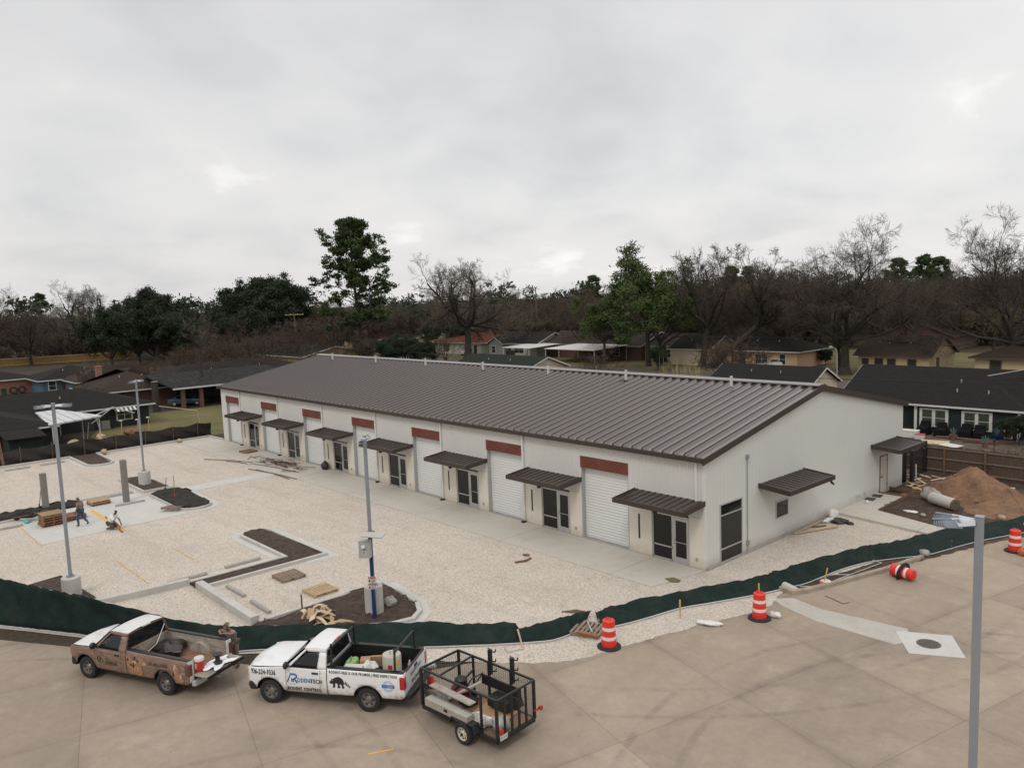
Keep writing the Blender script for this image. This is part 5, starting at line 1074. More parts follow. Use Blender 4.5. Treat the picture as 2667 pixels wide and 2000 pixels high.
T2.decal('seal_banner', [[(cx_+.21, cz_-.055), (cx_+.21, cz_+.055), (cx_-.21, cz_+.055), (cx_-.21, cz_-.055)]], m_inkb, .011, par=bd)
T2.text('1 YEAR', cx_+.155, cz_-.036, .10, m_trim, bd, xs=.92, bold=.003, off=.015)
for s_, z0, sz, m_ in (('RODENT-TECH', 1.06, .15, m_inkb), ('936-224-9336', .80, .15, m_ink)):
    o = text_mesh(s_, sz, m_, T2.gate, 'lettering', 'CENTER', xs=.85, bold=.004)
    for v in o.data.vertices: u, w = v.co.x, v.co.y; v.co = (-2.974, -u, z0+w)
# ladder rack over the bed
b_ = MB()
for x, h in ((-.47, 1.98), (-2.62, 1.98)):
    b2 = MB()
    for sg in (1, -1): b2.bar((x, sg*.88, 1.34), (x, sg*.84, h), .055); b2.bar((x-.16, sg*.88, 1.36), (x+.16, sg*.88, 1.36), .06, .03); b2.bar((x, sg*.84, h), (x, sg*.84, h+.12), .05)
    b2.bar((x, -.88, h), (x, .88, h), .055); b2.build('ladder_rack', m_black, T2.t)
def on(tr, x, y, z): return tr.t.matrix_basis @ Vector((x, y, z))
def place(o, tr, x, y, z, rz=0.0):
    o.location = Matrix.LocRotScale(tr.t.location, tr.t.rotation_euler, None) @ Vector((x, y, z)); o.rotation_euler = (0, 0, tr.t.rotation_euler.z+rz); return o
m_beige = mat('water_heater_beige', (.42, .39, .33), .45, var=.08, scale=3); m_box = mat('cardboard', (.36, .215, .115), .85, var=.15, scale=3)
t = thing('water_heater', 'round beige tank with red and yellow labels at the rear of the white pickup bed', 'water heater')
b_ = MB(); b_.lathe([(.30, 0), (.30, .78), (.285, .81), (0, .82)], 28, cap=False); b_.build('tank', m_beige, t, smooth=True, ang=40)
b_ = MB(); b_.tube([(-.1, 0, .82), (-.1, 0, .9), (-.02, .03, .93), (.05, .03, .9), (.05, .03, .82)], .02, 6); b_.build('pipe', m_alu, t)
for a0, z0, h, m_ in ((100, .42, .14, m_signr), (150, .5, .16, m_yellow), (95, .25, .08, m_ink)):
    b_ = MB(); b_.add([(.303*math.cos(R(a)), .303*math.sin(R(a)), z) for z in (z0, z0+h) for a in (a0-13, a0, a0+13)], [(0, 1, 4, 3), (1, 2, 5, 4)]); b_.build('sticker', m_, t)
place(t, T2, -2.28, .28, .845)
def tbox(tr, x, y, z, d, rz, m, name, label, cat, tilt=0.0):
    b2 = MB(); b2.bb(-d[0]/2, d[0]/2, -d[1]/2, d[1]/2, 0, d[2]); o = b2.build(name, m, bevel=min(d)*.06); place(o, tr, x, y, z, rz); o.rotation_euler[0] = tilt; return tag(o, label, cat)
tbox(T2, -.98, .42, 1.04, (.62, .46, .14), .1, m_trim, 'plastic_tote', 'white plastic tote lid near the cab in the white pickup bed', 'tote'); tbox(T2, -.98, .42, .845, (.55, .4, .19), .1, m_bag, 'tote_bin', 'white tote bin beneath the white lid in the pickup bed', 'tote')
tbox(T2, -1.75, -.48, .845, (.95, .06, .42), .25, m_box, 'cardboard_sheet', 'large cardboard sheet standing across the white pickup bed', 'cardboard', R(-14)); tbox(T2, -1.15, -.18, .845, (.34, .34, .36), .3, m_box, 'cardboard_box', 'brown cardboard box beside green packaging in the pickup bed', 'cardboard box'); tbox(T2, -2.72, .42, .845, (.3, .5, .22), .0, m_box, 'cardboard_box', 'brown cardboard box behind the beige tank in the pickup bed', 'cardboard box')
m_greenb = mat('green_bag', (.22, .34, .13), .6, var=.4, scale=8)
def tbag(tr, x, y, z, d, label, seed, m, name, cat, rough=.4):
    b2 = MB(); b2.blob((0, 0, d[2]*.42), d, seed, rough, 14, 10); o = b2.build(name, m, smooth=True, ang=55); place(o, tr, x, y, z, .3*seed); return tag(o, label, cat)
tbag(T2, -.72, -.02, .85, (.42, .62, .42), 'green and white crumpled packaging against the cab in the white pickup bed', 31, m_greenb, 'green_packaging', 'packaging'); tbag(T2, -1.42, .12, .85, (.62, .45, .42), 'white crumpled plastic in the middle of the white pickup bed', 32, m_bag, 'plastic_bag', 'bag'); tbag(T2, -1.72, .38, .85, (.5, .4, .3), 'dark bundle of cords in the white pickup bed', 33, m_tarp, 'cord_bundle', 'cords')
t = thing('spare_wheel', 'white spoked wheel with dark tyre lying in the white pickup bed', 'wheel'); b_ = MB(); b_.lathe([(.2, -.05), (.27, -.06), (.29, 0), (.27, .06), (.2, .05)], 20, cap=False); b_.build('tyre', m_rubber, t, smooth=True); b_ = MB()
for i in range(5): b_.bar((0, 0, .02), (.2*math.cos(i*1.257), .2*math.sin(i*1.257), .02), .07, .03)
b_.build('spoke', m_bag, t); place(t, T2, -1.55, .55, 1.05); t.rotation_euler[0] = R(25)
for i, (x, y) in enumerate(((-2.62, -.35), (-2.74, -.2), (-2.55, -.55))): b_ = MB(); b_.lathe([(.06, 0), (.06, .2), (.025, .26), (.025, .32), (0, .32)], 10, cap=False); o = b_.build('bottle', m_ink if i else m_bag, smooth=True); place(o, T2, x, y, .845); tag(o, ('white bottle at the tailgate of the white pickup', 'dark bottle nearest the tailgate of the white pickup', 'dark bottle by the far bed wall of the white pickup')[i], 'bottle')
# cone with white cloth at the tail
t = thing('traffic_cone', 'orange traffic cone draped with white cloth behind the white pickup', 'traffic cone'); b_ = MB(); b_.lathe([(.15, .02), (.035, .70), (0, .72)], 16, cap=False); b_.build('cone_body', mat('cone_orange', (.75, .05, .02), .5), t, smooth=True); b_ = MB(); b_.bb(-.19, .19, -.19, .19, 0, .03); b_.build('cone_base', m_orange, t)
b_ = MB(); b_.lathe([(.098, .38), (.072, .52)], 16, cap=False); b_.build('cone_band', m_reflw, t); place(t, T2, -3.08, -.98, .0)
b_ = MB(); b_.blob((0, 0, 0), (.42, .36, .32), 8, .35); o = b_.build('white_rag', m_bag, smooth=True, ang=60); place(o, T2, -3.06, -.97, .78); tag(o, 'white cloth draped over the cone behind the white pickup', 'cloth')

# ---- wood wrapped pickup
m_wrap = mat('wood_print_wrap', (.215, .135, .10), .45, var=.5, scale=2.2, st=(1.1, 1, 9), coat=.3)
N, L = nodes(m_wrap); pb = N['Principled BSDF']; tcn = N.new('ShaderNodeTexCoord'); wv = N.new('ShaderNodeTexWave'); wv.bands_direction = 'Z'; wv.inputs['Scale'].default_value = 5.5; wv.inputs['Distortion'].default_value = 4.5; wv.inputs['Detail'].default_value = 3; wv.inputs['Detail Scale'].default_value = .8
mp = N.new('ShaderNodeMapping'); mp.inputs['Scale'].default_value = (.35, 1, 1); L.new(tcn.outputs['Object'], mp.inputs[0]); L.new(mp.outputs[0], wv.inputs['Vector'])
mr = N.new('ShaderNodeMapRange'); mr.inputs['From Min'].default_value = .0; mr.inputs['From Max'].default_value = .30; mr.inputs['To Min'].default_value = .75; mr.inputs['To Max'].default_value = 0; L.new(wv.outputs['Fac'], mr.inputs[0])
mxn = N.new('ShaderNodeMixRGB'); L.new(mr.outputs[0], mxn.inputs[0]); L.new(pb.inputs['Base Color'].links[0].from_socket, mxn.inputs[1]); mxn.inputs[2].default_value = (.075, .042, .032, 1); L.new(mxn.outputs[0], pb.inputs['Base Color'])
m_wt = mat('worn_white_paint', (.60, .59, .57), .35, var=.06, scale=2, stain=(.38, .35, .31), sscale=2.2, coat=.3); m_bedg = mat('dusty_bed', (.30, .265, .22), .7, var=.25, scale=3, stain=(.14, .09, .055), sscale=1.6)
P1 = dict(wb=3.68, W=.99, xf=2.78, xb=-2.98, d0=1.36, d1=.12, xc=-.12, xw=.78, belt=1.24, hood=1.14, roof=1.82, bedz=1.33, gate_open=True, rimm=m_rim, holes=7, lightm=mat('amber_headlight', (.30, .13, .09), .2), fbump=m_black, rbump=m_alu, chmsl=m_trim, tailm=mat('tail_light_brown', (.12, .05, .036), .3), bedm=m_bedg, gatem=m_bedg, wrap_pillar=True, floorm=mat('rusty_bed_floor', (.20, .105, .06), .8, var=.35, scale=3))
T1 = Truck('wood_wrapped_pickup', 'white pickup wrapped in a wood plank print with its tailgate down', P1, (-8.40, -21.70), math.atan2(-.417, -.909), m_wt, m_wrap, m_wt)
fd, dr, bd = T1.fend[0], T1.door[0], T1.bed[0]; m_dk = mat('dark_brown_print', (.045, .025, .018), .5); m_tan = mat('tan_print', (.30, .155, .085), .5, var=.2, scale=6); m_bone = mat('bone_print', (.42, .31, .21), .5, var=.15, scale=6)
T1.text('SPRINKLERS', .86, .73, .14, m_dk, dr, xs=.72, bold=.004); T1.text('lawn', .84, .90, .10, m_dk, dr, xs=.8, shear=.2); T1.decal('print_line', [thickline((.88, .88), (.28, .88), .012), thickline((.88, .70), (.28, .70), .012)], m_dk, par=dr)
T1.text('U', 1.24, .74, .30, m_dk, dr, xs=.8, bold=.012); T1.decal('emblem_curl', [thickline((1.04+.07*math.cos(R(a)), .80+.09*math.sin(R(a))), (1.04+.07*math.cos(R(a+30)), .80+.09*math.sin(R(a+30))), .03) for a in range(-60, 240, 30)], m_dk, par=dr)
T1.text('281-892-LAWN', -1.18, .99, .15, m_dk, bd, xs=.78, bold=.003)
def oval(cx, cz, rx, rz, a0=0.0, n_=16, wob=.0, seed=0):
    rd2 = random.Random(seed); o = []
    for i in range(n_):
        a = 2*math.pi*i/n_; k = 1+rd2.uniform(-wob, wob); x, z = rx*k*math.cos(a), rz*k*math.sin(a); o.append((cx+x*math.cos(a0)-z*math.sin(a0), cz+x*math.sin(a0)+z*math.cos(a0)))
    return o
for nm, pls, m_, of in (('animal_print', [oval(-.28, 1.0, .20, .16, .3, wob=.12, seed=1), oval(-.78, 1.02, .26, .13, -.25, wob=.14, seed=2), oval(-.45, .74, .24, .18, .8, wob=.15, seed=4), oval(-.72, .72, .18, .22, .2, wob=.12, seed=5), oval(-2.42, .95, .14, .20, 0, wob=.18, seed=6), oval(-2.55, .72, .22, .14, .3, wob=.18, seed=7)], m_tan, .010), ('animal_print_pale', [oval(-.62, .72, .085, .17, .1, wob=.08, seed=8), oval(-.55, .98, .10, .05, 0, wob=.1, seed=9), oval(-1.0, .98, .11, .045, -.3, wob=.1, seed=10), oval(-2.38, 1.02, .06, .16, .1, wob=.12, seed=11), oval(-2.62, .80, .05, .09, .2, wob=.1, seed=12)], m_bone, .0125), ('animal_print_dark', [oval(-.24, 1.04, .035, .055, .2), oval(-.56, 1.12, .04, .06, -.2), oval(-.70, 1.05, .05, .04, 0), oval(-.40, .86, .08, .035, .5), oval(-.5, .86, .03, .12, .1), oval(-2.3, .85, .04, .1, .1)], m_dk, .014)):
    for i, pl in enumerate(pls): T1.decal(nm, [[(min(x, -.17), z) for x, z in pl]], m_, of+.0006*i, par=bd)
T1.decal('rear_frame_print', [thickline(p, q, .02) for p, q in (((-2.62, .92), (-2.9, .90)), ((-2.9, .90), (-2.9, 1.08)), ((-2.9, 1.08), (-2.62, 1.12)))], m_bone, .012, par=bd)
t = thing('water_cooler', 'red water cooler with white lid on the lowered tailgate', 'water cooler'); b_ = MB(); b_.lathe([(.13, 0), (.155, .08), (.165, .36)], 20); b_.build('cooler_body', mat('cooler_red', (.45, .03, .025), .4), t, smooth=True, ang=40); b_ = MB(); b_.lathe([(.172, .36), (.172, .43), (.15, .46), (0, .46)], 20, cap=False); b_.build('lid', m_trim, t, smooth=True, ang=40)
b_ = MB(); b_.bb(-.03, .03, .14, .17, .12, .3); b_.build('cooler_sticker', m_trim, t); place(t, T1, -2.98, .52, .86)
b_ = MB(); v = []; n_ = 14; rd = random.Random(2)
for i in range(n_+1):
    for j in range(n_+1):
        x, y = -.5+i/n_, -.5+j/n_; rr = math.hypot(x, y)*2; e_ = 1+.25*math.sin(5*math.atan2(y, x)+1); v.append((x*.62*e_, y*.95*e_, .02+.05*math.sin(9*x+1)*math.sin(8*y)+rd.uniform(0, .03)+.03))
b_.add(v, [(i*(n_+1)+j, (i+1)*(n_+1)+j, (i+1)*(n_+1)+j+1, i*(n_+1)+j+1) for i in range(n_) for j in range(n_)]); o = b_.build('white_shirt', mat('bright_white_cloth', (.72, .72, .76), .8), smooth=True, ang=80); place(o, T1, -3.27, -.02, .865); tag(o, 'white shirt spread on the lowered tailgate', 'shirt')
b_ = MB(); b_.lathe([(.165, 0), (.17, .03), (.08, .09), (.075, .22), (.16, .29), (.165, .32), (.05, .325), (0, .30)], 20, cap=False); o = b_.build('wire_spool', m_ink, smooth=True, ang=40); place(o, T1, -3.27, .0, .93); tag(o, 'black spool standing on the white shirt', 'spool')
tbag(T1, -.85, -.25, .84, (1.3, .95, .42), 'black crumpled tarp heap in the bed of the wood wrapped pickup', 41, m_tarp, 'tarp_heap', 'tarp', .35)
b_ = MB(); b_.bar((0, 0, 0), (.5, .05, .08), .06, .03); o = b_.build('orange_level', mat('orange_tool', (.62, .14, .02), .5)); place(o, T1, -.75, .42, .90, 2.6); tag(o, 'orange hand tool lying in the bed by the near wall', 'tool')
b_ = MB(); b_.tube([(-.16, -.72, 1.60), (-.5, -.02, 1.2), (-1.02, .80, 1.36)], .014, 6); o = b_.build('white_strap', m_trim); place(o, T1, 0, 0, 0); tag(o, 'white strap stretched from cab to near bed rail of the wrapped pickup', 'strap')

# ------------------------------------------------------------------ utility trailer
tl = thing('utility_trailer', 'black mesh sided utility trailer hitched to the white pickup', 'trailer', (2.635, -15.68, -.014), R(185.2))
L2, W2, zb, zt = 1.6, .79, .45, 1.62
def tp(mb, n_, m, par=None, **k): return mb.build(n_, m, par or tl, **k)
b_ = MB(); b_.bb(-L2, L2, -W2, W2, zb-.03, zb); tp(b_, 'floor', mat('plywood_floor', (.26, .155, .09), .8, var=.3, scale=3, stain=(.12, .075, .045), sscale=1.5))
b_ = MB()
for sg in (1, -1): b_.bar((-L2, sg*W2, zb-.05), (L2, sg*W2, zb-.05), .06, .12); b_.bar((-L2, sg*W2, zt), (L2, sg*W2, zt), .055)
for x in (L2, -L2): b_.bar((x, -W2, zb-.05), (x, W2, zb-.05), .06, .12)
b_.bar((L2, -W2, zt), (L2, W2, zt), .055); tp(b_, 'frame', m_black)
for x, y in ((L2, W2), (L2, -W2), (-L2, W2), (-L2, -W2), (-.98, W2), (.25, -W2), (-.68, -W2), (.93, -W2)): b_ = MB(); b_.bar((x, y, zb), (x, y, zt), .075 if abs(x) > 1.5 else .06); tp(b_, 'post', m_black)
b_ = MB(); b_.bar((.78, W2, zt), (.95, -W2, zt), .05); b_.bar((1.05, -.1, zt-.02), (1.6, .3, zt), .03); b_.bar((.9, W2*.2, zb+.4), (.9, -W2, zb+.75), .05); tp(b_, 'cross_bar', m_black)
def mesh_panel(p, q, z0, z1, n_h, step):
    b2 = MB(); p, q = Vector(p), Vector(q); L_ = (q-p).length; d = (q-p)/L_; nx = Vector((-d.y, d.x, 0))
    for i in range(n_h+1): z = z0+(z1-z0)*i/n_h; b2.bar(p+Vector((0, 0, z)), q+Vector((0, 0, z)), .005, .009)
    k = int(L_/step)
    for i in range(k): b2.bar(p+d*(L_*i/k)+Vector((0, 0, z0)), p+d*(L_*(i+.5)/k)+Vector((0, 0, z1)), .004, .004)
    return tp(b2, 'mesh_panel', m_black)
mesh_panel((-L2, -W2, 0), (L2, -W2, 0), zb, zt, 26, .09); mesh_panel((L2, -W2, 0), (L2, W2, 0), zb, zt, 26, .09); mesh_panel((-L2, W2, 0), (-.98, W2, 0), zb, 1.0, 12, .09); mesh_panel((-.98, W2, 0), (L2, W2, 0), zb, 1.0, 12, .12)
b_ = MB(); b_.bar((-L2-.02, -W2, zb+.02), (-L2-.02, W2, zb+.02), .06); b_.bar((-L2-.02, -W2, zt-.0), (-L2-.02, W2, zt), .05)
for i in range(4): y = W2-.3*(i+1); b_.bar((-L2-.02, y, zb), (-L2-.02, y, zt-.05), .06, .05)
tp(b_, 'rear_gate', m_black)
b_ = MB(); b_.bar((L2, .35, .42), (L2+1.15, 0, .45), .08); b_.bar((L2, -.35, .42), (L2+1.15, 0, .45), .08); b_.bar((L2+1.05, 0, .46), (L2+1.35, 0, .46), .09); tp(b_, 'tongue', m_black)
m_wrim = mat('cream_rim', (.50, .44, .33), .45, var=.15, scale=9)
for sg in (1, -1):
    T = Matrix.Translation((-.42, sg*(W2+.17), .33)) @ Matrix.Rotation(R(-90*sg), 4, 'X')
    b_ = MB(); b_.lathe([(.2, -.09), (.29, -.1), (.325, -.07), (.33, 0), (.325, .07), (.29, .1), (.2, .09), (.19, 0)], 28, T, cap=False); w_ = tp(b_, 'wheel', m_rubber, smooth=True, ang=40)
    b_ = MB(); b_.lathe([(.20, -.08), (.205, .085), (.185, .09), (.165, .05), (.09, .06), (.05, .09), (0, .09)], 24, T, cap=False); tp(b_, 'rim', m_wrim, w_, smooth=True, ang=30)
    b_ = MB()
    for i in range(8): b_.box((.135*math.cos(i*.785), .135*math.sin(i*.785), .062), (.035, .04, .012), i*.785, M=T)
    b_.lathe([(.045, .08), (.04, .12), (0, .12)], 10, T, cap=False); tp(b_, 'rim_hole', m_black, w_)
    b_ = MB(); b_.bb(-.85, .02, min(sg*W2, sg*(W2+.27)), max(sg*W2, sg*(W2+.27)), .70, .73); b_.bar((.02, sg*(W2+.13), .72), (.12, sg*(W2+.13), .5), .27, .03); b_.bar((-.85, sg*(W2+.13), .72), (-.95, sg*(W2+.13), .5), .27, .03); tp(b_, 'mudguard', m_black)
b_ = MB(); b_.bb(-.62, 1.2, W2-.05, W2+.24, .66, .90); bx = tp(b_, 'tool_box', mat('dusty_aluminium', (.37, .345, .29), .5, metal=.3, var=.12, scale=3), bevel=.015); b_ = MB(); b_.bb(.2, .34, W2+.24, W2+.255, .76, .84); tp(b_, 'latch', m_black, bx)
b_ = MB(); b_.box((.55, .50, 1.02), (1.85, .26, .035), R(-2)); tp(b_, 'plank_shelf', mat('grey_plank', (.33, .285, .24), .8, var=.25, scale=4))
b_ = MB(); b_.bb(-1.15, .45, -W2+.06, -W2+.12, .92, 1.22); b_.bb(-1.0, -.2, -W2+.12, -W2+.55, .6, .9); tp(b_, 'dark_ramp', m_black)
for x in (.25, -.68):
    b_ = MB(); b_.bb(x-.05, x+.05, -W2-.14, -W2-.03, 1.2, 2.0)
    for z in (1.3, 1.62, 1.93): b_.bar((x, -W2-.1, z), (x-.16, -W2-.16, z), .03); b_.bar((x-.16, -W2-.16, z), (x-.17, -W2-.16, z+.1), .025)
    b_.bar((x-.12, -W2-.05, 1.95), (x+.14, -W2-.16, 1.98), .03); tp(b_, 'tool_rack', m_black)
for sg in (1, -1): b_ = MB(); b_.tube([(-L2-.05, sg*(W2+(.18 if sg < 0 else -.08)), .72), (-L2-.13, sg*(W2+(.18 if sg < 0 else -.08)), .72)], .07, 12); b_.bar((-L2-.04, sg*(W2-.05), .7), (-L2-.04, sg*(W2+.2 if sg < 0 else W2-.08), .7), .05); tp(b_, 'tail_light', m_tail, smooth=False)
b_ = MB(); b_.bb(-L2-.065, -L2-.055, W2-.35, W2-.05, .42, .57); pl = tp(b_, 'licence_plate', m_trim); o = text_mesh('817-711K', .075, m_ink, pl, 'lettering', 'CENTER', xs=.8)
for v in o.data.vertices: u, w = v.co.x, v.co.y; v.co = (-L2-.068, W2-.2-u, .465+w)
def intr(o, x, y, z, rz=0.0): o.location = Matrix.LocRotScale(tl.location, tl.rotation_euler, None) @ Vector((x, y, z)); o.rotation_euler = (0, 0, tl.rotation_euler.z+rz); return o
t = thing('mower', 'dark mower with red deck standing at the front of the trailer', 'mower'); b_ = MB(); b_.blob((0, 0, .28), (.75, .6, .4), 5, .12); b_.build('deck', mat('dark_red_paint', (.13, .012, .014), .45), t, smooth=True); b_ = MB(); b_.lathe([(.2, .4), (.2, .62), (.14, .68), (0, .68)], 14, cap=False); b_.build('engine', m_black, t, smooth=True, ang=40)
b_ = MB(); b_.tube([(-.3, -.22, .35), (-.75, -.24, .95), (-.75, .24, .95), (-.3, .22, .35)], .022, 6); b_.build('handle', m_black, t)
for x in (-.28, .28):
    for y in (-.28, .28): b_ = MB(); b_.tube([(x, y-.04, .11), (x, y+.04, .11)], .11, 12); b_.build('wheel', m_rubber, t)
intr(t, .95, -.25, zb)
for x, y, d, lb, m_, nm, ct, sd_ in ((-.6, .52, (.9, .4, .35), 'white plastic sheeting heaped along the near wall of the trailer', m_bag, 'plastic_sheet', 'plastic sheet', 51), (-1.25, .3, (.5, .55, .4), 'clear plastic bag heap at the rear of the trailer', mat('grey_plastic', (.36, .35, .33), .4), 'plastic_bag', 'bag', 52), (1.2, .3, (.5, .5, .4), 'grey sack with green top at the front of the trailer', m_concd, 'grey_sack', 'sack', 53), (.45, -.1, (.5, .45, .3), 'dark machine part lying on the trailer floor', m_rubber, 'machine_part', 'machine part', 54)):
    b_ = MB(); b_.blob((0, 0, d[2]*.42), d, sd_, .4, 14, 10); o = b_.build(nm, m_, smooth=True, ang=55); intr(o, x, y, zb, .2); tag(o, lb, ct)
b_ = MB(); b_.box((0, 0, .04), (1.15, .95, .05), .1); b_.box((-.25, .1, .075), (.6, .7, .02), -.3); o = b_.build('cardboard_sheets', m_box); intr(o, -.55, -.15, zb); tag(o, 'flattened cardboard lying on the trailer floor', 'cardboard')
b_ = MB(); b_.tube([(.3, .5, .6), (-.25, -.35, .95)], .05, 8); o = b_.build('grey_tube', m_concd); intr(o, .3, .1, .3); tag(o, 'grey tube leaning across the trailer load', 'tube')

# ------------------------------------------------------------------ small parked cars (far)
def car(name, label, x, y, rz, col, kind='sedan', sc=1.0):
    t = thing(name, label, 'car', (x, y, -.02), rz); m = mat(name+'_paint', col, .3, coat=.5); n_ = 8
    st = {'sedan': [(-2.25, .62, .55, .80), (-2.15, .78, .92, .86), (-1.3, .88, .98, .9), (1.0, .88, .95, .9), (1.95, .82, .80, .88), (2.25, .70, .58, .80)], 'suv': [(-2.3, .8, .7, .82), (-2.25, .85, 1.05, .9), (-1.2, .9, 1.08, .93), (1.0, .9, 1.05, .93), (1.9, .85, .98, .9), (2.3, .75, .7, .82)], 'pickup': [(-2.8, .8, 1.0, .95), (-2.75, .9, 1.2, .97), (-.6, .95, 1.2, .98), (1.0, .95, 1.18, .98), (2.3, .92, 1.1, .95), (2.7, .85, .8, .9)]}[kind]
    gh = {'sedan': ((-1.75, -1.0, .45, 1.15), 1.42, .92), 'suv': ((-2.15, -1.9, .55, 1.25), 1.72, 1.04), 'pickup': ((-.75, -.65, .6, 1.15), 1.82, 1.18)}[kind]
    b = MB(); v = []
    for xx, w0, zt_, w1 in st:
        v += [(xx, -w0, .32), (xx, -w1, .6), (xx, -w1+.04, zt_-.06), (xx, -w1+.16, zt_), (xx, w1-.16, zt_), (xx, w1-.04, zt_-.06), (xx, w1, .6), (xx, w0, .32)]
    k = len(st); f = [(i*8+j, (i+1)*8+j, (i+1)*8+(j+1) % 8, i*8+(j+1) % 8) for i in range(k-1) for j in range(8)]+[tuple(range(8)), tuple((k-1)*8+j for j in range(8))[::-1]]
    b.add(v, f); b.build('body', m, t, smooth=True, ang=40, bevel=.03)
    (a0, a1, a2, a3), zr2, zb2 = gh
    b = MB(); b.add([(a0, -.78, zb2-.04), (a3, -.78, zb2-.04), (a3, .78, zb2-.04), (a0, .78, zb2-.04), (a1, -.6, zr2-.05), (a2, -.6, zr2-.05), (a2, .6, zr2-.05), (a1, .6, zr2-.05)], [(0, 1, 5, 4), (1, 2, 6, 5), (2, 3, 7, 6), (3, 0, 4, 7)]); b.build('window', m_glass, t)
    b = MB(); b.add([(a1, -.6, zr2-.05), (a2, -.6, zr2-.05), (a2, .6, zr2-.05), (a1, .6, zr2-.05), (a1+.1, -.5, zr2), (a2-.1, -.5, zr2), (a2-.1, .5, zr2), (a1+.1, .5, zr2)], [(4, 5, 6, 7), (0, 1, 5, 4), (1, 2, 6, 5), (2, 3, 7, 6), (3, 0, 4, 7)]); b.build('roof', m, t)
    b = MB()
    for s2 in (-1, 1): b.bar((a0+.02, s2*.785, zb2), (a1, s2*.605, zr2-.05), .06); b.bar((a3, s2*.785, zb2), (a2, s2*.605, zr2-.05), .06); b.bar(((a1+a2)/2-.1, s2*.79, zb2), ((a1+a2)/2-.1, s2*.61, zr2-.05), .05)
    b.build('pillar', m, t)
    for xx in (-1.4, 1.4):
        for s2 in (-1, 1): b = MB(); b.tube([(xx, s2*.68, .33), (xx, s2*.90, .33)], .33, 16); w = b.build('wheel', m_rubber, t, smooth=True, ang=40); b = MB(); b.tube([(xx, s2*.89, .33), (xx, s2*.915, .33)], .19, 12); b.build('rim', m_alu, w)
    for s2 in (-1, 1): b = MB(); b.bb(st[0][0]-.01, st[0][0]+.12, min(s2*.5, s2*.78), max(s2*.5, s2*.78), .66, .82); b.build('tail_light', m_tail, t)
    return t
car('white_car', 'white car parked behind the big bare oak by the orange roofed house', -117.4, 81.3, R(95), (.62, .62, .60))
car('dark_pickup', 'dark maroon pickup parked under the white carport', -103.9, 83.6, R(25), (.05, .03, .035), 'pickup')
car('white_car', 'white car parked before the peach coloured house', -44.3, 83.6, R(200), (.60, .60, .56))
car('white_suv', 'white car parked beside the white gabled house behind shrubs', -59.5, 88.6, R(190), (.45, .46, .48), 'suv')
car('blue_car', 'blue car parked inside the brick carport at far left', -86.3, 8.0, R(62), (.055, .09, .125))
car('grey_car', 'dark car roof under the second white carport', -79.5, 81.5, R(80), (.06, .07, .075))
# ------------------------------------------------------------------ people
def skin(name, V, Ed, Rd, m, parent, root=0, sub=1):
    me = bpy.data.meshes.new(name); me.from_pydata([tuple(v) for v in V], Ed, []); o = bpy.data.objects.new(name, me); C.objects.link(o)
    sk = o.modifiers.new('skin', 'SKIN'); sk.use_smooth_shade = True
    ss = o.modifiers.new('sub', 'SUBSURF'); ss.levels = sub; ss.render_levels = sub
    for i, r in enumerate(Rd): me.skin_vertices[0].data[i].radius = (r, r) if isinstance(r, float) else r; me.skin_vertices[0].data[i].use_root = (i == root)
    dg = bpy.context.evaluated_depsgraph_get(); m2 = bpy.data.meshes.new_from_object(o.evaluated_get(dg)); o.modifiers.clear(); o.data = m2; m2.materials.clear(); m2.materials.append(m); m2.name = name
    m2.polygons.foreach_set('use_smooth', [True]*len(m2.polygons)); o.parent = parent; return o
class Skel:
    def __init__(s): s.V = []; s.E = []; s.Rd = []
    def n(s, p, r, par=None):
        s.V.append(Vector(p)); s.Rd.append(r)
        if par is not None: s.E.append((par, len(s.V)-1))
        return len(s.V)-1
    def make(s, name, m, parent): return skin(name, s.V, s.E, s.Rd, m, parent)
m_skin = [mat('skin_a', (.22, .115, .075), .55), mat('skin_b', (.12, .06, .04), .55), mat('skin_c', (.24, .125, .085), .55)]
m_hair = mat('dark_hair', (.012, .010, .009), .8)
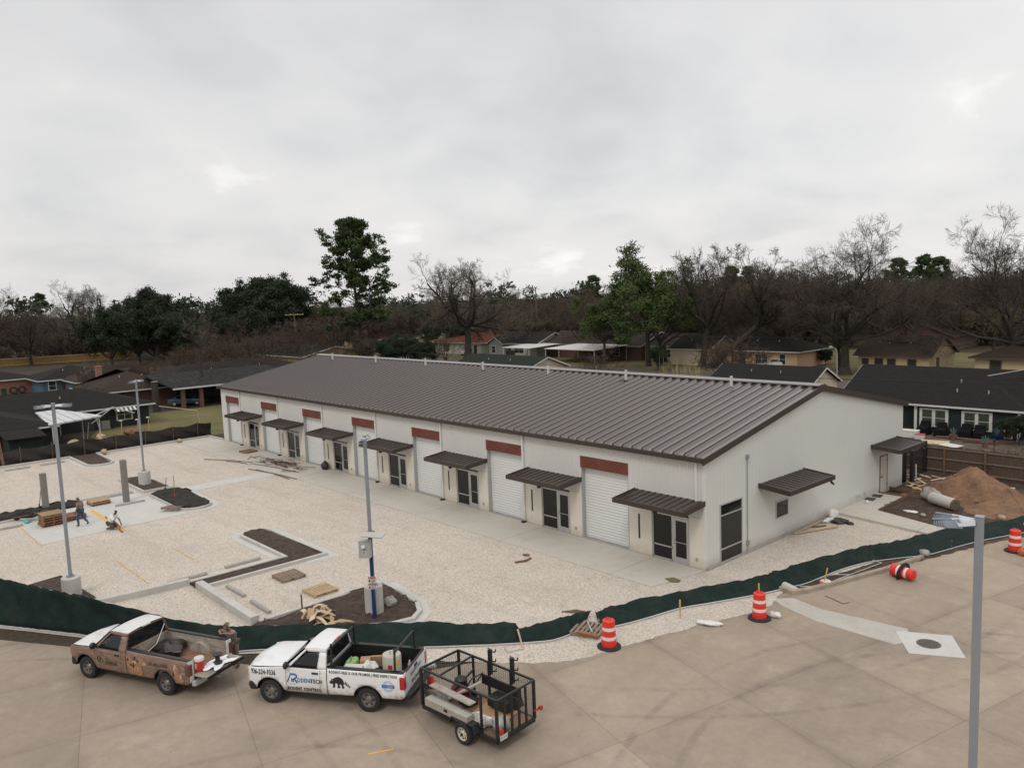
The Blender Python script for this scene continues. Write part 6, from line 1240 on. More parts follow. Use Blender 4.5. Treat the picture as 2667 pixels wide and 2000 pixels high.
def person(label, x, y, rz, J, m_sk, m_sh, m_tr, m_cap, z=0.0, brim=True, m_shoe=None):
    t = thing('person', label, 'person', (x, y, z), rz); P = {k: Vector(v) for k, v in J.items() if k not in ('sleeve', 'bulk')}; bk = J.get('bulk', 1.0)
    lerp = lambda a, b_, k: P[a].lerp(P[b_], k); m_shoe = m_shoe or m_ink
    b = Skel(); pv = b.n(P['pelvis'], .125); sp = b.n(P['spine'], .12, pv); ch = b.n(P['chest'], .135, sp); nk = b.n(P['neck'], .06, ch)
    hd = P['head']; fwd = P['look']; up = (hd-P['neck']).normalized()
    jaw = b.n(hd-up*.07+fwd*.012, .068, nk); mid = b.n(hd+up*.01, .088, jaw); top = b.n(hd+up*.075-fwd*.01, .065, mid)
    b.n(hd-up*.015+fwd*.112, .017, mid)                                # nose
    side = up.cross(fwd).normalized()
    for sg in (1, -1): b.n(hd-up*.005+side*sg*.098, .016, mid)          # ears
    for s_ in 'LR':
        sh = b.n(P['sh'+s_], .075, ch); el_ = b.n(P['el'+s_], .048, sh); wr = b.n(P['wr'+s_], .033, el_)
        d = P['hand'+s_].normalized(); pn = d.cross(Vector((0, 0, 1)) if abs(d.z) < .9 else Vector((1, 0, 0))).normalized(); pm = b.n(P['wr'+s_]+d*.07, .036, wr)
        cu = d.cross(pn)*(.3 if s_ == 'L' else -.3)
        for i, L_ in enumerate((.075, .088, .082, .062)):
            q = pn*(.03-.02*i); k1 = b.n(P['wr'+s_]+d*.105+q, .0105, pm); k2 = b.n(P['wr'+s_]+d*(.105+L_*.55)+q+cu*.03, .0095, k1); b.n(P['wr'+s_]+d*(.105+L_*.95)+q*.9+cu*.08, .008, k2)
        k1 = b.n(P['wr'+s_]+d*.055+pn*.05, .012, pm); b.n(P['wr'+s_]+d*.095+pn*.075, .0095, k1)
        hp = b.n(P['hip'+s_], .09, pv); kn = b.n(P['kn'+s_], .055, hp); an = b.n(P['an'+s_], .04, kn); b.n(P['toe'+s_], .035, an)
    b.make('body', m_sk, t)
    b = Skel(); pv = b.n(P['pelvis'].lerp(P['spine'], .12), .158*bk); sp = b.n(P['spine'], .152*bk, pv); ch = b.n(P['chest'], .16*bk, sp); b.n(P['neck'].lerp(P['chest'], .3), .082, ch)
    for s_ in 'LR': sh = b.n(P['sh'+s_], .092*(1+(bk-1)*.6), ch); b.n(P['sh'+s_].lerp(P['el'+s_], J.get('sleeve', .7)), .068*(1+(bk-1)*.6), sh)
    b.make('shirt', m_sh, t)
    b = Skel(); pv = b.n(P['pelvis'], .148)
    for s_ in 'LR': hp = b.n(P['hip'+s_], .108*bk, pv); kn = b.n(P['kn'+s_], .074, hp); b.n(P['an'+s_]+Vector((0, 0, .015)), .062, kn)
    b.make('trousers', m_tr, t)
    for s_ in 'LR':
        b = Skel(); a = P['an'+s_]; tt = P['toe'+s_]; d = (tt-a); d0_ = Vector((d.x, d.y, 0)).normalized() if d.length else Vector((1, 0, 0))
        h = b.n(a-d.normalized()*.06+Vector((0, 0, -.03)), .045); m2_ = b.n(a.lerp(tt, .5)-Vector((0, 0, .01)), .05, h); b.n(tt, .042, m2_); b.make('shoe', m_shoe, t)
    b = Skel(); hr = 1.0 if brim else 1.22; a = b.n(hd+up*.03-fwd*.025, .098*hr); b.n(hd+up*.10-fwd*.012, .072*hr, a)
    if brim: c = b.n(hd+up*.045+fwd*.10, (.07, .016), a); b.n(hd+up*.035+fwd*.17, (.05, .012), c)
    b.make('cap' if m_cap is not m_hair else 'hair', m_cap, t)
    return t
m_shirtb = mat('taupe_shirt', (.20, .145, .115), .85, var=.1); m_jean = mat('blue_jeans', (.028, .062, .125), .85, var=.25, scale=6); m_shirtw = mat('white_shirt', (.68, .68, .66), .85, var=.05); m_trb = mat('brown_trousers', (.10, .06, .048), .85, var=.2); m_shirtg = mat('grey_tee', (.23, .20, .18), .85, var=.1); m_capk = mat('khaki_cap', (.24, .17, .115), .8); m_camo = mat('camo_cap', (.11, .085, .06), .8, var=.5, scale=18)
F = Vector((1, 0, 0))
walk = dict(pelvis=(0, 0, .95), spine=(.02, 0, 1.14), chest=(.03, 0, 1.36), neck=(.04, 0, 1.50), head=(.07, 0, 1.63), look=(1, 0, 0), shL=(.03, .20, 1.41), shR=(.03, -.20, 1.41), elL=(.0, .27, 1.13), elR=(-.02, -.26, 1.13), wrL=(.14, .27, .92), wrR=(.12, -.25, .90), handL=(.3, 0, -1), handR=(.3, 0, -1), hipL=(0, .09, .92), hipR=(0, -.09, .92), knL=(.16, .10, .52), knR=(-.05, -.10, .50), anL=(.12, .10, .09), anR=(-.36, -.10, .19), toeL=(.27, .11, .045), toeR=(-.27, -.11, .06))
person('person in brown shirt, blue jeans and cap walking across the concrete pad', -31.95, -18.05, R(222), walk, m_skin[1], m_shirtb, m_jean, m_capk, .006)
kneel = dict(sleeve=1.0, bulk=1.55, pelvis=(-.14, 0, .40), spine=(-.04, 0, .58), chest=(.10, 0, .78), neck=(.20, 0, .91), head=(.28, 0, 1.02), look=(.85, 0, -.5), shL=(.11, .20, .82), shR=(.11, -.20, .82), elL=(.26, .25, .56), elR=(.28, -.24, .56), wrL=(.42, .16, .36), wrR=(.45, -.12, .32), handL=(.5, -.1, -.9), handR=(.5, .1, -.9), hipL=(-.13, .11, .38), hipR=(-.13, -.11, .38), knL=(.24, .15, .12), knR=(.20, -.15, .11), anL=(-.18, .14, .09), anR=(-.22, -.14, .09), toeL=(-.30, .14, .07), toeR=(-.34, -.14, .06))
kp = person('person in white shirt kneeling over the yellow parking line', -29.62, -16.95, R(38), kneel, m_skin[1], m_shirtw, m_trb, m_hair, .006, False)
b_ = MB(); b_.bb(-.075, .075, -.06, .06, 0, .24); o = b_.build('paint_box', mat('ochre_box', (.38, .22, .08), .7), bevel=.01); o.location = (-29.22, -16.72, .012); o.rotation_euler = (0, 0, .5); tag(o, 'ochre box held on the ground by the kneeling worker', 'box')
b_ = MB(); b_.bar((-33.0, -16.45, .02), (-28.4, -16.78, .02), .07, .03); tag(b_.build('straight_edge', m_woodd), 'long dark straight edge lying along the yellow line by the kneeling worker', 'straight edge')
lean = dict(pelvis=(-.10, 0, .93), spine=(-.02, 0, 1.11), chest=(.06, 0, 1.31), neck=(.11, 0, 1.43), head=(.16, 0, 1.555), look=(.95, .2, -.15), shL=(.06, .20, 1.36), shR=(.06, -.20, 1.36), elL=(.24, .33, 1.40), elR=(.24, -.33, 1.40), wrL=(.36, .10, 1.42), wrR=(.38, -.12, 1.42), handL=(.3, -.9, 0), handR=(.4, .8, 0), hipL=(-.10, .10, .90), hipR=(-.10, -.10, .90), knL=(-.06, .12, .49), knR=(-.14, -.12, .49), anL=(-.10, .12, .08), anR=(-.24, -.13, .08), toeL=(.05, .14, .04), toeR=(-.09, -.15, .04), sleeve=.62)
person('person in grey shirt and camouflage cap leaning on the bed of the wrapped pickup', -6.66, -19.33, R(-68), lean, m_skin[2], m_shirtg, mat('khaki_trousers', (.17, .14, .11), .85), m_camo, -.01)
# ------------------------------------------------------------------ houses
def shingle(name, c, var=.3): return stripes(mat(name, tuple(k*.78 for k in c), .95, var=var, scale=3, st=(.6, .6, 3), spec=.15), 'Z', .11, .16, tuple(k*.5 for k in c))
RS = dict(black=shingle('black_shingle', (.0215, .0200, .0185)), brown=shingle('brown_shingle', (.050, .036, .028)), grey=shingle('grey_shingle', (.040, .040, .038)), orange=shingle('orange_shingle', (.19, .062, .034)), dark=shingle('dark_brown_shingle', (.026, .021, .019)), green=shingle('mossy_shingle', (.022, .028, .020)), tan=shingle('taupe_shingle', (.060, .046, .038)))
def siding(name, c): return stripes(mat(name, c, .75, var=.06), 'Z', .18, .12, tuple(k*.6 for k in c))
WS = dict(dkgreen=siding('dark_green_siding', (.0055, .0145, .0150)), teal=siding('teal_siding', (.09, .15, .14)), blue=siding('blue_siding', (.070, .115, .165)), white=siding('white_siding', (.52, .50, .44)), tan=siding('tan_siding', (.44, .34, .20)), cream=siding('cream_siding', (.54, .46, .32)), grey=siding('grey_siding', (.26, .27, .25)), peach=mat('peach_wall', (.56, .36, .22), .8, var=.06), yellow=siding('yellow_siding', (.45, .33, .13)), black=siding('black_siding', (.012, .014, .013)),
  brick=brick('orange_brick', (.30, .11, .065), (.23, .085, .05), (.26, .19, .15)), dkbrick=brick('brown_brick', (.12, .055, .038), (.085, .04, .03), (.12, .09, .075)))
def house(label, x0, x1, y0, y1, ridge, wall, roof, axis='x', kind='gable', wh=2.55, ov=.5, wins=(), doors=(), trim=None, name='house', chim=None, fascia=True, gable_m=None, zb=0.0, g=None):
    if wh == 2.6: wh = 2.85
    cx, cy = (x0+x1)/2, (y0+y1)/2; t = thing(name, label, 'house', (cx, cy, zb), 0, g); a, b, c, d = x0-cx, x1-cx, y0-cy, y1-cy; trim = trim or m_trim
    w = MB(); w.bb(a, b, c, d, -.1, wh)
    if kind == 'gable':
        if axis == 'x': w.add([(a, c, wh), (a, d, wh), (a, 0, ridge-.14), (b, c, wh), (b, d, wh), (b, 0, ridge-.14)], [(0, 2, 1), (3, 4, 5), (0, 3, 5, 2), (1, 2, 5, 4)])
        else: w.add([(a, c, wh), (b, c, wh), (0, c, ridge-.14), (a, d, wh), (b, d, wh), (0, d, ridge-.14)], [(0, 1, 2), (3, 5, 4), (0, 2, 5, 3), (1, 4, 5, 2)])
    w.build('wall', wall, t)
    A, B, C_, D_ = a-ov, b+ov, c-ov, d+ov; e = wh-.02-(ridge-wh)*ov/((d if axis == 'x' else b))*.9
    r = MB(); ins = 0 if kind == 'gable' else (D_ if axis == 'x' else B)
    if axis == 'x': R0, R1 = (A+ins, 0, ridge), (B-ins, 0, ridge); base = [(A, C_, e), (B, C_, e), (B, D_, e), (A, D_, e)]; fc = [(0, 1, 5, 4), (1, 2, 5), (2, 3, 4, 5), (3, 0, 4)]
    else: R0, R1 = (0, C_+ins, ridge), (0, D_-ins, ridge); base = [(A, C_, e), (B, C_, e), (B, D_, e), (A, D_, e)]; fc = [(0, 1, 4), (1, 2, 5, 4), (2, 3, 5), (3, 0, 4, 5)]
    if kind == 'gable': fc = [f for f in fc if len(f) == 4]
    v = base+[R0, R1]; n = len(v); r.add(v, fc); ro = r.build('roof', roof, t); md = ro.modifiers.new('thick', 'SOLIDIFY'); md.thickness = .13; md.offset = 0
    if fascia:
        f_ = MB(); E_ = [(A, C_, e), (B, C_, e), (B, D_, e), (A, D_, e)]
        for i in range(4):
            p, q = Vector(E_[i]), Vector(E_[(i+1) % 4])
            if kind == 'gable' and ((axis == 'x' and i in (1, 3)) or (axis == 'y' and i in (0, 2))):
                pk = Vector(R1 if i in (1, 2) else R0); f_.bar(p-Vector((0, 0, .03)), pk-Vector((0, 0, .03)), .04, .17); f_.bar(q-Vector((0, 0, .03)), pk-Vector((0, 0, .03)), .04, .17)
            else: f_.bar(p-Vector((0, 0, .06)), q-Vector((0, 0, .06)), .06, .16)
        f_.build('fascia', trim, ro)
    def face(fc_, pos, z0, ww, hh, out):
        if fc_ == '-y': return (pos-cx-ww/2, pos-cx+ww/2, c-out, c+.02, z0, z0+hh)
        return (b-.02, b+out, pos-cy-ww/2, pos-cy+ww/2, z0, z0+hh)
    for fc_, pos, z0, ww, hh in wins:
        q = MB(); q.bb(*face(fc_, pos, z0-.1, ww+.2, hh+.2, .05)); wf = q.build('window', trim, t)
        n2 = 2 if ww > 1.3 else 1
        q = MB()
        for i in range(n2):
            w1 = ww/n2-.08; pc = pos-ww/2+ww*(i+.5)/n2
            for z1, h1 in ((z0, hh/2-.03), (z0+hh/2+.03, hh/2-.03)): q.bb(*face(fc_, pc, z1, w1, h1, .065))
        q.build('window_pane', m_glass2, wf)
    for fc_, pos, ww, hh, m_ in doors:
        q = MB(); q.bb(*face(fc_, pos, 0, ww, hh, .05)); q.build('door', m_, t)
    if chim: q = MB(); q.bb(chim[0]-cx-.35, chim[0]-cx+.35, chim[1]-cy-.35, chim[1]-cy+.35, wh, chim[2]); q.bb(chim[0]-cx-.42, chim[0]-cx+.42, chim[1]-cy-.42, chim[1]-cy+.42, chim[2], chim[2]+.12); q.build('chimney', WS['brick'], ro)
    for i in range(2):
        q = MB(); px_, py_ = (a*.3+i*(b-a)*.3, c*.45) if axis == 'x' else (b*.45, c*.3+i*(d-c)*.3); half = d if axis == 'x' else b
        zz = ridge-(ridge-e)*abs(py_ if axis == 'x' else px_)/(half+ov); q.tube([(px_, py_, zz-.1), (px_, py_, zz+.32)], .06, 8); q.build('roof_vent', m_alu, ro)
    return t
m_dkdoor = mat('dark_door', (.03, .022, .02), .6); m_wdoor = mat('white_garage_door', (.48, .5, .52), .6)
def canopy(label, x0, x1, y0, y1, z0, z1, m, name='carport', posts=True, rz=0.0):
    t = thing(name, label, 'carport', ((x0+x1)/2, (y0+y1)/2, 0), rz); a, b, c, d = (x0-x1)/2, (x1-x0)/2, (y0-y1)/2, (y1-y0)/2
    q = MB(); v = [(a, c, z0), (b, c, z0), (b, d, z1), (a, d, z1)]; q.add(v+[(x, y, z+.12) for x, y, z in v], [(0, 3, 2, 1), (4, 5, 6, 7), (0, 1, 5, 4), (1, 2, 6, 5), (2, 3, 7, 6), (3, 0, 4, 7)])
    for i in range(1, 8): x = a+(b-a)*i/8; q.bar((x, c, z0+.13), (x, d, z1+.13), .05, .03)
    q.build('roof', m, t)
    if posts:
        for px_, py_, zz in ((a+.2, c+.2, z0), (b-.2, c+.2, z0), (a+.2, d-.2, z1), (b-.2, d-.2, z1)): q = MB(); q.bar((px_, py_, 0), (px_, py_, zz), .1); q.build('post', m_trim, t)
    return t
# --- near left: black roofed house with its patio
house('low house with wide black shingle roof behind the tarp fence at far left', -84.5, -73.5, -24, -.8, 4.15, WS['black'], RS['black'], 'y', 'hip', 2.45, .6, wins=(('+x', -3.4, .8, 1.5, 1.1),), doors=(('+x', -7, 1.0, 2.05, m_dkdoor),), name='house')
house('black roofed side wing of the far left house nearer the tarp fence', -78, -64.2, -27, -12.6, 4.1, WS['black'], RS['black'], 'x', 'hip', 2.4, .6, name='house_wing')
t = thing('lean_to_shed', 'small dark green board shed with black roof beside the tarp fence', 'shed', (-61.9, -15.3, 0)); b_ = MB(); b_.bb(-1.6, 1.5, -1.4, 1.2, 0, 1.8); b_.build('wall', stripes(mat('green_board', (.012, .020, .014), .9), 'Y', .2, .15, (.005, .008, .006)), t); b_ = MB(); b_.add([(-2, -1.7, 2.25), (1.9, -1.7, 1.85), (1.9, 1.5, 1.85), (-2, 1.5, 2.25), (-2, -1.7, 2.33), (1.9, -1.7, 1.93), (1.9, 1.5, 1.93), (-2, 1.5, 2.33)], [(0, 3, 2, 1), (4, 5, 6, 7), (0, 1, 5, 4), (1, 2, 6, 5), (2, 3, 7, 6), (3, 0, 4, 7)]); b_.build('roof', RS['black'], t)
t = thing('patio_cover', 'white ribbed patio roof on posts beside the black roofed house', 'patio cover', (-68.2, -10.5, 0), R(0)); b_ = MB(); P4 = [(-4.6, -1.6, 2.55), (5.0, -2.4, 2.3), (2.6, 2.8, 2.3), (-5.2, .6, 2.55)]
b_.add(P4+[(x, y, z+.14) for x, y, z in P4], [(0, 3, 2, 1), (4, 5, 6, 7), (0, 1, 5, 4), (1, 2, 6, 5), (2, 3, 7, 6), (3, 0, 4, 7)]); b_.build('roof', stripes(mat('white_patio_roof', (.50, .50, .50), .5, var=.06), 'Y', .9, .14, (.25, .25, .25)), t)
for x, y in ((4.7, -2.1), (2.5, 2.5), (-4.5, .5), (.3, 1.5)): b_ = MB(); b_.bar((x, y, 0), (x, y, 2.35), .1); b_.build('post', m_trim, t)
t = thing('window_awning', 'green and white striped awning on the black roofed house', 'awning', (-73.4, -3.4, 1.9)); b_ = MB(); n_ = 11
for i in range(n_):
    y = -1.2+2.4*i/n_; b_ = MB(); b_.add([(0, y, .55), (0, y+2.4/n_, .55), (1.1, y+2.4/n_, -.05), (1.1, y, -.05), (0, y, .51), (0, y+2.4/n_, .51), (1.1, y+2.4/n_, -.09), (1.1, y, -.09)], [(0, 1, 2, 3), (4, 7, 6, 5), (3, 2, 6, 7)]); b_.build('stripe', m_trim if i % 2 else mat('awning_green%d' % i, (.02, .05, .035), .6), t)
t = thing('air_conditioner', 'grey air conditioner unit against the black roofed house', 'air conditioner', (-72.9, -5.6, 0)); b_ = MB(); b_.bb(-.4, .4, -.4, .4, .05, .95); b_.build('casing', mat('ac_grey', (.16, .15, .14), .6), t); b_ = MB(); b_.lathe([(.34, .95), (.30, 1.0), (0, 1.0)], 16, cap=False); b_.build('fan_grille', m_black, t)
t = thing('clothes_frame', 'white pipe play frame in the back yard beside the patio roof', 'frame', (-67.6, -5.5, 0))
for p, q in (((.2, -2.4, 2.3), (.0, -.6, 2.9)), ((0, -.6, 2.9), (-.6, 1.6, 2.0)), ((.2, -2.4, 2.3), (-.2, -1.8, 0)), ((-.2, -3.2, 0), (0, -3, 1.6)), ((0, -.6, 2.9), (-2.2, -2.2, 1.2))): b_ = MB(); b_.tube([p, q], .055, 6); b_.build('pole', m_trim, t)
for x, y, lb in ((-67.9, -5.4, 'pale yard post topped by a cap nearest the patio roof'), (-67.2, -4.0, 'pale yard post topped by a cap, middle one by the tarp fence'), (-67.9, -2.7, 'pale yard post topped by a cap farthest from the patio roof')):
    t = thing('yard_post', lb, 'post', (x, y, 0), 0, 'pale posts on the yard lawn'); b_ = MB(); b_.bar((0, 0, 0), (.08, .05, 1.35), .07); b_.build('shaft', mat('pale_post', (.42, .38, .26), .7) if 'pale_post' not in bpy.data.materials else bpy.data.materials['pale_post'], t); b_ = MB(); b_.lathe([(.2, 1.35), (.12, 1.45), (0, 1.46)], 10, cap=False); b_.build('cap', bpy.data.materials['pale_post'], t)
t = thing('swing_pole', 'white bent yard pole on the lawn left of the warehouse', 'pole', (-67.5, 0, 0)); b_ = MB(); b_.tube([(0, 2.6, 0), (0, 2.4, 1.5), (-.6, -1.4, 2.4)], .05, 6); b_.build('pole_tube', bpy.data.materials['pale_post'], t)
t = thing('ladder_post', 'brown timber post with a white ladder at the left picture edge', 'post', (-57.9, -18.0, 0)); b_ = MB(); b_.bar((.1, .3, 0), (0, .1, 2.75), .22); b_.build('timber', m_woodd, t); b_ = MB()
for s in (-.45, .0): b_.bar((.1, -.2+s, 0), (-.2, -.2+s, 2.6), .06)
for i in range(7): b_.bar((.08-.04*i, -.65, .3+.33*i), (.08-.04*i, -.2, .3+.33*i), .04)
b_.build('ladder', m_trim, t)
bagf(-60.2, -11.6, (.9, 1.6, 1.3), 'yellow sheet covered bundle behind the tarp fence', 61, mat('pale_yellow', (.30, .26, .12), .7), 'covered_bundle', 'bundle', 0, .15)
bagf(-64.9, -8.2, (1.0, .9, .8), 'clutter of tan and white yard goods under the white patio roof', 62, m_woodp, 'yard_goods', 'yard goods', 0, .4); bagf(-66.3, -4.9, (1.9, 1.3, .75), 'dark heap of leaves behind the tarp fence', 63, m_woodd, 'leaf_heap', 'leaf heap', 0, .3)
# --- left street houses
house('orange brick house with dark hip roof at the left picture edge', -140, -128.8, -22, -1.4, 3.9, WS['brick'], RS['dark'], 'y', 'hip', 2.5, .6, g=None)
house('blue house with black hip roof left of the bare brush', -131, -121, -1.6, 9, 4.0, WS['blue'], RS['black'], 'y', 'hip', 2.5, .7, wins=(('+x', -.2, .7, 1.0, 1.3),), doors=(('+x', 1.6, .9, 2.0, mat('red_door', (.16, .05, .035), .6)),))
house('blue garage wing with brown hip roof and white garage door', -121.5, -112.8, 1.6, 8.5, 3.7, WS['blue'], RS['brown'], 'x', 'hip', 2.35, .5, doors=(('+x', 3.4, 2.6, 2.05, m_wdoor),), name='garage')
house('brown hip roofed brick house with tan ridge tiles behind the white patio', -103, -91.5, -1.0, 8.6, 4.7, WS['dkbrick'], RS['brown'], 'y', 'hip', 2.5, .7, chim=(-101, 1.5, 5.0))
house('long dark roofed house behind the brick carport', -106, -93.5, 7, 32, 4.4, WS['dkbrick'], RS['dark'], 'y', 'hip', 2.5, .6)
t = thing('brick_carport', 'low carport with patchy shingle roof on brick pillars', 'carport', (-87.5, 11, 0)); b_ = MB(); P4 = [(5.2, -6, 2.6), (5.2, 11.5, 2.6), (-5.8, 11.5, 3.7), (-5.8, -6, 3.7)]; b_.add(P4+[(x, y, z+.16) for x, y, z in P4], [(0, 3, 2, 1), (4, 5, 6, 7), (0, 1, 5, 4), (1, 2, 6, 5), (2, 3, 7, 6), (3, 0, 4, 7)])
b_.build('roof', mat('patchy_shingle', (.019, .018, .017), .95, spec=.12, var=.4, scale=2.5, stain=(.065, .062, .06), sscale=1.1, st=(1, 2.4, 1)), t); b_ = MB(); b_.bar((5.2, -6, 2.62), (5.2, 11.5, 2.62), .08, .2); b_.build('fascia', m_trim, t)
for y in (-4.6, -2.3, 2.0, 6.0): b_ = MB(); b_.bar((4.6, y, 0), (4.6, y, 2.6), .45); b_.build('pillar', WS['dkbrick'], t)
b_ = MB(); b_.bb(-5.6, -5.4, -6, 11, 0, 3.5); b_.build('rear_wall', m_dkdoor, t)
for i, (x, y) in enumerate(((-127.9, -4.3), (-127.9, -3.1))):
    b_ = MB(); b_.lathe([(.35, -.15), (.55, -.17), (.62, 0), (.55, .17), (.35, .15)], 18, Matrix.Translation((x, y, .62)) @ Matrix.Rotation(R(80), 4, 'Y'), cap=False); tag(b_.build('old_tyre', m_rubber, smooth=True), 'black tyre leaning on the brick wall, %s the green bin' % ('nearer' if i == 0 else 'farther from'), 'tyre', 'tyres on the brick wall')
t = thing('wheelie_bin', 'dark green wheeled bin against the orange brick house', 'bin', (-127.6, -5.7, 0)); b_ = MB(); b_.add([(-.25, -.28, .1), (.25, -.28, .1), (.25, .28, .1), (-.25, .28, .1), (-.33, -.35, 1.0), (.33, -.35, 1.0), (.33, .35, 1.0), (-.33, .35, 1.0)], [(0, 3, 2, 1), (4, 5, 6, 7), (0, 1, 5, 4), (1, 2, 6, 5), (2, 3, 7, 6), (3, 0, 4, 7)]); b_.build('bin_body', mat('bin_green', (.012, .04, .022), .6), t); b_ = MB(); b_.bb(-.36, .38, -.38, .38, 1.0, 1.08); b_.build('lid', bpy.data.materials['bin_green'], t)
t = thing('yellow_board_fence', 'long new yellow board fence among bare trees at far left', 'fence', (-205, 12, 0), R(75)); b_ = MB(); b_.bb(-24, 24, 0, .05, 0, 2.1); b_.build('board', stripes(mat('new_cedar', (.21, .125, .04), .8, var=.3, scale=2), 'X', .3, .1, (.13, .08, .03)), t); b_ = MB(); b_.bar((-24, -.05, 1.9), (24, -.05, 1.9), .1); b_.bar((-24, -.05, .4), (24, -.05, .4), .1); b_.build('rail', m_woodp, t)
t = thing('rust_board_fence', 'rusty brown board fence behind the long roofed houses', 'fence', (-118, 26, 0), R(78)); b_ = MB(); b_.bb(-13, 13, 0, .05, 0, 2.0); b_.build('board', stripes(mat('rust_cedar', (.115, .052, .03), .85, var=.3), 'X', .3, .1, (.05, .022, .014)), t); b_ = MB(); b_.bar((-13, -.05, 1.95), (13, -.05, 1.95), .12); b_.build('rail', m_woodp, t)
# --- north side of the street
house('teal house with brown hip roof far beyond the warehouse ridge', -206, -188, 79, 92, 5.2, WS['teal'], RS['brown'], 'x', 'hip', 2.6, .6, wins=(('-y', -199, .7, 2.2, 1.4), ('-y', -195, .7, 2.0, 1.4)))
house('dark green roofed house with yellow gable behind the ridge', -140, -121, 43, 57, 4.0, WS['yellow'], RS['green'], 'x', 'gable', 2.5, .5)
house('white bungalow with small porch gable far behind bare trees', -244, -228, 86, 98, 4.8, WS['white'], RS['brown'], 'y', 'gable', 2.6, .5, wins=(('-y', -236, .8, 2.4, 1.3),))
house('cream gabled house with red roof left of the tall pine', -168, -155, 79.5, 92, 5.0, WS['cream'], RS['orange'], 'y', 'gable', 2.6, .5, wins=(('-y', -163, .7, 1.6, 1.3),))
house('pale small house half hidden right of the tall pine', -155, -147, 88, 98, 4.2, WS['cream'], RS['grey'], 'x', 'gable', 2.6, .5)
house('white house with orange hip roof behind the big bare oak', -131.5, -113.6, 81.5, 93, 4.5, WS['white'], RS['orange'], 'x', 'hip', 2.6, .7, wins=(('-y', -126, .6, 2.2, 1.5), ('-y', -118.5, .6, 1.6, 1.6)), doors=(('-y', -115.5, 1.0, 2.1, m_dkdoor),), chim=(-119, 89, 5.1))
house('grey and white house with black roof and white gable end', -111.5, -97, 82.6, 92.4, 4.75, WS['white'], RS['dark'], 'x', 'gable', 2.6, .45, wins=(('-y', -102.5, .7, 2.8, 1.4),), doors=(('-y', -105.5, .9, 2.1, m_dkdoor),))
house('small front porch gable of the grey and white house', -110.2, -105.7, 80.9, 83.2, 4.0, WS['grey'], RS['dark'], 'y', 'gable', 2.6, .4, wins=(('-y', -108.6, .7, 1.2, 1.4),), name='porch')
canopy('white metal carport over a dark pickup by the grey and white house', -99.6, -91.8, 75.4, 84, 2.35, 2.65, mat('white_carport_roof', (.56, .55, .52), .5))
canopy('long white carport roof behind bare brush, right of the dark pickup', -87.5, -74.8, 75.3, 84.5, 2.4, 2.75, bpy.data.materials['white_carport_roof'])
house('long brown roofed house with a white triangular dormer', -97, -72, 84.8, 96, 4.9, WS['dkbrick'], RS['tan'], 'x', 'gable', 2.6, .5, wins=(('-y', -78, .7, 1.6, 1.3),))
t = thing('roof_dormer', 'small white trimmed dormer on the long brown roof', 'dormer', (-86.6, 87.2, 3.2)); b_ = MB(); b_.prism([(-1.7, 0), (1.7, 0), (1.7, 2.6), (-1.7, 2.6)], -.3, .05); b_.build('wall', WS['tan'], t)
b_ = MB(); b_.add([(-2, -.15, 0), (0, -.15, 1.05), (2, -.15, 0), (-2, 2.6, 0), (0, 2.6, 1.05), (2, 2.6, 0)], [(0, 1, 4, 3), (1, 2, 5, 4), (0, 2, 1)]); b_.build('roof', RS['tan'], t); b_ = MB(); b_.bar((-2.05, -.18, -.02), (0, -.18, 1.08), .06, .16); b_.bar((2.05, -.18, -.02), (0, -.18, 1.08), .06, .16); b_.build('fascia', m_trim, t)
house('brick house at the street behind the green cedar tree', -72, -63, 86, 97, 4.6, WS['tan'], RS['brown'], 'x', 'gable', 2.6, .5, wins=(('-y', -67, .7, 1.5, 1.3),))
house('cream gabled house with side door behind the cedar tree', -62.8, -55.0, 81.4, 89.6, 4.7, WS['cream'], RS['dark'], 'x', 'gable', 2.6, .35, wins=(('+x', 87.2, .8, 1.2, 1.3),), doors=(('+x', 83.6, 1.1, 2.1, mat('tan_door', (.30, .22, .13), .7)),))
house('peach house with wide charcoal hip roof beyond the leaning tree', -53.2, -40.6, 83.2, 92.5, 4.6, WS['peach'], RS['black'], 'x', 'hip', 2.6, .7, wins=(('-y', -46.6, .6, 2.1, 1.4), ('-y', -43.0, .6, 1.0, 1.5)), doors=(('-y', -50, 1.0, 2.1, m_dkdoor),))
house('long tan sided house with taupe roof and cream gable end', -30.5, -21.0, 81.6, 90.5, 5.05, WS['tan'], RS['tan'], 'x', 'gable', 2.6, .5, wins=(('-y', -27.6, .6, 1.0, 1.5), ('-y', -25.9, .6, 1.0, 1.5), ('-y', -23.2, .6, 1.0, 1.5), ('+x', 84.5, .7, .8, 1.5)), doors=(('-y', -29.5, .95, 2.1, m_dkdoor),), trim=mat('brown_trim', (.09, .06, .045), .7))
house('tan house with brown roof at the right picture edge', -15.8, -2, 82.5, 93, 4.8, WS['tan'], RS['brown'], 'x', 'hip', 2.6, .6, wins=(('-y', -13.4, .6, 1.2, 1.6),), trim=bpy.data.materials['brown_trim'])
house('orange brick gable house with black roof behind the tan house', -46, -33, 124, 137, 5.3, WS['dkbrick'], RS['black'], 'y', 'gable', 2.7, .5, trim=bpy.data.materials['brown_trim'])
house('white walled house end with flat porch, far right background', -59, -52, 130, 140, 4.6, WS['cream'], RS['grey'], 'y', 'gable', 2.8, .4)
house('brown roofed ranch house far behind the dormer house', -126, -108, 128, 140, 5.0, WS['grey'], RS['brown'], 'x', 'hip', 2.7, .6)
house('white gabled house far behind the street lamp', -205, -192, 128, 140, 5.4, WS['white'], RS['brown'], 'y', 'gable', 2.8, .5)
house('pale house glimpsed through dark evergreens at left', -262, -248, 52, 66, 5.4, WS['white'], RS['grey'], 'y', 'gable', 2.8, .5)
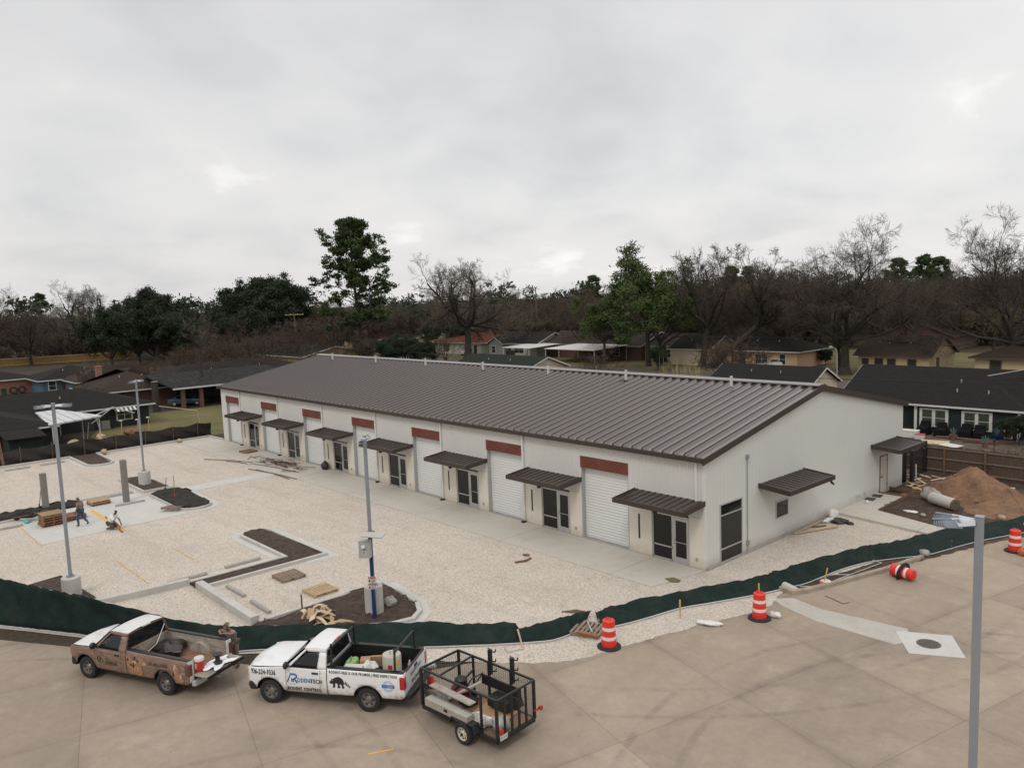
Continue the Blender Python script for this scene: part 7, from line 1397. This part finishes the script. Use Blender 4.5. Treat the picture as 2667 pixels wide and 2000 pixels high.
# --- between warehouse and street
house('low house with mossy black roof and tan gable beyond the roof ridge', -78, -61.6, 46.4, 54.6, 3.75, WS['cream'], RS['green'], 'x', 'gable', 2.3, .4)
house('low house with black roof and cream louvred gable beyond the roof ridge', -33, -20.9, 49.3, 55.6, 3.75, WS['cream'], RS['black'], 'x', 'gable', 2.2, .4)
house('wide black roofed house behind the dark green house', -13.2, 12, 41.6, 51, 4.9, WS['dkgreen'], RS['black'], 'x', 'gable', 2.55, .6)
gh = house('dark green sided house with white trimmed double windows', -6.7, 1.2, 40.45, 46, 3.95, WS['dkgreen'], RS['black'], 'x', 'hip', 2.55, .35)
for x in (-5.17, -1.9):
    wf = MB(); wf.bb(x-1.13, x+1.13, 40.38, 40.46, .52, 2.05); o = wf.build('window', m_trim, gh); o.location = -gh.location
    q = MB()
    for dx in (-.52, .52):
        for z0, z1 in ((.62, 1.25), (1.31, 1.92)): q.bb(x+dx-.38, x+dx+.38, 40.355, 40.39, z0, z1)
    q.build('window_pane', mat('curtained_glass%d' % int(x), (.045, .06, .042), .15, var=.4, scale=6), o)
for x in (-6.62, 1.1): q = MB(); q.bb(x-.11, x+.11, 40.36, 40.46, 0, 2.5); o = q.build('corner_board', m_trim, gh); o.location = -gh.location
q = MB(); q.bb(.08, .68, 40.37, 40.46, .1, .95); o = q.build('pet_door', m_trim, gh); o.location = -gh.location; q2 = MB(); q2.bb(.15, .61, 40.35, 40.38, .2, .88); q2.build('pet_flap', mat('rust_panel', (.12, .03, .02), .7), o)
for i, (x, y) in enumerate(((-5.6, 39.5), (-4.2, 39.4), (-2.4, 39.6), (-1.4, 39.6))):
    t = thing('covered_chair', 'black covered garden chair under the %s double window' % ('left' if i < 2 else 'right'), 'chair', (x, y, 0), U(-.2, .2), 'black covered chairs under the windows')
    b_ = MB(); b_.add([(-.5, -.5, .0), (.5, -.5, 0), (.48, .45, 0), (-.48, .45, 0), (-.42, -.42, .55), (.42, -.42, .55), (.40, .0, .68), (-.40, .0, .68), (-.36, .2, 1.12), (.36, .2, 1.12), (.36, .4, 1.08), (-.36, .4, 1.08)], [(0, 1, 5, 4), (4, 5, 6, 7), (7, 6, 9, 8), (8, 9, 10, 11), (11, 10, 2, 3), (0, 4, 7, 8, 11, 3), (1, 2, 10, 9, 6, 5)]); b_.build('cover', mat('chair_cover', (.006, .006, .007), .9, spec=.15) if 'chair_cover' not in bpy.data.materials else bpy.data.materials['chair_cover'], t, bevel=.06)
def crate(name, label, cat, x, y, d, m, m2=None, rz=0.0):
    t = thing(name, label, cat, (x, y, 0), rz); b2 = MB(); w, l, h = d; b2.add([(-w*.44, -l*.44, 0), (w*.44, -l*.44, 0), (w*.44, l*.44, 0), (-w*.44, l*.44, 0), (-w*.48, -l*.48, h*.85), (w*.48, -l*.48, h*.85), (w*.48, l*.48, h*.85), (-w*.48, l*.48, h*.85)], [(0, 3, 2, 1), (4, 5, 6, 7), (0, 1, 5, 4), (1, 2, 6, 5), (2, 3, 7, 6), (3, 0, 4, 7)]); b2.build('box_body', m, t, bevel=.02)
    b2 = MB(); b2.bb(-w/2, w/2, -l/2, l/2, h*.85, h); b2.build('lid', m2 or m, t, bevel=.03); return t
crate('storage_box', 'white lidded storage box behind the warehouse corner', 'storage box', -5.9, 37.5, (1.3, .8, .6), m_bag, m_trim, .1); crate('storage_box', 'red lidded box behind the warehouse corner', 'storage box', -5.0, 37.1, (.8, .55, .42), m_trim, m_signr, .2)
for nm, x, y, d, lb, m_, rz in (('plywood_sheet', -3.5, 36.2, (2.0, 1.2, .03), 'tan sheets of plywood lying on the yard before the dark house', m_woodp, .3), ('metal_sheet', -2.1, 35.6, (1.5, .9, .03), 'pale grey sheet lying in the yard before the dark house', m_trim, -.35), ('brick_edging', -.8, 37.9, (2.4, .3, .22), 'low red brick edging in the yard before the dark house', WS['dkbrick'], .05), ('brick_path', -1.6, 38.9, (5.5, .7, .06), 'strip of red brick paving below the covered chairs', WS['dkbrick'], .04)):
    b_ = MB(); b_.box((0, 0, d[2]/2+.03), d); o = b_.build(nm, m_); o.location = (x, y, 0); o.rotation_euler = (R(4) if 'sheet' in nm else 0, 0, rz); tag(o, lb, nm.split('_')[0]+(' sheet' if 'sheet' in nm else ' edging' if 'edging' in nm else ' path'))
for x, y, h, lb, m_ in ((-2.9, 38.3, .55, 'clay planter with green shoots in the yard left of centre', m_woodd), (-.2, 39.7, .6, 'dark blue planter beside the pet door', m_blue), (.0, 36.4, .5, 'clay planter nearest the wooden fence', m_woodd)):
    t = thing('planter', lb, 'planter', (x, y, 0)); b_ = MB(); b_.lathe([(.16, 0), (.25, .42), (.23, .42), (0, .36)], 14, cap=False); b_.build('pot', m_, t, smooth=True, ang=40); b_ = MB()
    for i in range(14): a = i*.9; b_.bar((.05*math.cos(a), .05*math.sin(a), .38), (.25*math.cos(a), .25*math.sin(a), .45+h*(.5+.5*((i*7) % 5)/5)), .05, .012)
    b_.build('foliage', WS['teal'], t)
t = thing('garden_lamp', 'small black garden lamp on a stake in the yard', 'garden lamp', (1.5, 33.5, 0)); b_ = MB(); b_.tube([(0, 0, 0), (0, 0, 1.0)], .03, 6); b_.build('stem', m_black, t); b_ = MB(); b_.lathe([(.05, 1.0), (.1, 1.05), (.08, 1.2), (0, 1.24)], 8, cap=False); b_.build('lamp_cap', m_black, t)
house('pale house corner at the right picture edge beside the dark green house', 2.6, 10, 41.0, 41.5, 3.2, WS['grey'], RS['black'], 'x', 'gable', 2.5, .3, name='house_corner')
# --- street furniture
t = thing('fire_hydrant', 'small blue and white fire hydrant on the lawn under the big oak', 'fire hydrant', (-27.3, 74.4, 0)); b_ = MB(); b_.lathe([(.17, 0), (.15, .08), (.13, .1), (.13, .5), (.16, .52), (.16, .56)], 12, cap=False); b_.build('barrel_body', mat('hydrant_blue', (.02, .05, .16), .5), t, smooth=True); b_ = MB(); b_.lathe([(.16, .56), (.14, .68), (.05, .76), (0, .78)], 12, cap=False); b_.tube([(-.22, 0, .42), (.22, 0, .42)], .06, 8); b_.build('bonnet', m_trim, t, smooth=True)
def street_lamp(x, y, h, az, label):
    t = thing('street_lamp', label, 'street lamp', (x, y, 0), 0, 'street lamps on the residential street'); b_ = MB(); b_.tube([(0, 0, 0), (0, 0, h-.8), (.3*math.cos(az), .3*math.sin(az), h-.2), (1.6*math.cos(az), 1.6*math.sin(az), h)], [.09, .07, .06, .05], 8); b_.build('pole', m_concd, t, smooth=True)
    b_ = MB(); b_.blob((2.0*math.cos(az), 2.0*math.sin(az), h), (.95, .4, .28), 1, .03, rz=az); b_.build('lamp_head', m_trim, t, smooth=True)
street_lamp(-154, 75, 8.0, R(50), 'street lamp with bent arm beside the tall pine'); street_lamp(-30.6, 75.5, 4.0, R(140), 'street lamp beside the trunk of the big right oak')
def upole(x, y, h, label, arm=1.2, az=0.0):
    t = thing('utility_pole', label, 'utility pole', (x, y, 0), az, 'wooden utility poles'); b_ = MB(); b_.tube([(0, 0, 0), (0, 0, h)], [.17, .12], 8); b_.build('pole', m_woodd, t)
    b_ = MB(); b_.bar((-arm, 0, h-.5), (arm, 0, h-.5), .12); b_.build('cross_arm', m_woodp, t)
    for s in (-1, -.4, .4, 1): b_ = MB(); b_.lathe([(.05, h-.44), (.07, h-.36), (.03, h-.25), (0, h-.24)], 8, Matrix.Translation((s*arm*.92, 0, 0)), cap=False); b_.build('insulator', m_trim, t)
upole(-165, 64, 10.4, 'wooden utility pole with long cross arm left of the pine', 2.8, R(25)); upole(-136, 120, 14.5, 'tall bare utility pole in the brown woods mid picture', 1.2, R(20)); upole(15.5, 49.0, 11.0, 'utility pole just outside the right picture edge', 1.2)
def wire(pts, r, label, name='cable', m=None):
    v = []; n_ = 14; b2 = MB(); a, c, sag = Vector(pts[0]), Vector(pts[1]), pts[2]
    b2.tube([a.lerp(c, i/n_)-Vector((0, 0, sag*4*(i/n_)*(1-i/n_))) for i in range(n_+1)], r, 5); return tag(b2.build(name, m or m_rubber), label, 'cable')
wire(((15.5, 49, 10.5), (-2.3, 44.0, 4.6), .5), .045, 'thick grey service cable rising to the right above black roofs', m=m_concd); wire(((15.5, 49, 9.8), (-2.0, 43.6, 4.2), .6), .02, 'thin service cable below the thick one at right')
wire(((15.5, 27.2, 6.6), (-62, 27.5, 6.2), .9), .022, 'thin dark cable crossing before the black roofs at right'); wire(((15.5, 64, 7.2), (-80, 63.5, 6.6), .8), .022, 'thin dark cable along the street before the peach house')
# ------------------------------------------------------------------ trees
def norm(a): return a/np.maximum(np.linalg.norm(a, axis=-1, keepdims=True), 1e-9)
def grow(g, st, dr, ln, steps, wig, trop):
    """vectorised branch polylines: returns points (B,steps+1,3) and end directions"""
    B = len(st); pts = np.zeros((B, steps+1, 3)); pts[:, 0] = st; d = dr.copy(); D = [d.copy()]
    for i in range(steps):
        d = norm(d+g.normal(0, wig, (B, 3))+np.array([0, 0, trop])); pts[:, i+1] = pts[:, i]+d*(ln/steps)[:, None]; D.append(d.copy())
    return pts, np.stack(D, 1)
def tubes(pts, r0, r1, n):
    """(B,P,3) polylines to tube arrays"""
    B, P, _ = pts.shape; t = np.gradient(pts, axis=1) if P > 2 else np.repeat((pts[:, 1:]-pts[:, :1]), 2, 1); t = norm(t)
    a = np.where(np.abs(t[..., 2:3]) < .9, np.array([0, 0, 1.]), np.array([1., 0, 0])); x = norm(np.cross(t, a)); y = np.cross(t, x)
    s = np.linspace(0, 1, P)[None, :, None, None]; rr = (r0[:, None, None, None]*(1-s)+r1[:, None, None, None]*s)
    th = 2*np.pi*np.arange(n)/n; ring = x[:, :, None, :]*np.cos(th)[None, None, :, None]+y[:, :, None, :]*np.sin(th)[None, None, :, None]
    V = (pts[:, :, None, :]+ring*rr).reshape(-1, 3)
    b = np.arange(B)[:, None, None]*P*n; i = np.arange(P-1)[None, :, None]*n; j = np.arange(n)[None, None, :]; j2 = (j+1) % n
    F = np.stack([b+i+j, b+i+j2, b+i+n+j2, b+i+n+j], -1).reshape(-1, 4); return V, F
def kids(g, pts, D, ln, r0, r1, k, lo, hi, ang, lr, rr, jit=.25):
    B, P, _ = pts.shape; u = lo+(hi-lo)*(np.arange(k)[None]+g.uniform(.1, .9, (B, k)))/k
    f = u*(P-1); i = np.minimum(f.astype(int), P-2); w = (f-i)[..., None]; bi = np.arange(B)[:, None]
    st = pts[bi, i]*(1-w)+pts[bi, i+1]*w; d = D[bi, i+1]; az = g.uniform(0, 2*np.pi, (B, k)); a = np.where(np.abs(d[..., 2:3]) < .9, np.array([0, 0, 1.]), np.array([1., 0, 0])); x = norm(np.cross(d, a)); y = np.cross(d, x)
    an = np.radians(ang)*(1+g.normal(0, jit, (B, k))); nd = d*np.cos(an)[..., None]+(x*np.cos(az)[..., None]+y*np.sin(az)[..., None])*np.sin(an)[..., None]
    L = ln[:, None]*lr*(1.05-.32*u)*g.uniform(.75, 1.2, (B, k)); r = (r0[:, None]*(1-u)+r1[:, None]*u)*rr
    return st.reshape(-1, 3), norm(nd.reshape(-1, 3)), L.ravel(), r.ravel()
def cat(parts):
    V, F, o = [], [], 0
    for v, f in parts: V.append(v); F.append(f+o); o += len(v)
    return np.concatenate(V), np.concatenate(F)
def bare(seed, H=20, trunk=.32, r=.55, limbs=6, k=(6, 5, 5, 4), lean=(0, 0), spread=48, twr=.012, trop=.05, tips=True, up=.10, sides=(9, 6, 4, 3, 3), wig=.17):
    g = np.random.default_rng(seed); T = []; Cn = []
    st = np.zeros((1, 3)); d = norm(np.array([[lean[0], lean[1], 1.]])); ln = np.array([H*trunk]); p, D = grow(g, st, d, ln, 5, .05, .02); r0, r1 = np.array([r]), np.array([r*.72]); v, f = tubes(p, r0*1.0, r1, sides[0]); T.append((v, f))
    fl = tubes(np.array([[[0, 0, -.3], [0, 0, r*1.6]]]), np.array([r*1.7]), np.array([r*.95]), sides[0]); T.append(fl)
    # main limbs fork from the top of the trunk
    B = limbs; az = np.linspace(0, 2*np.pi, B, endpoint=False)+g.uniform(-.4, .4, B); an = np.radians(spread)*g.uniform(.35, 1.15, B); an[0] *= .3
    top = p[0, -1]; dd = D[0, -1]; st = top[None]-dd[None]*g.uniform(0, .30, B)[:, None]*H*trunk*.8; dr = np.stack([np.cos(az)*np.sin(an), np.sin(az)*np.sin(an), np.cos(an)], 1)+np.array([lean[0], lean[1], 0])*.7
    ln = H*(1-trunk)*g.uniform(.80, .98, B)*(.78+.24*np.sin(an)); R0 = r*g.uniform(.42, .66, B); R1 = R0*.28; p, D = grow(g, st, norm(dr), ln, 8, wig, up); T.append(tubes(p, R0, R1, sides[1]))
    lv = [(p, D, ln, R0, R1)]; lrs = (.50, .52, .58, .72); rrs = (.55, .58, .6, .62); angs = (46, 48, 46, 42); stp = (6, 4, 3, 2)
    for i, kk in enumerate(k):
        p, D, ln, R0, R1 = lv[-1]; s2, d2, l2, r2 = kids(g, p, D, ln, R0, R1, kk, .30 if i == 0 else .22, 1.0, angs[i], lrs[i], rrs[i]); r2 = np.maximum(r2, twr*1.3); e = np.maximum(r2*.35, twr)
        p2, D2 = grow(g, s2, d2, l2, stp[i], wig*(1.1, 1.0, .8, .55)[i], trop); (T if i == 0 else Cn).append(tubes(p2, r2, e, sides[min(i+2, 4)])); lv.append((p2, D2, l2, r2, e))
    return cat(T), cat(Cn), lv
def leaves(g, ctr, n, sp, size, flat=.6, el=1.0):
    """n small leaf quads round each centre"""
    k = len(ctr); c = np.repeat(ctr, n, 0)+g.normal(0, 1, (k*n, 3))*np.array([sp, sp, sp*flat]); m = len(c)
    a = norm(g.normal(0, 1, (m, 3))); b = norm(np.cross(a, g.normal(0, 1, (m, 3)))); s = size*g.uniform(.6, 1.3, (m, 1))
    V = np.stack([c-a*s*el-b*s*.5, c+a*s*el-b*s*.5, c+a*s*el+b*s*.5, c-a*s*el+b*s*.5], 1).reshape(-1, 3); return V, np.arange(m*4).reshape(-1, 4)
def leafy(seed, H, r, n_leaf, sp, size, k=(6, 5), spread=60, trunk=.3, limbs=7, flat=.6, el=1.0, **kw):
    tr, cr, lv = bare(seed, H, trunk, r, limbs, k, spread=spread, twr=.02, **kw); g = np.random.default_rng(seed+99); p = lv[-1][0]; ctr = np.concatenate([p[:, -1], p[:, -2]]); return cat([tr, cr]) if len(k) > 1 else tr, leaves(g, ctr, n_leaf, sp, size, flat, el)
def pine(seed, H=28, r=.5, bare_to=.22, n=84, reach=8.8):
    g = np.random.default_rng(seed); pts, D = grow(g, np.zeros((1, 3)), np.array([[0, 0, 1.]]), np.array([H]), 12, .018, .05); T = [tubes(pts, np.array([r]), np.array([.06]), 9)]
    u = np.sort(bare_to+(1-bare_to)*g.uniform(0, 1, n)**.85); f = u*12; i = np.minimum(f.astype(int), 11); w = (f-i)[:, None]; st = pts[0, i]*(1-w)+pts[0, i+1]*w
    az = g.uniform(0, 6.28, n); k = (u-bare_to)/(1-bare_to); el_ = np.radians(g.uniform(-8, 22, n)+28*k); L = reach*(.35+.65*np.sin(np.pi*np.clip(k*.80+.14, 0, 1)))*g.uniform(.5, 1.15, n)*(1-.72*np.clip((k-.55)/.45, 0, 1))+.6
    d = np.stack([np.cos(az)*np.cos(el_), np.sin(az)*np.cos(el_), np.sin(el_)], 1); p, D2 = grow(g, st, d, L, 6, .13, .07); R0 = np.maximum(.13*(1-k*.6), .05); T.append(tubes(p, R0, R0*.3, 5))
    s2, d2, l2, r2 = kids(g, p, D2, L, R0, R0*.3, 5, .45, 1.0, 52, .30, .6); p2, _ = grow(g, s2, d2, l2, 3, .15, .10); T.append(tubes(p2, np.maximum(r2, .025), np.full(len(r2), .015), 3))
    ctr = np.concatenate([p2[:, -1], p2[:, -2], p[:, -1]]); keep = g.uniform(0, 1, len(ctr)) < .85; return cat(T), leaves(g, ctr[keep], 44, .40, .16, .5, 1.5)
def leafmat(name, c1, c2, sc=.5):
    m = mat(name, c1, .7, spec=.3); N, L = nodes(m); t = N.new('ShaderNodeTexCoord'); n = N.new('ShaderNodeTexNoise'); n.inputs['Scale'].default_value = sc; n.inputs['Detail'].default_value = 3; L.new(t.outputs['Object'], n.inputs['Vector'])
    r = N.new('ShaderNodeMapRange'); r.inputs['From Min'].default_value = .4; r.inputs['From Max'].default_value = .62; L.new(n.outputs['Fac'], r.inputs[0]); x = N.new('ShaderNodeMixRGB'); L.new(r.outputs[0], x.inputs[0]); x.inputs[1].default_value = (*c1, 1); x.inputs[2].default_value = (*c2, 1); L.new(x.outputs[0], N['Principled BSDF'].inputs['Base Color']); return m
m_bark = mat('dark_bark', (.036, .029, .023), .95, var=.35, scale=2); m_twig = mat('grey_brown_twig', (.075, .058, .041), .95, var=.25, scale=.4); m_twigr = mat('reddish_twig', (.080, .053, .037), .95, var=.25, scale=.5); m_twigp = mat('pale_twig', (.125, .102, .078), .95, var=.2)
m_pine = leafmat('pine_needles', (.030, .050, .016), (.055, .080, .024)); m_cedar = leafmat('bright_green_needles', (.038, .062, .016), (.080, .105, .026)); m_oakl = leafmat('dark_evergreen_leaves', (.018, .028, .014), (.034, .046, .020)); m_budl = leafmat('olive_budding_leaves', (.10, .09, .03), (.14, .115, .045))
class TreeKind:
    def __init__(s, tr, cr, mt, mc): s.tr, s.cr, s.mt, s.mc, s.me = tr, cr, mt, mc, None
    def put(s, name, label, x, y, sc=1.0, rz=None, group=None, cat_='tree', sz=None):
        t = thing(name, label, cat_, (x, y, -.03), U(0, 6.28) if rz is None else rz, group); t.scale = (sc, sc, sz or sc)
        if s.me is None: a = np_mesh('trunk', *s.tr, s.mt, t, True); b = np_mesh('crown', *s.cr, s.mc, t); s.me = (a.data, b.data)
        else:
            for nm, me in zip(('trunk', 'crown'), s.me): o = bpy.data.objects.new(nm, me); C.objects.link(o); o.parent = t
        return t
def BK(seed, m2=None, **k): tr, cr, _ = bare(seed, **k); return TreeKind(tr, cr, m_bark, m2 or m_twig)
DK = dict(k=(6, 6, 6, 5), twr=.013)
K = [BK(1, spread=56, up=.12, **DK), BK(2, H=20, spread=66, trunk=.26, up=.14, **DK), BK(3, H=20, trunk=.36, spread=46, limbs=6, **DK), BK(4, m_twigr, H=20, trunk=.18, spread=50, limbs=9, r=.33, **DK), BK(5, H=20, trunk=.30, spread=70, limbs=7, up=.13, **DK)]
KB = BK(11, m_twig, H=20.5, trunk=.26, spread=86, limbs=9, k=(8, 6, 6, 6), r=.74, up=.12, twr=.012, wig=.20)        # broad old oak
KB2 = BK(12, m_twigp, H=22, trunk=.34, spread=88, limbs=9, k=(8, 6, 6, 6), r=.8, up=.12, twr=.012, wig=.20)
KL = BK(13, H=24, trunk=.50, spread=52, limbs=6, lean=(1.05, .1), r=.55, k=(6, 6, 6, 4), twr=.016)                  # leaning
KS = BK(14, m_twigr, H=7, trunk=.08, spread=50, limbs=11, k=(5, 5, 4), r=.13, twr=.014)  # brush
KD = BK(15, m_twigp, H=14, trunk=.62, spread=66, limbs=6, k=(4, 4, 3), r=.28)            # tall thin trunk, few limbs
def LK(*a, m=None, **k): tr, cr = leafy(*a, **k); return TreeKind(tr, cr, m_bark, m)
E1 = LK(21, 18, .5, 26, .55, .16, k=(6, 5, 4), spread=62, m=m_oakl); E2 = LK(22, 16, .45, 30, .6, .17, k=(6, 5, 3), spread=50, trunk=.18, m=m_oakl); E3 = LK(23, 19, .45, 20, .50, .13, k=(5, 4, 3), spread=52, trunk=.36, limbs=8, el=1.6, m=m_cedar)
tr, cr = pine(31); PN = TreeKind(tr, cr, m_bark, m_pine); tr, cr = pine(32, 24, .4, .55, 34, 4.6); PN2 = TreeKind(tr, cr, m_bark, m_pine)
BL = LK(24, 20, .5, 3, .5, .10, k=(6, 5, 5), spread=50, m=m_budl)
# landmark trees
PN.put('pine_tree', 'tall dark green pine rising above the far end of the warehouse roof', -118.5, 54.5, 1.0, R(150), sz=1.0)
KB2.put('oak_tree', 'big pale bare oak with a thick trunk standing over the white car', -111.3, 76.0, .98, R(40))
E3.put('cedar_tree', 'bright green evergreen tree with open limbs right of the white carports', -64.5, 77.5, .97, R(20))
E3.put('cedar_tree', 'smaller bright green evergreen leaning left beside the taller green one', -73.5, 76.5, .66, R(200))
KB.put('oak_tree', 'huge dark bare oak in front of the long tan house', -31.3, 79.2, .90, R(10))
KL.put('leaning_tree', 'bare tree leaning to the right in front of the peach house', -53.0, 78.5, .92, R(38))
K[2].put('bare_tree', 'slender bare tree beside the cream gabled house', -55.5, 80.0, .98, R(75)); BL.put('budding_tree', 'bare tree with olive buds behind the peach house roof', -49.5, 95, .95, R(10))
KB.put('oak_tree', 'large dark bare oak at the right picture edge', -13.0, 86.5, .88, R(200)); K[0].put('bare_tree', 'bare tree partly cut by the right picture edge behind the tan house', -5.5, 92, .9, R(33))
K[1].put('bare_tree', 'dark forked tree right beside the huge bare oak', -34.5, 84.5, .72, R(70)); KD.put('bare_tree', 'thin tall bare trunk with few crooked limbs behind the brick carport', -88.0, 11.2, .90, R(20))
KB2.put('bare_tree', 'wide bare tree rising above the yellow fence at far left', -205, 26, .92, R(100)); K[4].put('bare_tree', 'spreading low bare tree in front of the yellow fence', -203, 13, .70, R(60)); K[3].put('bare_tree', 'bare tree cut by the left picture edge', -196, 1, .95, R(10))
E1.put('evergreen_tree', 'dark broadleaf evergreen with a high open top left of the brown woods', -186, 37, 1.0, R(30)); E2.put('evergreen_tree', 'low black green cedar mass left of the taller evergreen', -171, 22.5, .78, R(10)); E2.put('evergreen_tree', 'dark evergreen filling below the high open topped one', -176, 30, .80, R(90)); E2.put('evergreen_tree', 'dark evergreen low at the right of the black cedar mass', -168, 36, .72, R(170))
E1.put('evergreen_tree', 'big dark live oak rounded on top, left one of two', -188, 62, 1.08, R(140)); E1.put('evergreen_tree', 'big dark live oak with the highest crown between wood and pine', -184, 69, 1.16, R(260)); E2.put('evergreen_tree', 'dark evergreen below the two live oaks', -160, 50, .72, R(30))
t = thing('tree_stump', 'tall sawn tree stump with a pale cut top beside the brick carport', 'tree stump', (-83.4, 3.2, 0)); b_ = MB(); b_.tube([(0, 0, -.1), (.05, 0, 1.8), (-.1, .05, 3.7)], [.5, .4, .42], 12); b_.build('trunk', m_bark, t, smooth=True, ang=50); b_ = MB(); b_.lathe([(.41, 0), (.4, .02), (0, .03)], 14, Matrix.Translation((-.1, .05, 3.7)), cap=False); b_.build('cut_face', m_woodp, t)
# neighbourhood trees, brush, distant woods
def bearing(u, d):
    """a point on the ground at picture column u (2667 px wide photograph) and distance d along the view"""
    q = fw+rt*((u-1333.5)/2082.6); h = Vector((q.x, q.y, 0)); f0 = Vector((fw.x, fw.y, 0)).normalized(); return CAM.x+h.x*d/h.dot(f0), CAM.y+h.y*d/h.dot(f0)
random.seed(21)
LB = ['bare brown tree in the band of winter trees behind the houses', 'bare budding tree in the band of winter trees behind the houses', 'dark evergreen in the band of winter trees behind the houses', 'distant pine above the band of winter trees']
GR = ['bare trees behind the houses', 'budding trees behind the houses', 'evergreens behind the houses', 'distant pines']
for i in range(112):
    u = 2667*((i*0.61803) % 1.0)*1.06-60; d = U(128, 215) if u > 1500 else (U(185, 270) if u > 620 else U(205, 290)); x, y = bearing(u, d)
    if 60 < y < 76 or (-30 > y): continue
    z = U(0, 1); hs = U(.42, .70) if u < 1500 else U(.58, .86)
    if u > 1700: hs *= U(.85, 1.05)
    if z < .78: random.choice(K).put('bare_tree', LB[0], x, y, hs, group=GR[0], sz=hs*U(.85, 1.02))
    elif z < .88: BL.put('budding_tree', LB[1], x, y, hs*.9, group=GR[1])
    elif z < .96: random.choice((E1, E2)).put('evergreen_tree', LB[2], x, y, hs*.85, group=GR[2])
    else: PN2.put('pine_tree', LB[3], x, y, hs*.95, group=GR[3])
for u, d, sc in ((1905, 230, .74), (1950, 240, .74), (2395, 190, .74), (2430, 195, .72), (1690, 330, .8), (130, 300, .8), (2330, 210, .74), (1545, 260, .72)):
    x, y = bearing(u, d); PN2.put('pine_tree', LB[3], x, y, sc, group=GR[3])
for i, (u, d, sc) in enumerate([(560, 150, 1.1), (600, 150, 1.0), (640, 160, 1.1), (690, 150, 1.2), (740, 165, 1.2), (790, 160, 1.1), (840, 130, .9), (560, 118, .7), (610, 122, .7), (660, 125, .8), (240, 118, .8), (300, 122, .7), (340, 128, .8), (400, 126, .75), (700, 105, .5), (1130, 150, .8), (1165, 160, .8), (1000, 165, 1.0), (1560, 112, .7), (1870, 112, .8), (1910, 110, .9), (1950, 112, .7), (2600, 50.5, .26), (2655, 50, .30), (950, 150, 1.0), (880, 160, 1.1), (480, 140, .9), (520, 140, 1.0), (60, 215, 1.1), (230, 96, .62), (1430, 118, .4)]):
    x, y = bearing(u, d); KS.put('bare_shrub', 'leafless reddish brown brush between the houses', x, y, sc, group='leafless brush between the houses', cat_='shrub')
for u, d, sc in ((1010, 150, .34), (1060, 150, .36), (1110, 148, .30), (1715, 126, .24), (2150, 125, .16), (960, 160, .36), (2660, 60, .14)):
    x, y = bearing(u, d); E2.put('evergreen_shrub', 'dense dark evergreen shrub beyond the warehouse', x, y, sc, group='evergreen shrubs beyond the warehouse', cat_='shrub')
# ornamental grass and canes behind the ridge
b_ = MB(); g = random.Random(9)
for i in range(260):
    x, y = bearing(1760+g.uniform(-45, 60), 88+g.uniform(-2, 2)); h = g.uniform(1.5, 4.2) if i % 9 else g.uniform(4, 5.6); dx, dy = g.gauss(0, .35), g.gauss(0, .35); b_.tube([(x, y, 0), (x+dx*.4, y+dy*.4, h*.6), (x+dx*1.4, y+dy*1.4, h)], [.05, .03, .01], 3, cap=False)
tag(b_.build('tall_dry_grass', mat('straw_grass', (.30, .235, .11), .9, var=.3)), 'clump of tall straw coloured grass behind the warehouse ridge', 'grass', kind='stuff')
# far wood: one mass out to the horizon
def lowtree(seed): tr, cr, _ = bare(seed, 18, .25, .4, 6, (5, 5, 4), spread=46, twr=.035, sides=(5, 4, 3, 3, 3)); return cat([tr, cr])
LT = [lowtree(s) for s in (41, 42, 43)]; g = np.random.default_rng(77); parts = []
for i in range(640):
    u = g.uniform(-120, 2790); d = 215+ (g.uniform(0, 1)**1.5)*520 if u < 1500 else 190+(g.uniform(0, 1)**1.5)*420; x, y = bearing(u, d); v, f = LT[i % 3]; s = g.uniform(.45, .76) if u < 1500 else g.uniform(.55, .88); a = g.uniform(0, 6.28); c_, s_ = math.cos(a), math.sin(a)
    w = v*np.array([s, s, s*g.uniform(.85, 1.05)]); parts.append((np.stack([w[:, 0]*c_-w[:, 1]*s_+x, w[:, 0]*s_+w[:, 1]*c_+y, w[:, 2]], 1), f))
bt, bc, _ = bare(51, 5.5, .06, .12, 12, (5, 5, 4), spread=56, twr=.028, sides=(4, 3, 3, 3, 3)); BR = cat([bt, bc])
for i in range(520):
    u = g.uniform(-120, 2790); d = (200 if u < 1500 else 150)+g.uniform(0, 1)**1.6*330; x, y = bearing(u, d)
    if y < 97 and x > -150: continue
    v, f = BR; s = g.uniform(.8, 1.7); a = g.uniform(0, 6.28); c_, s_ = math.cos(a), math.sin(a); w = v*np.array([s*1.3, s*1.3, s]); parts.append((np.stack([w[:, 0]*c_-w[:, 1]*s_+x, w[:, 0]*s_+w[:, 1]*c_+y, w[:, 2]], 1), f))
V, F = cat(parts); tag(np_mesh('far_woods', V, F, mat('far_twig', (.078, .058, .040), .95, var=.3, scale=.05)), 'brown mass of distant leafless woods along the horizon', 'woods', kind='stuff')
parts = []
for i in range(150):
    u = g.uniform(-120, 2790); d = 230+(g.uniform(0, 1)**1.3)*500; x, y = bearing(u, d); h = g.uniform(9, 17); ctr = np.stack([g.normal(0, 2.2, 26), g.normal(0, 2.2, 26), h*g.uniform(.35, 1.0, 26)], 1)+np.array([x, y, 0]); parts.append(leaves(g, ctr, 16, .9, .42))
V, F = cat(parts); tag(np_mesh('far_evergreens', V, F, m_oakl), 'dark evergreen crowns scattered through the distant woods', 'woods', kind='stuff')
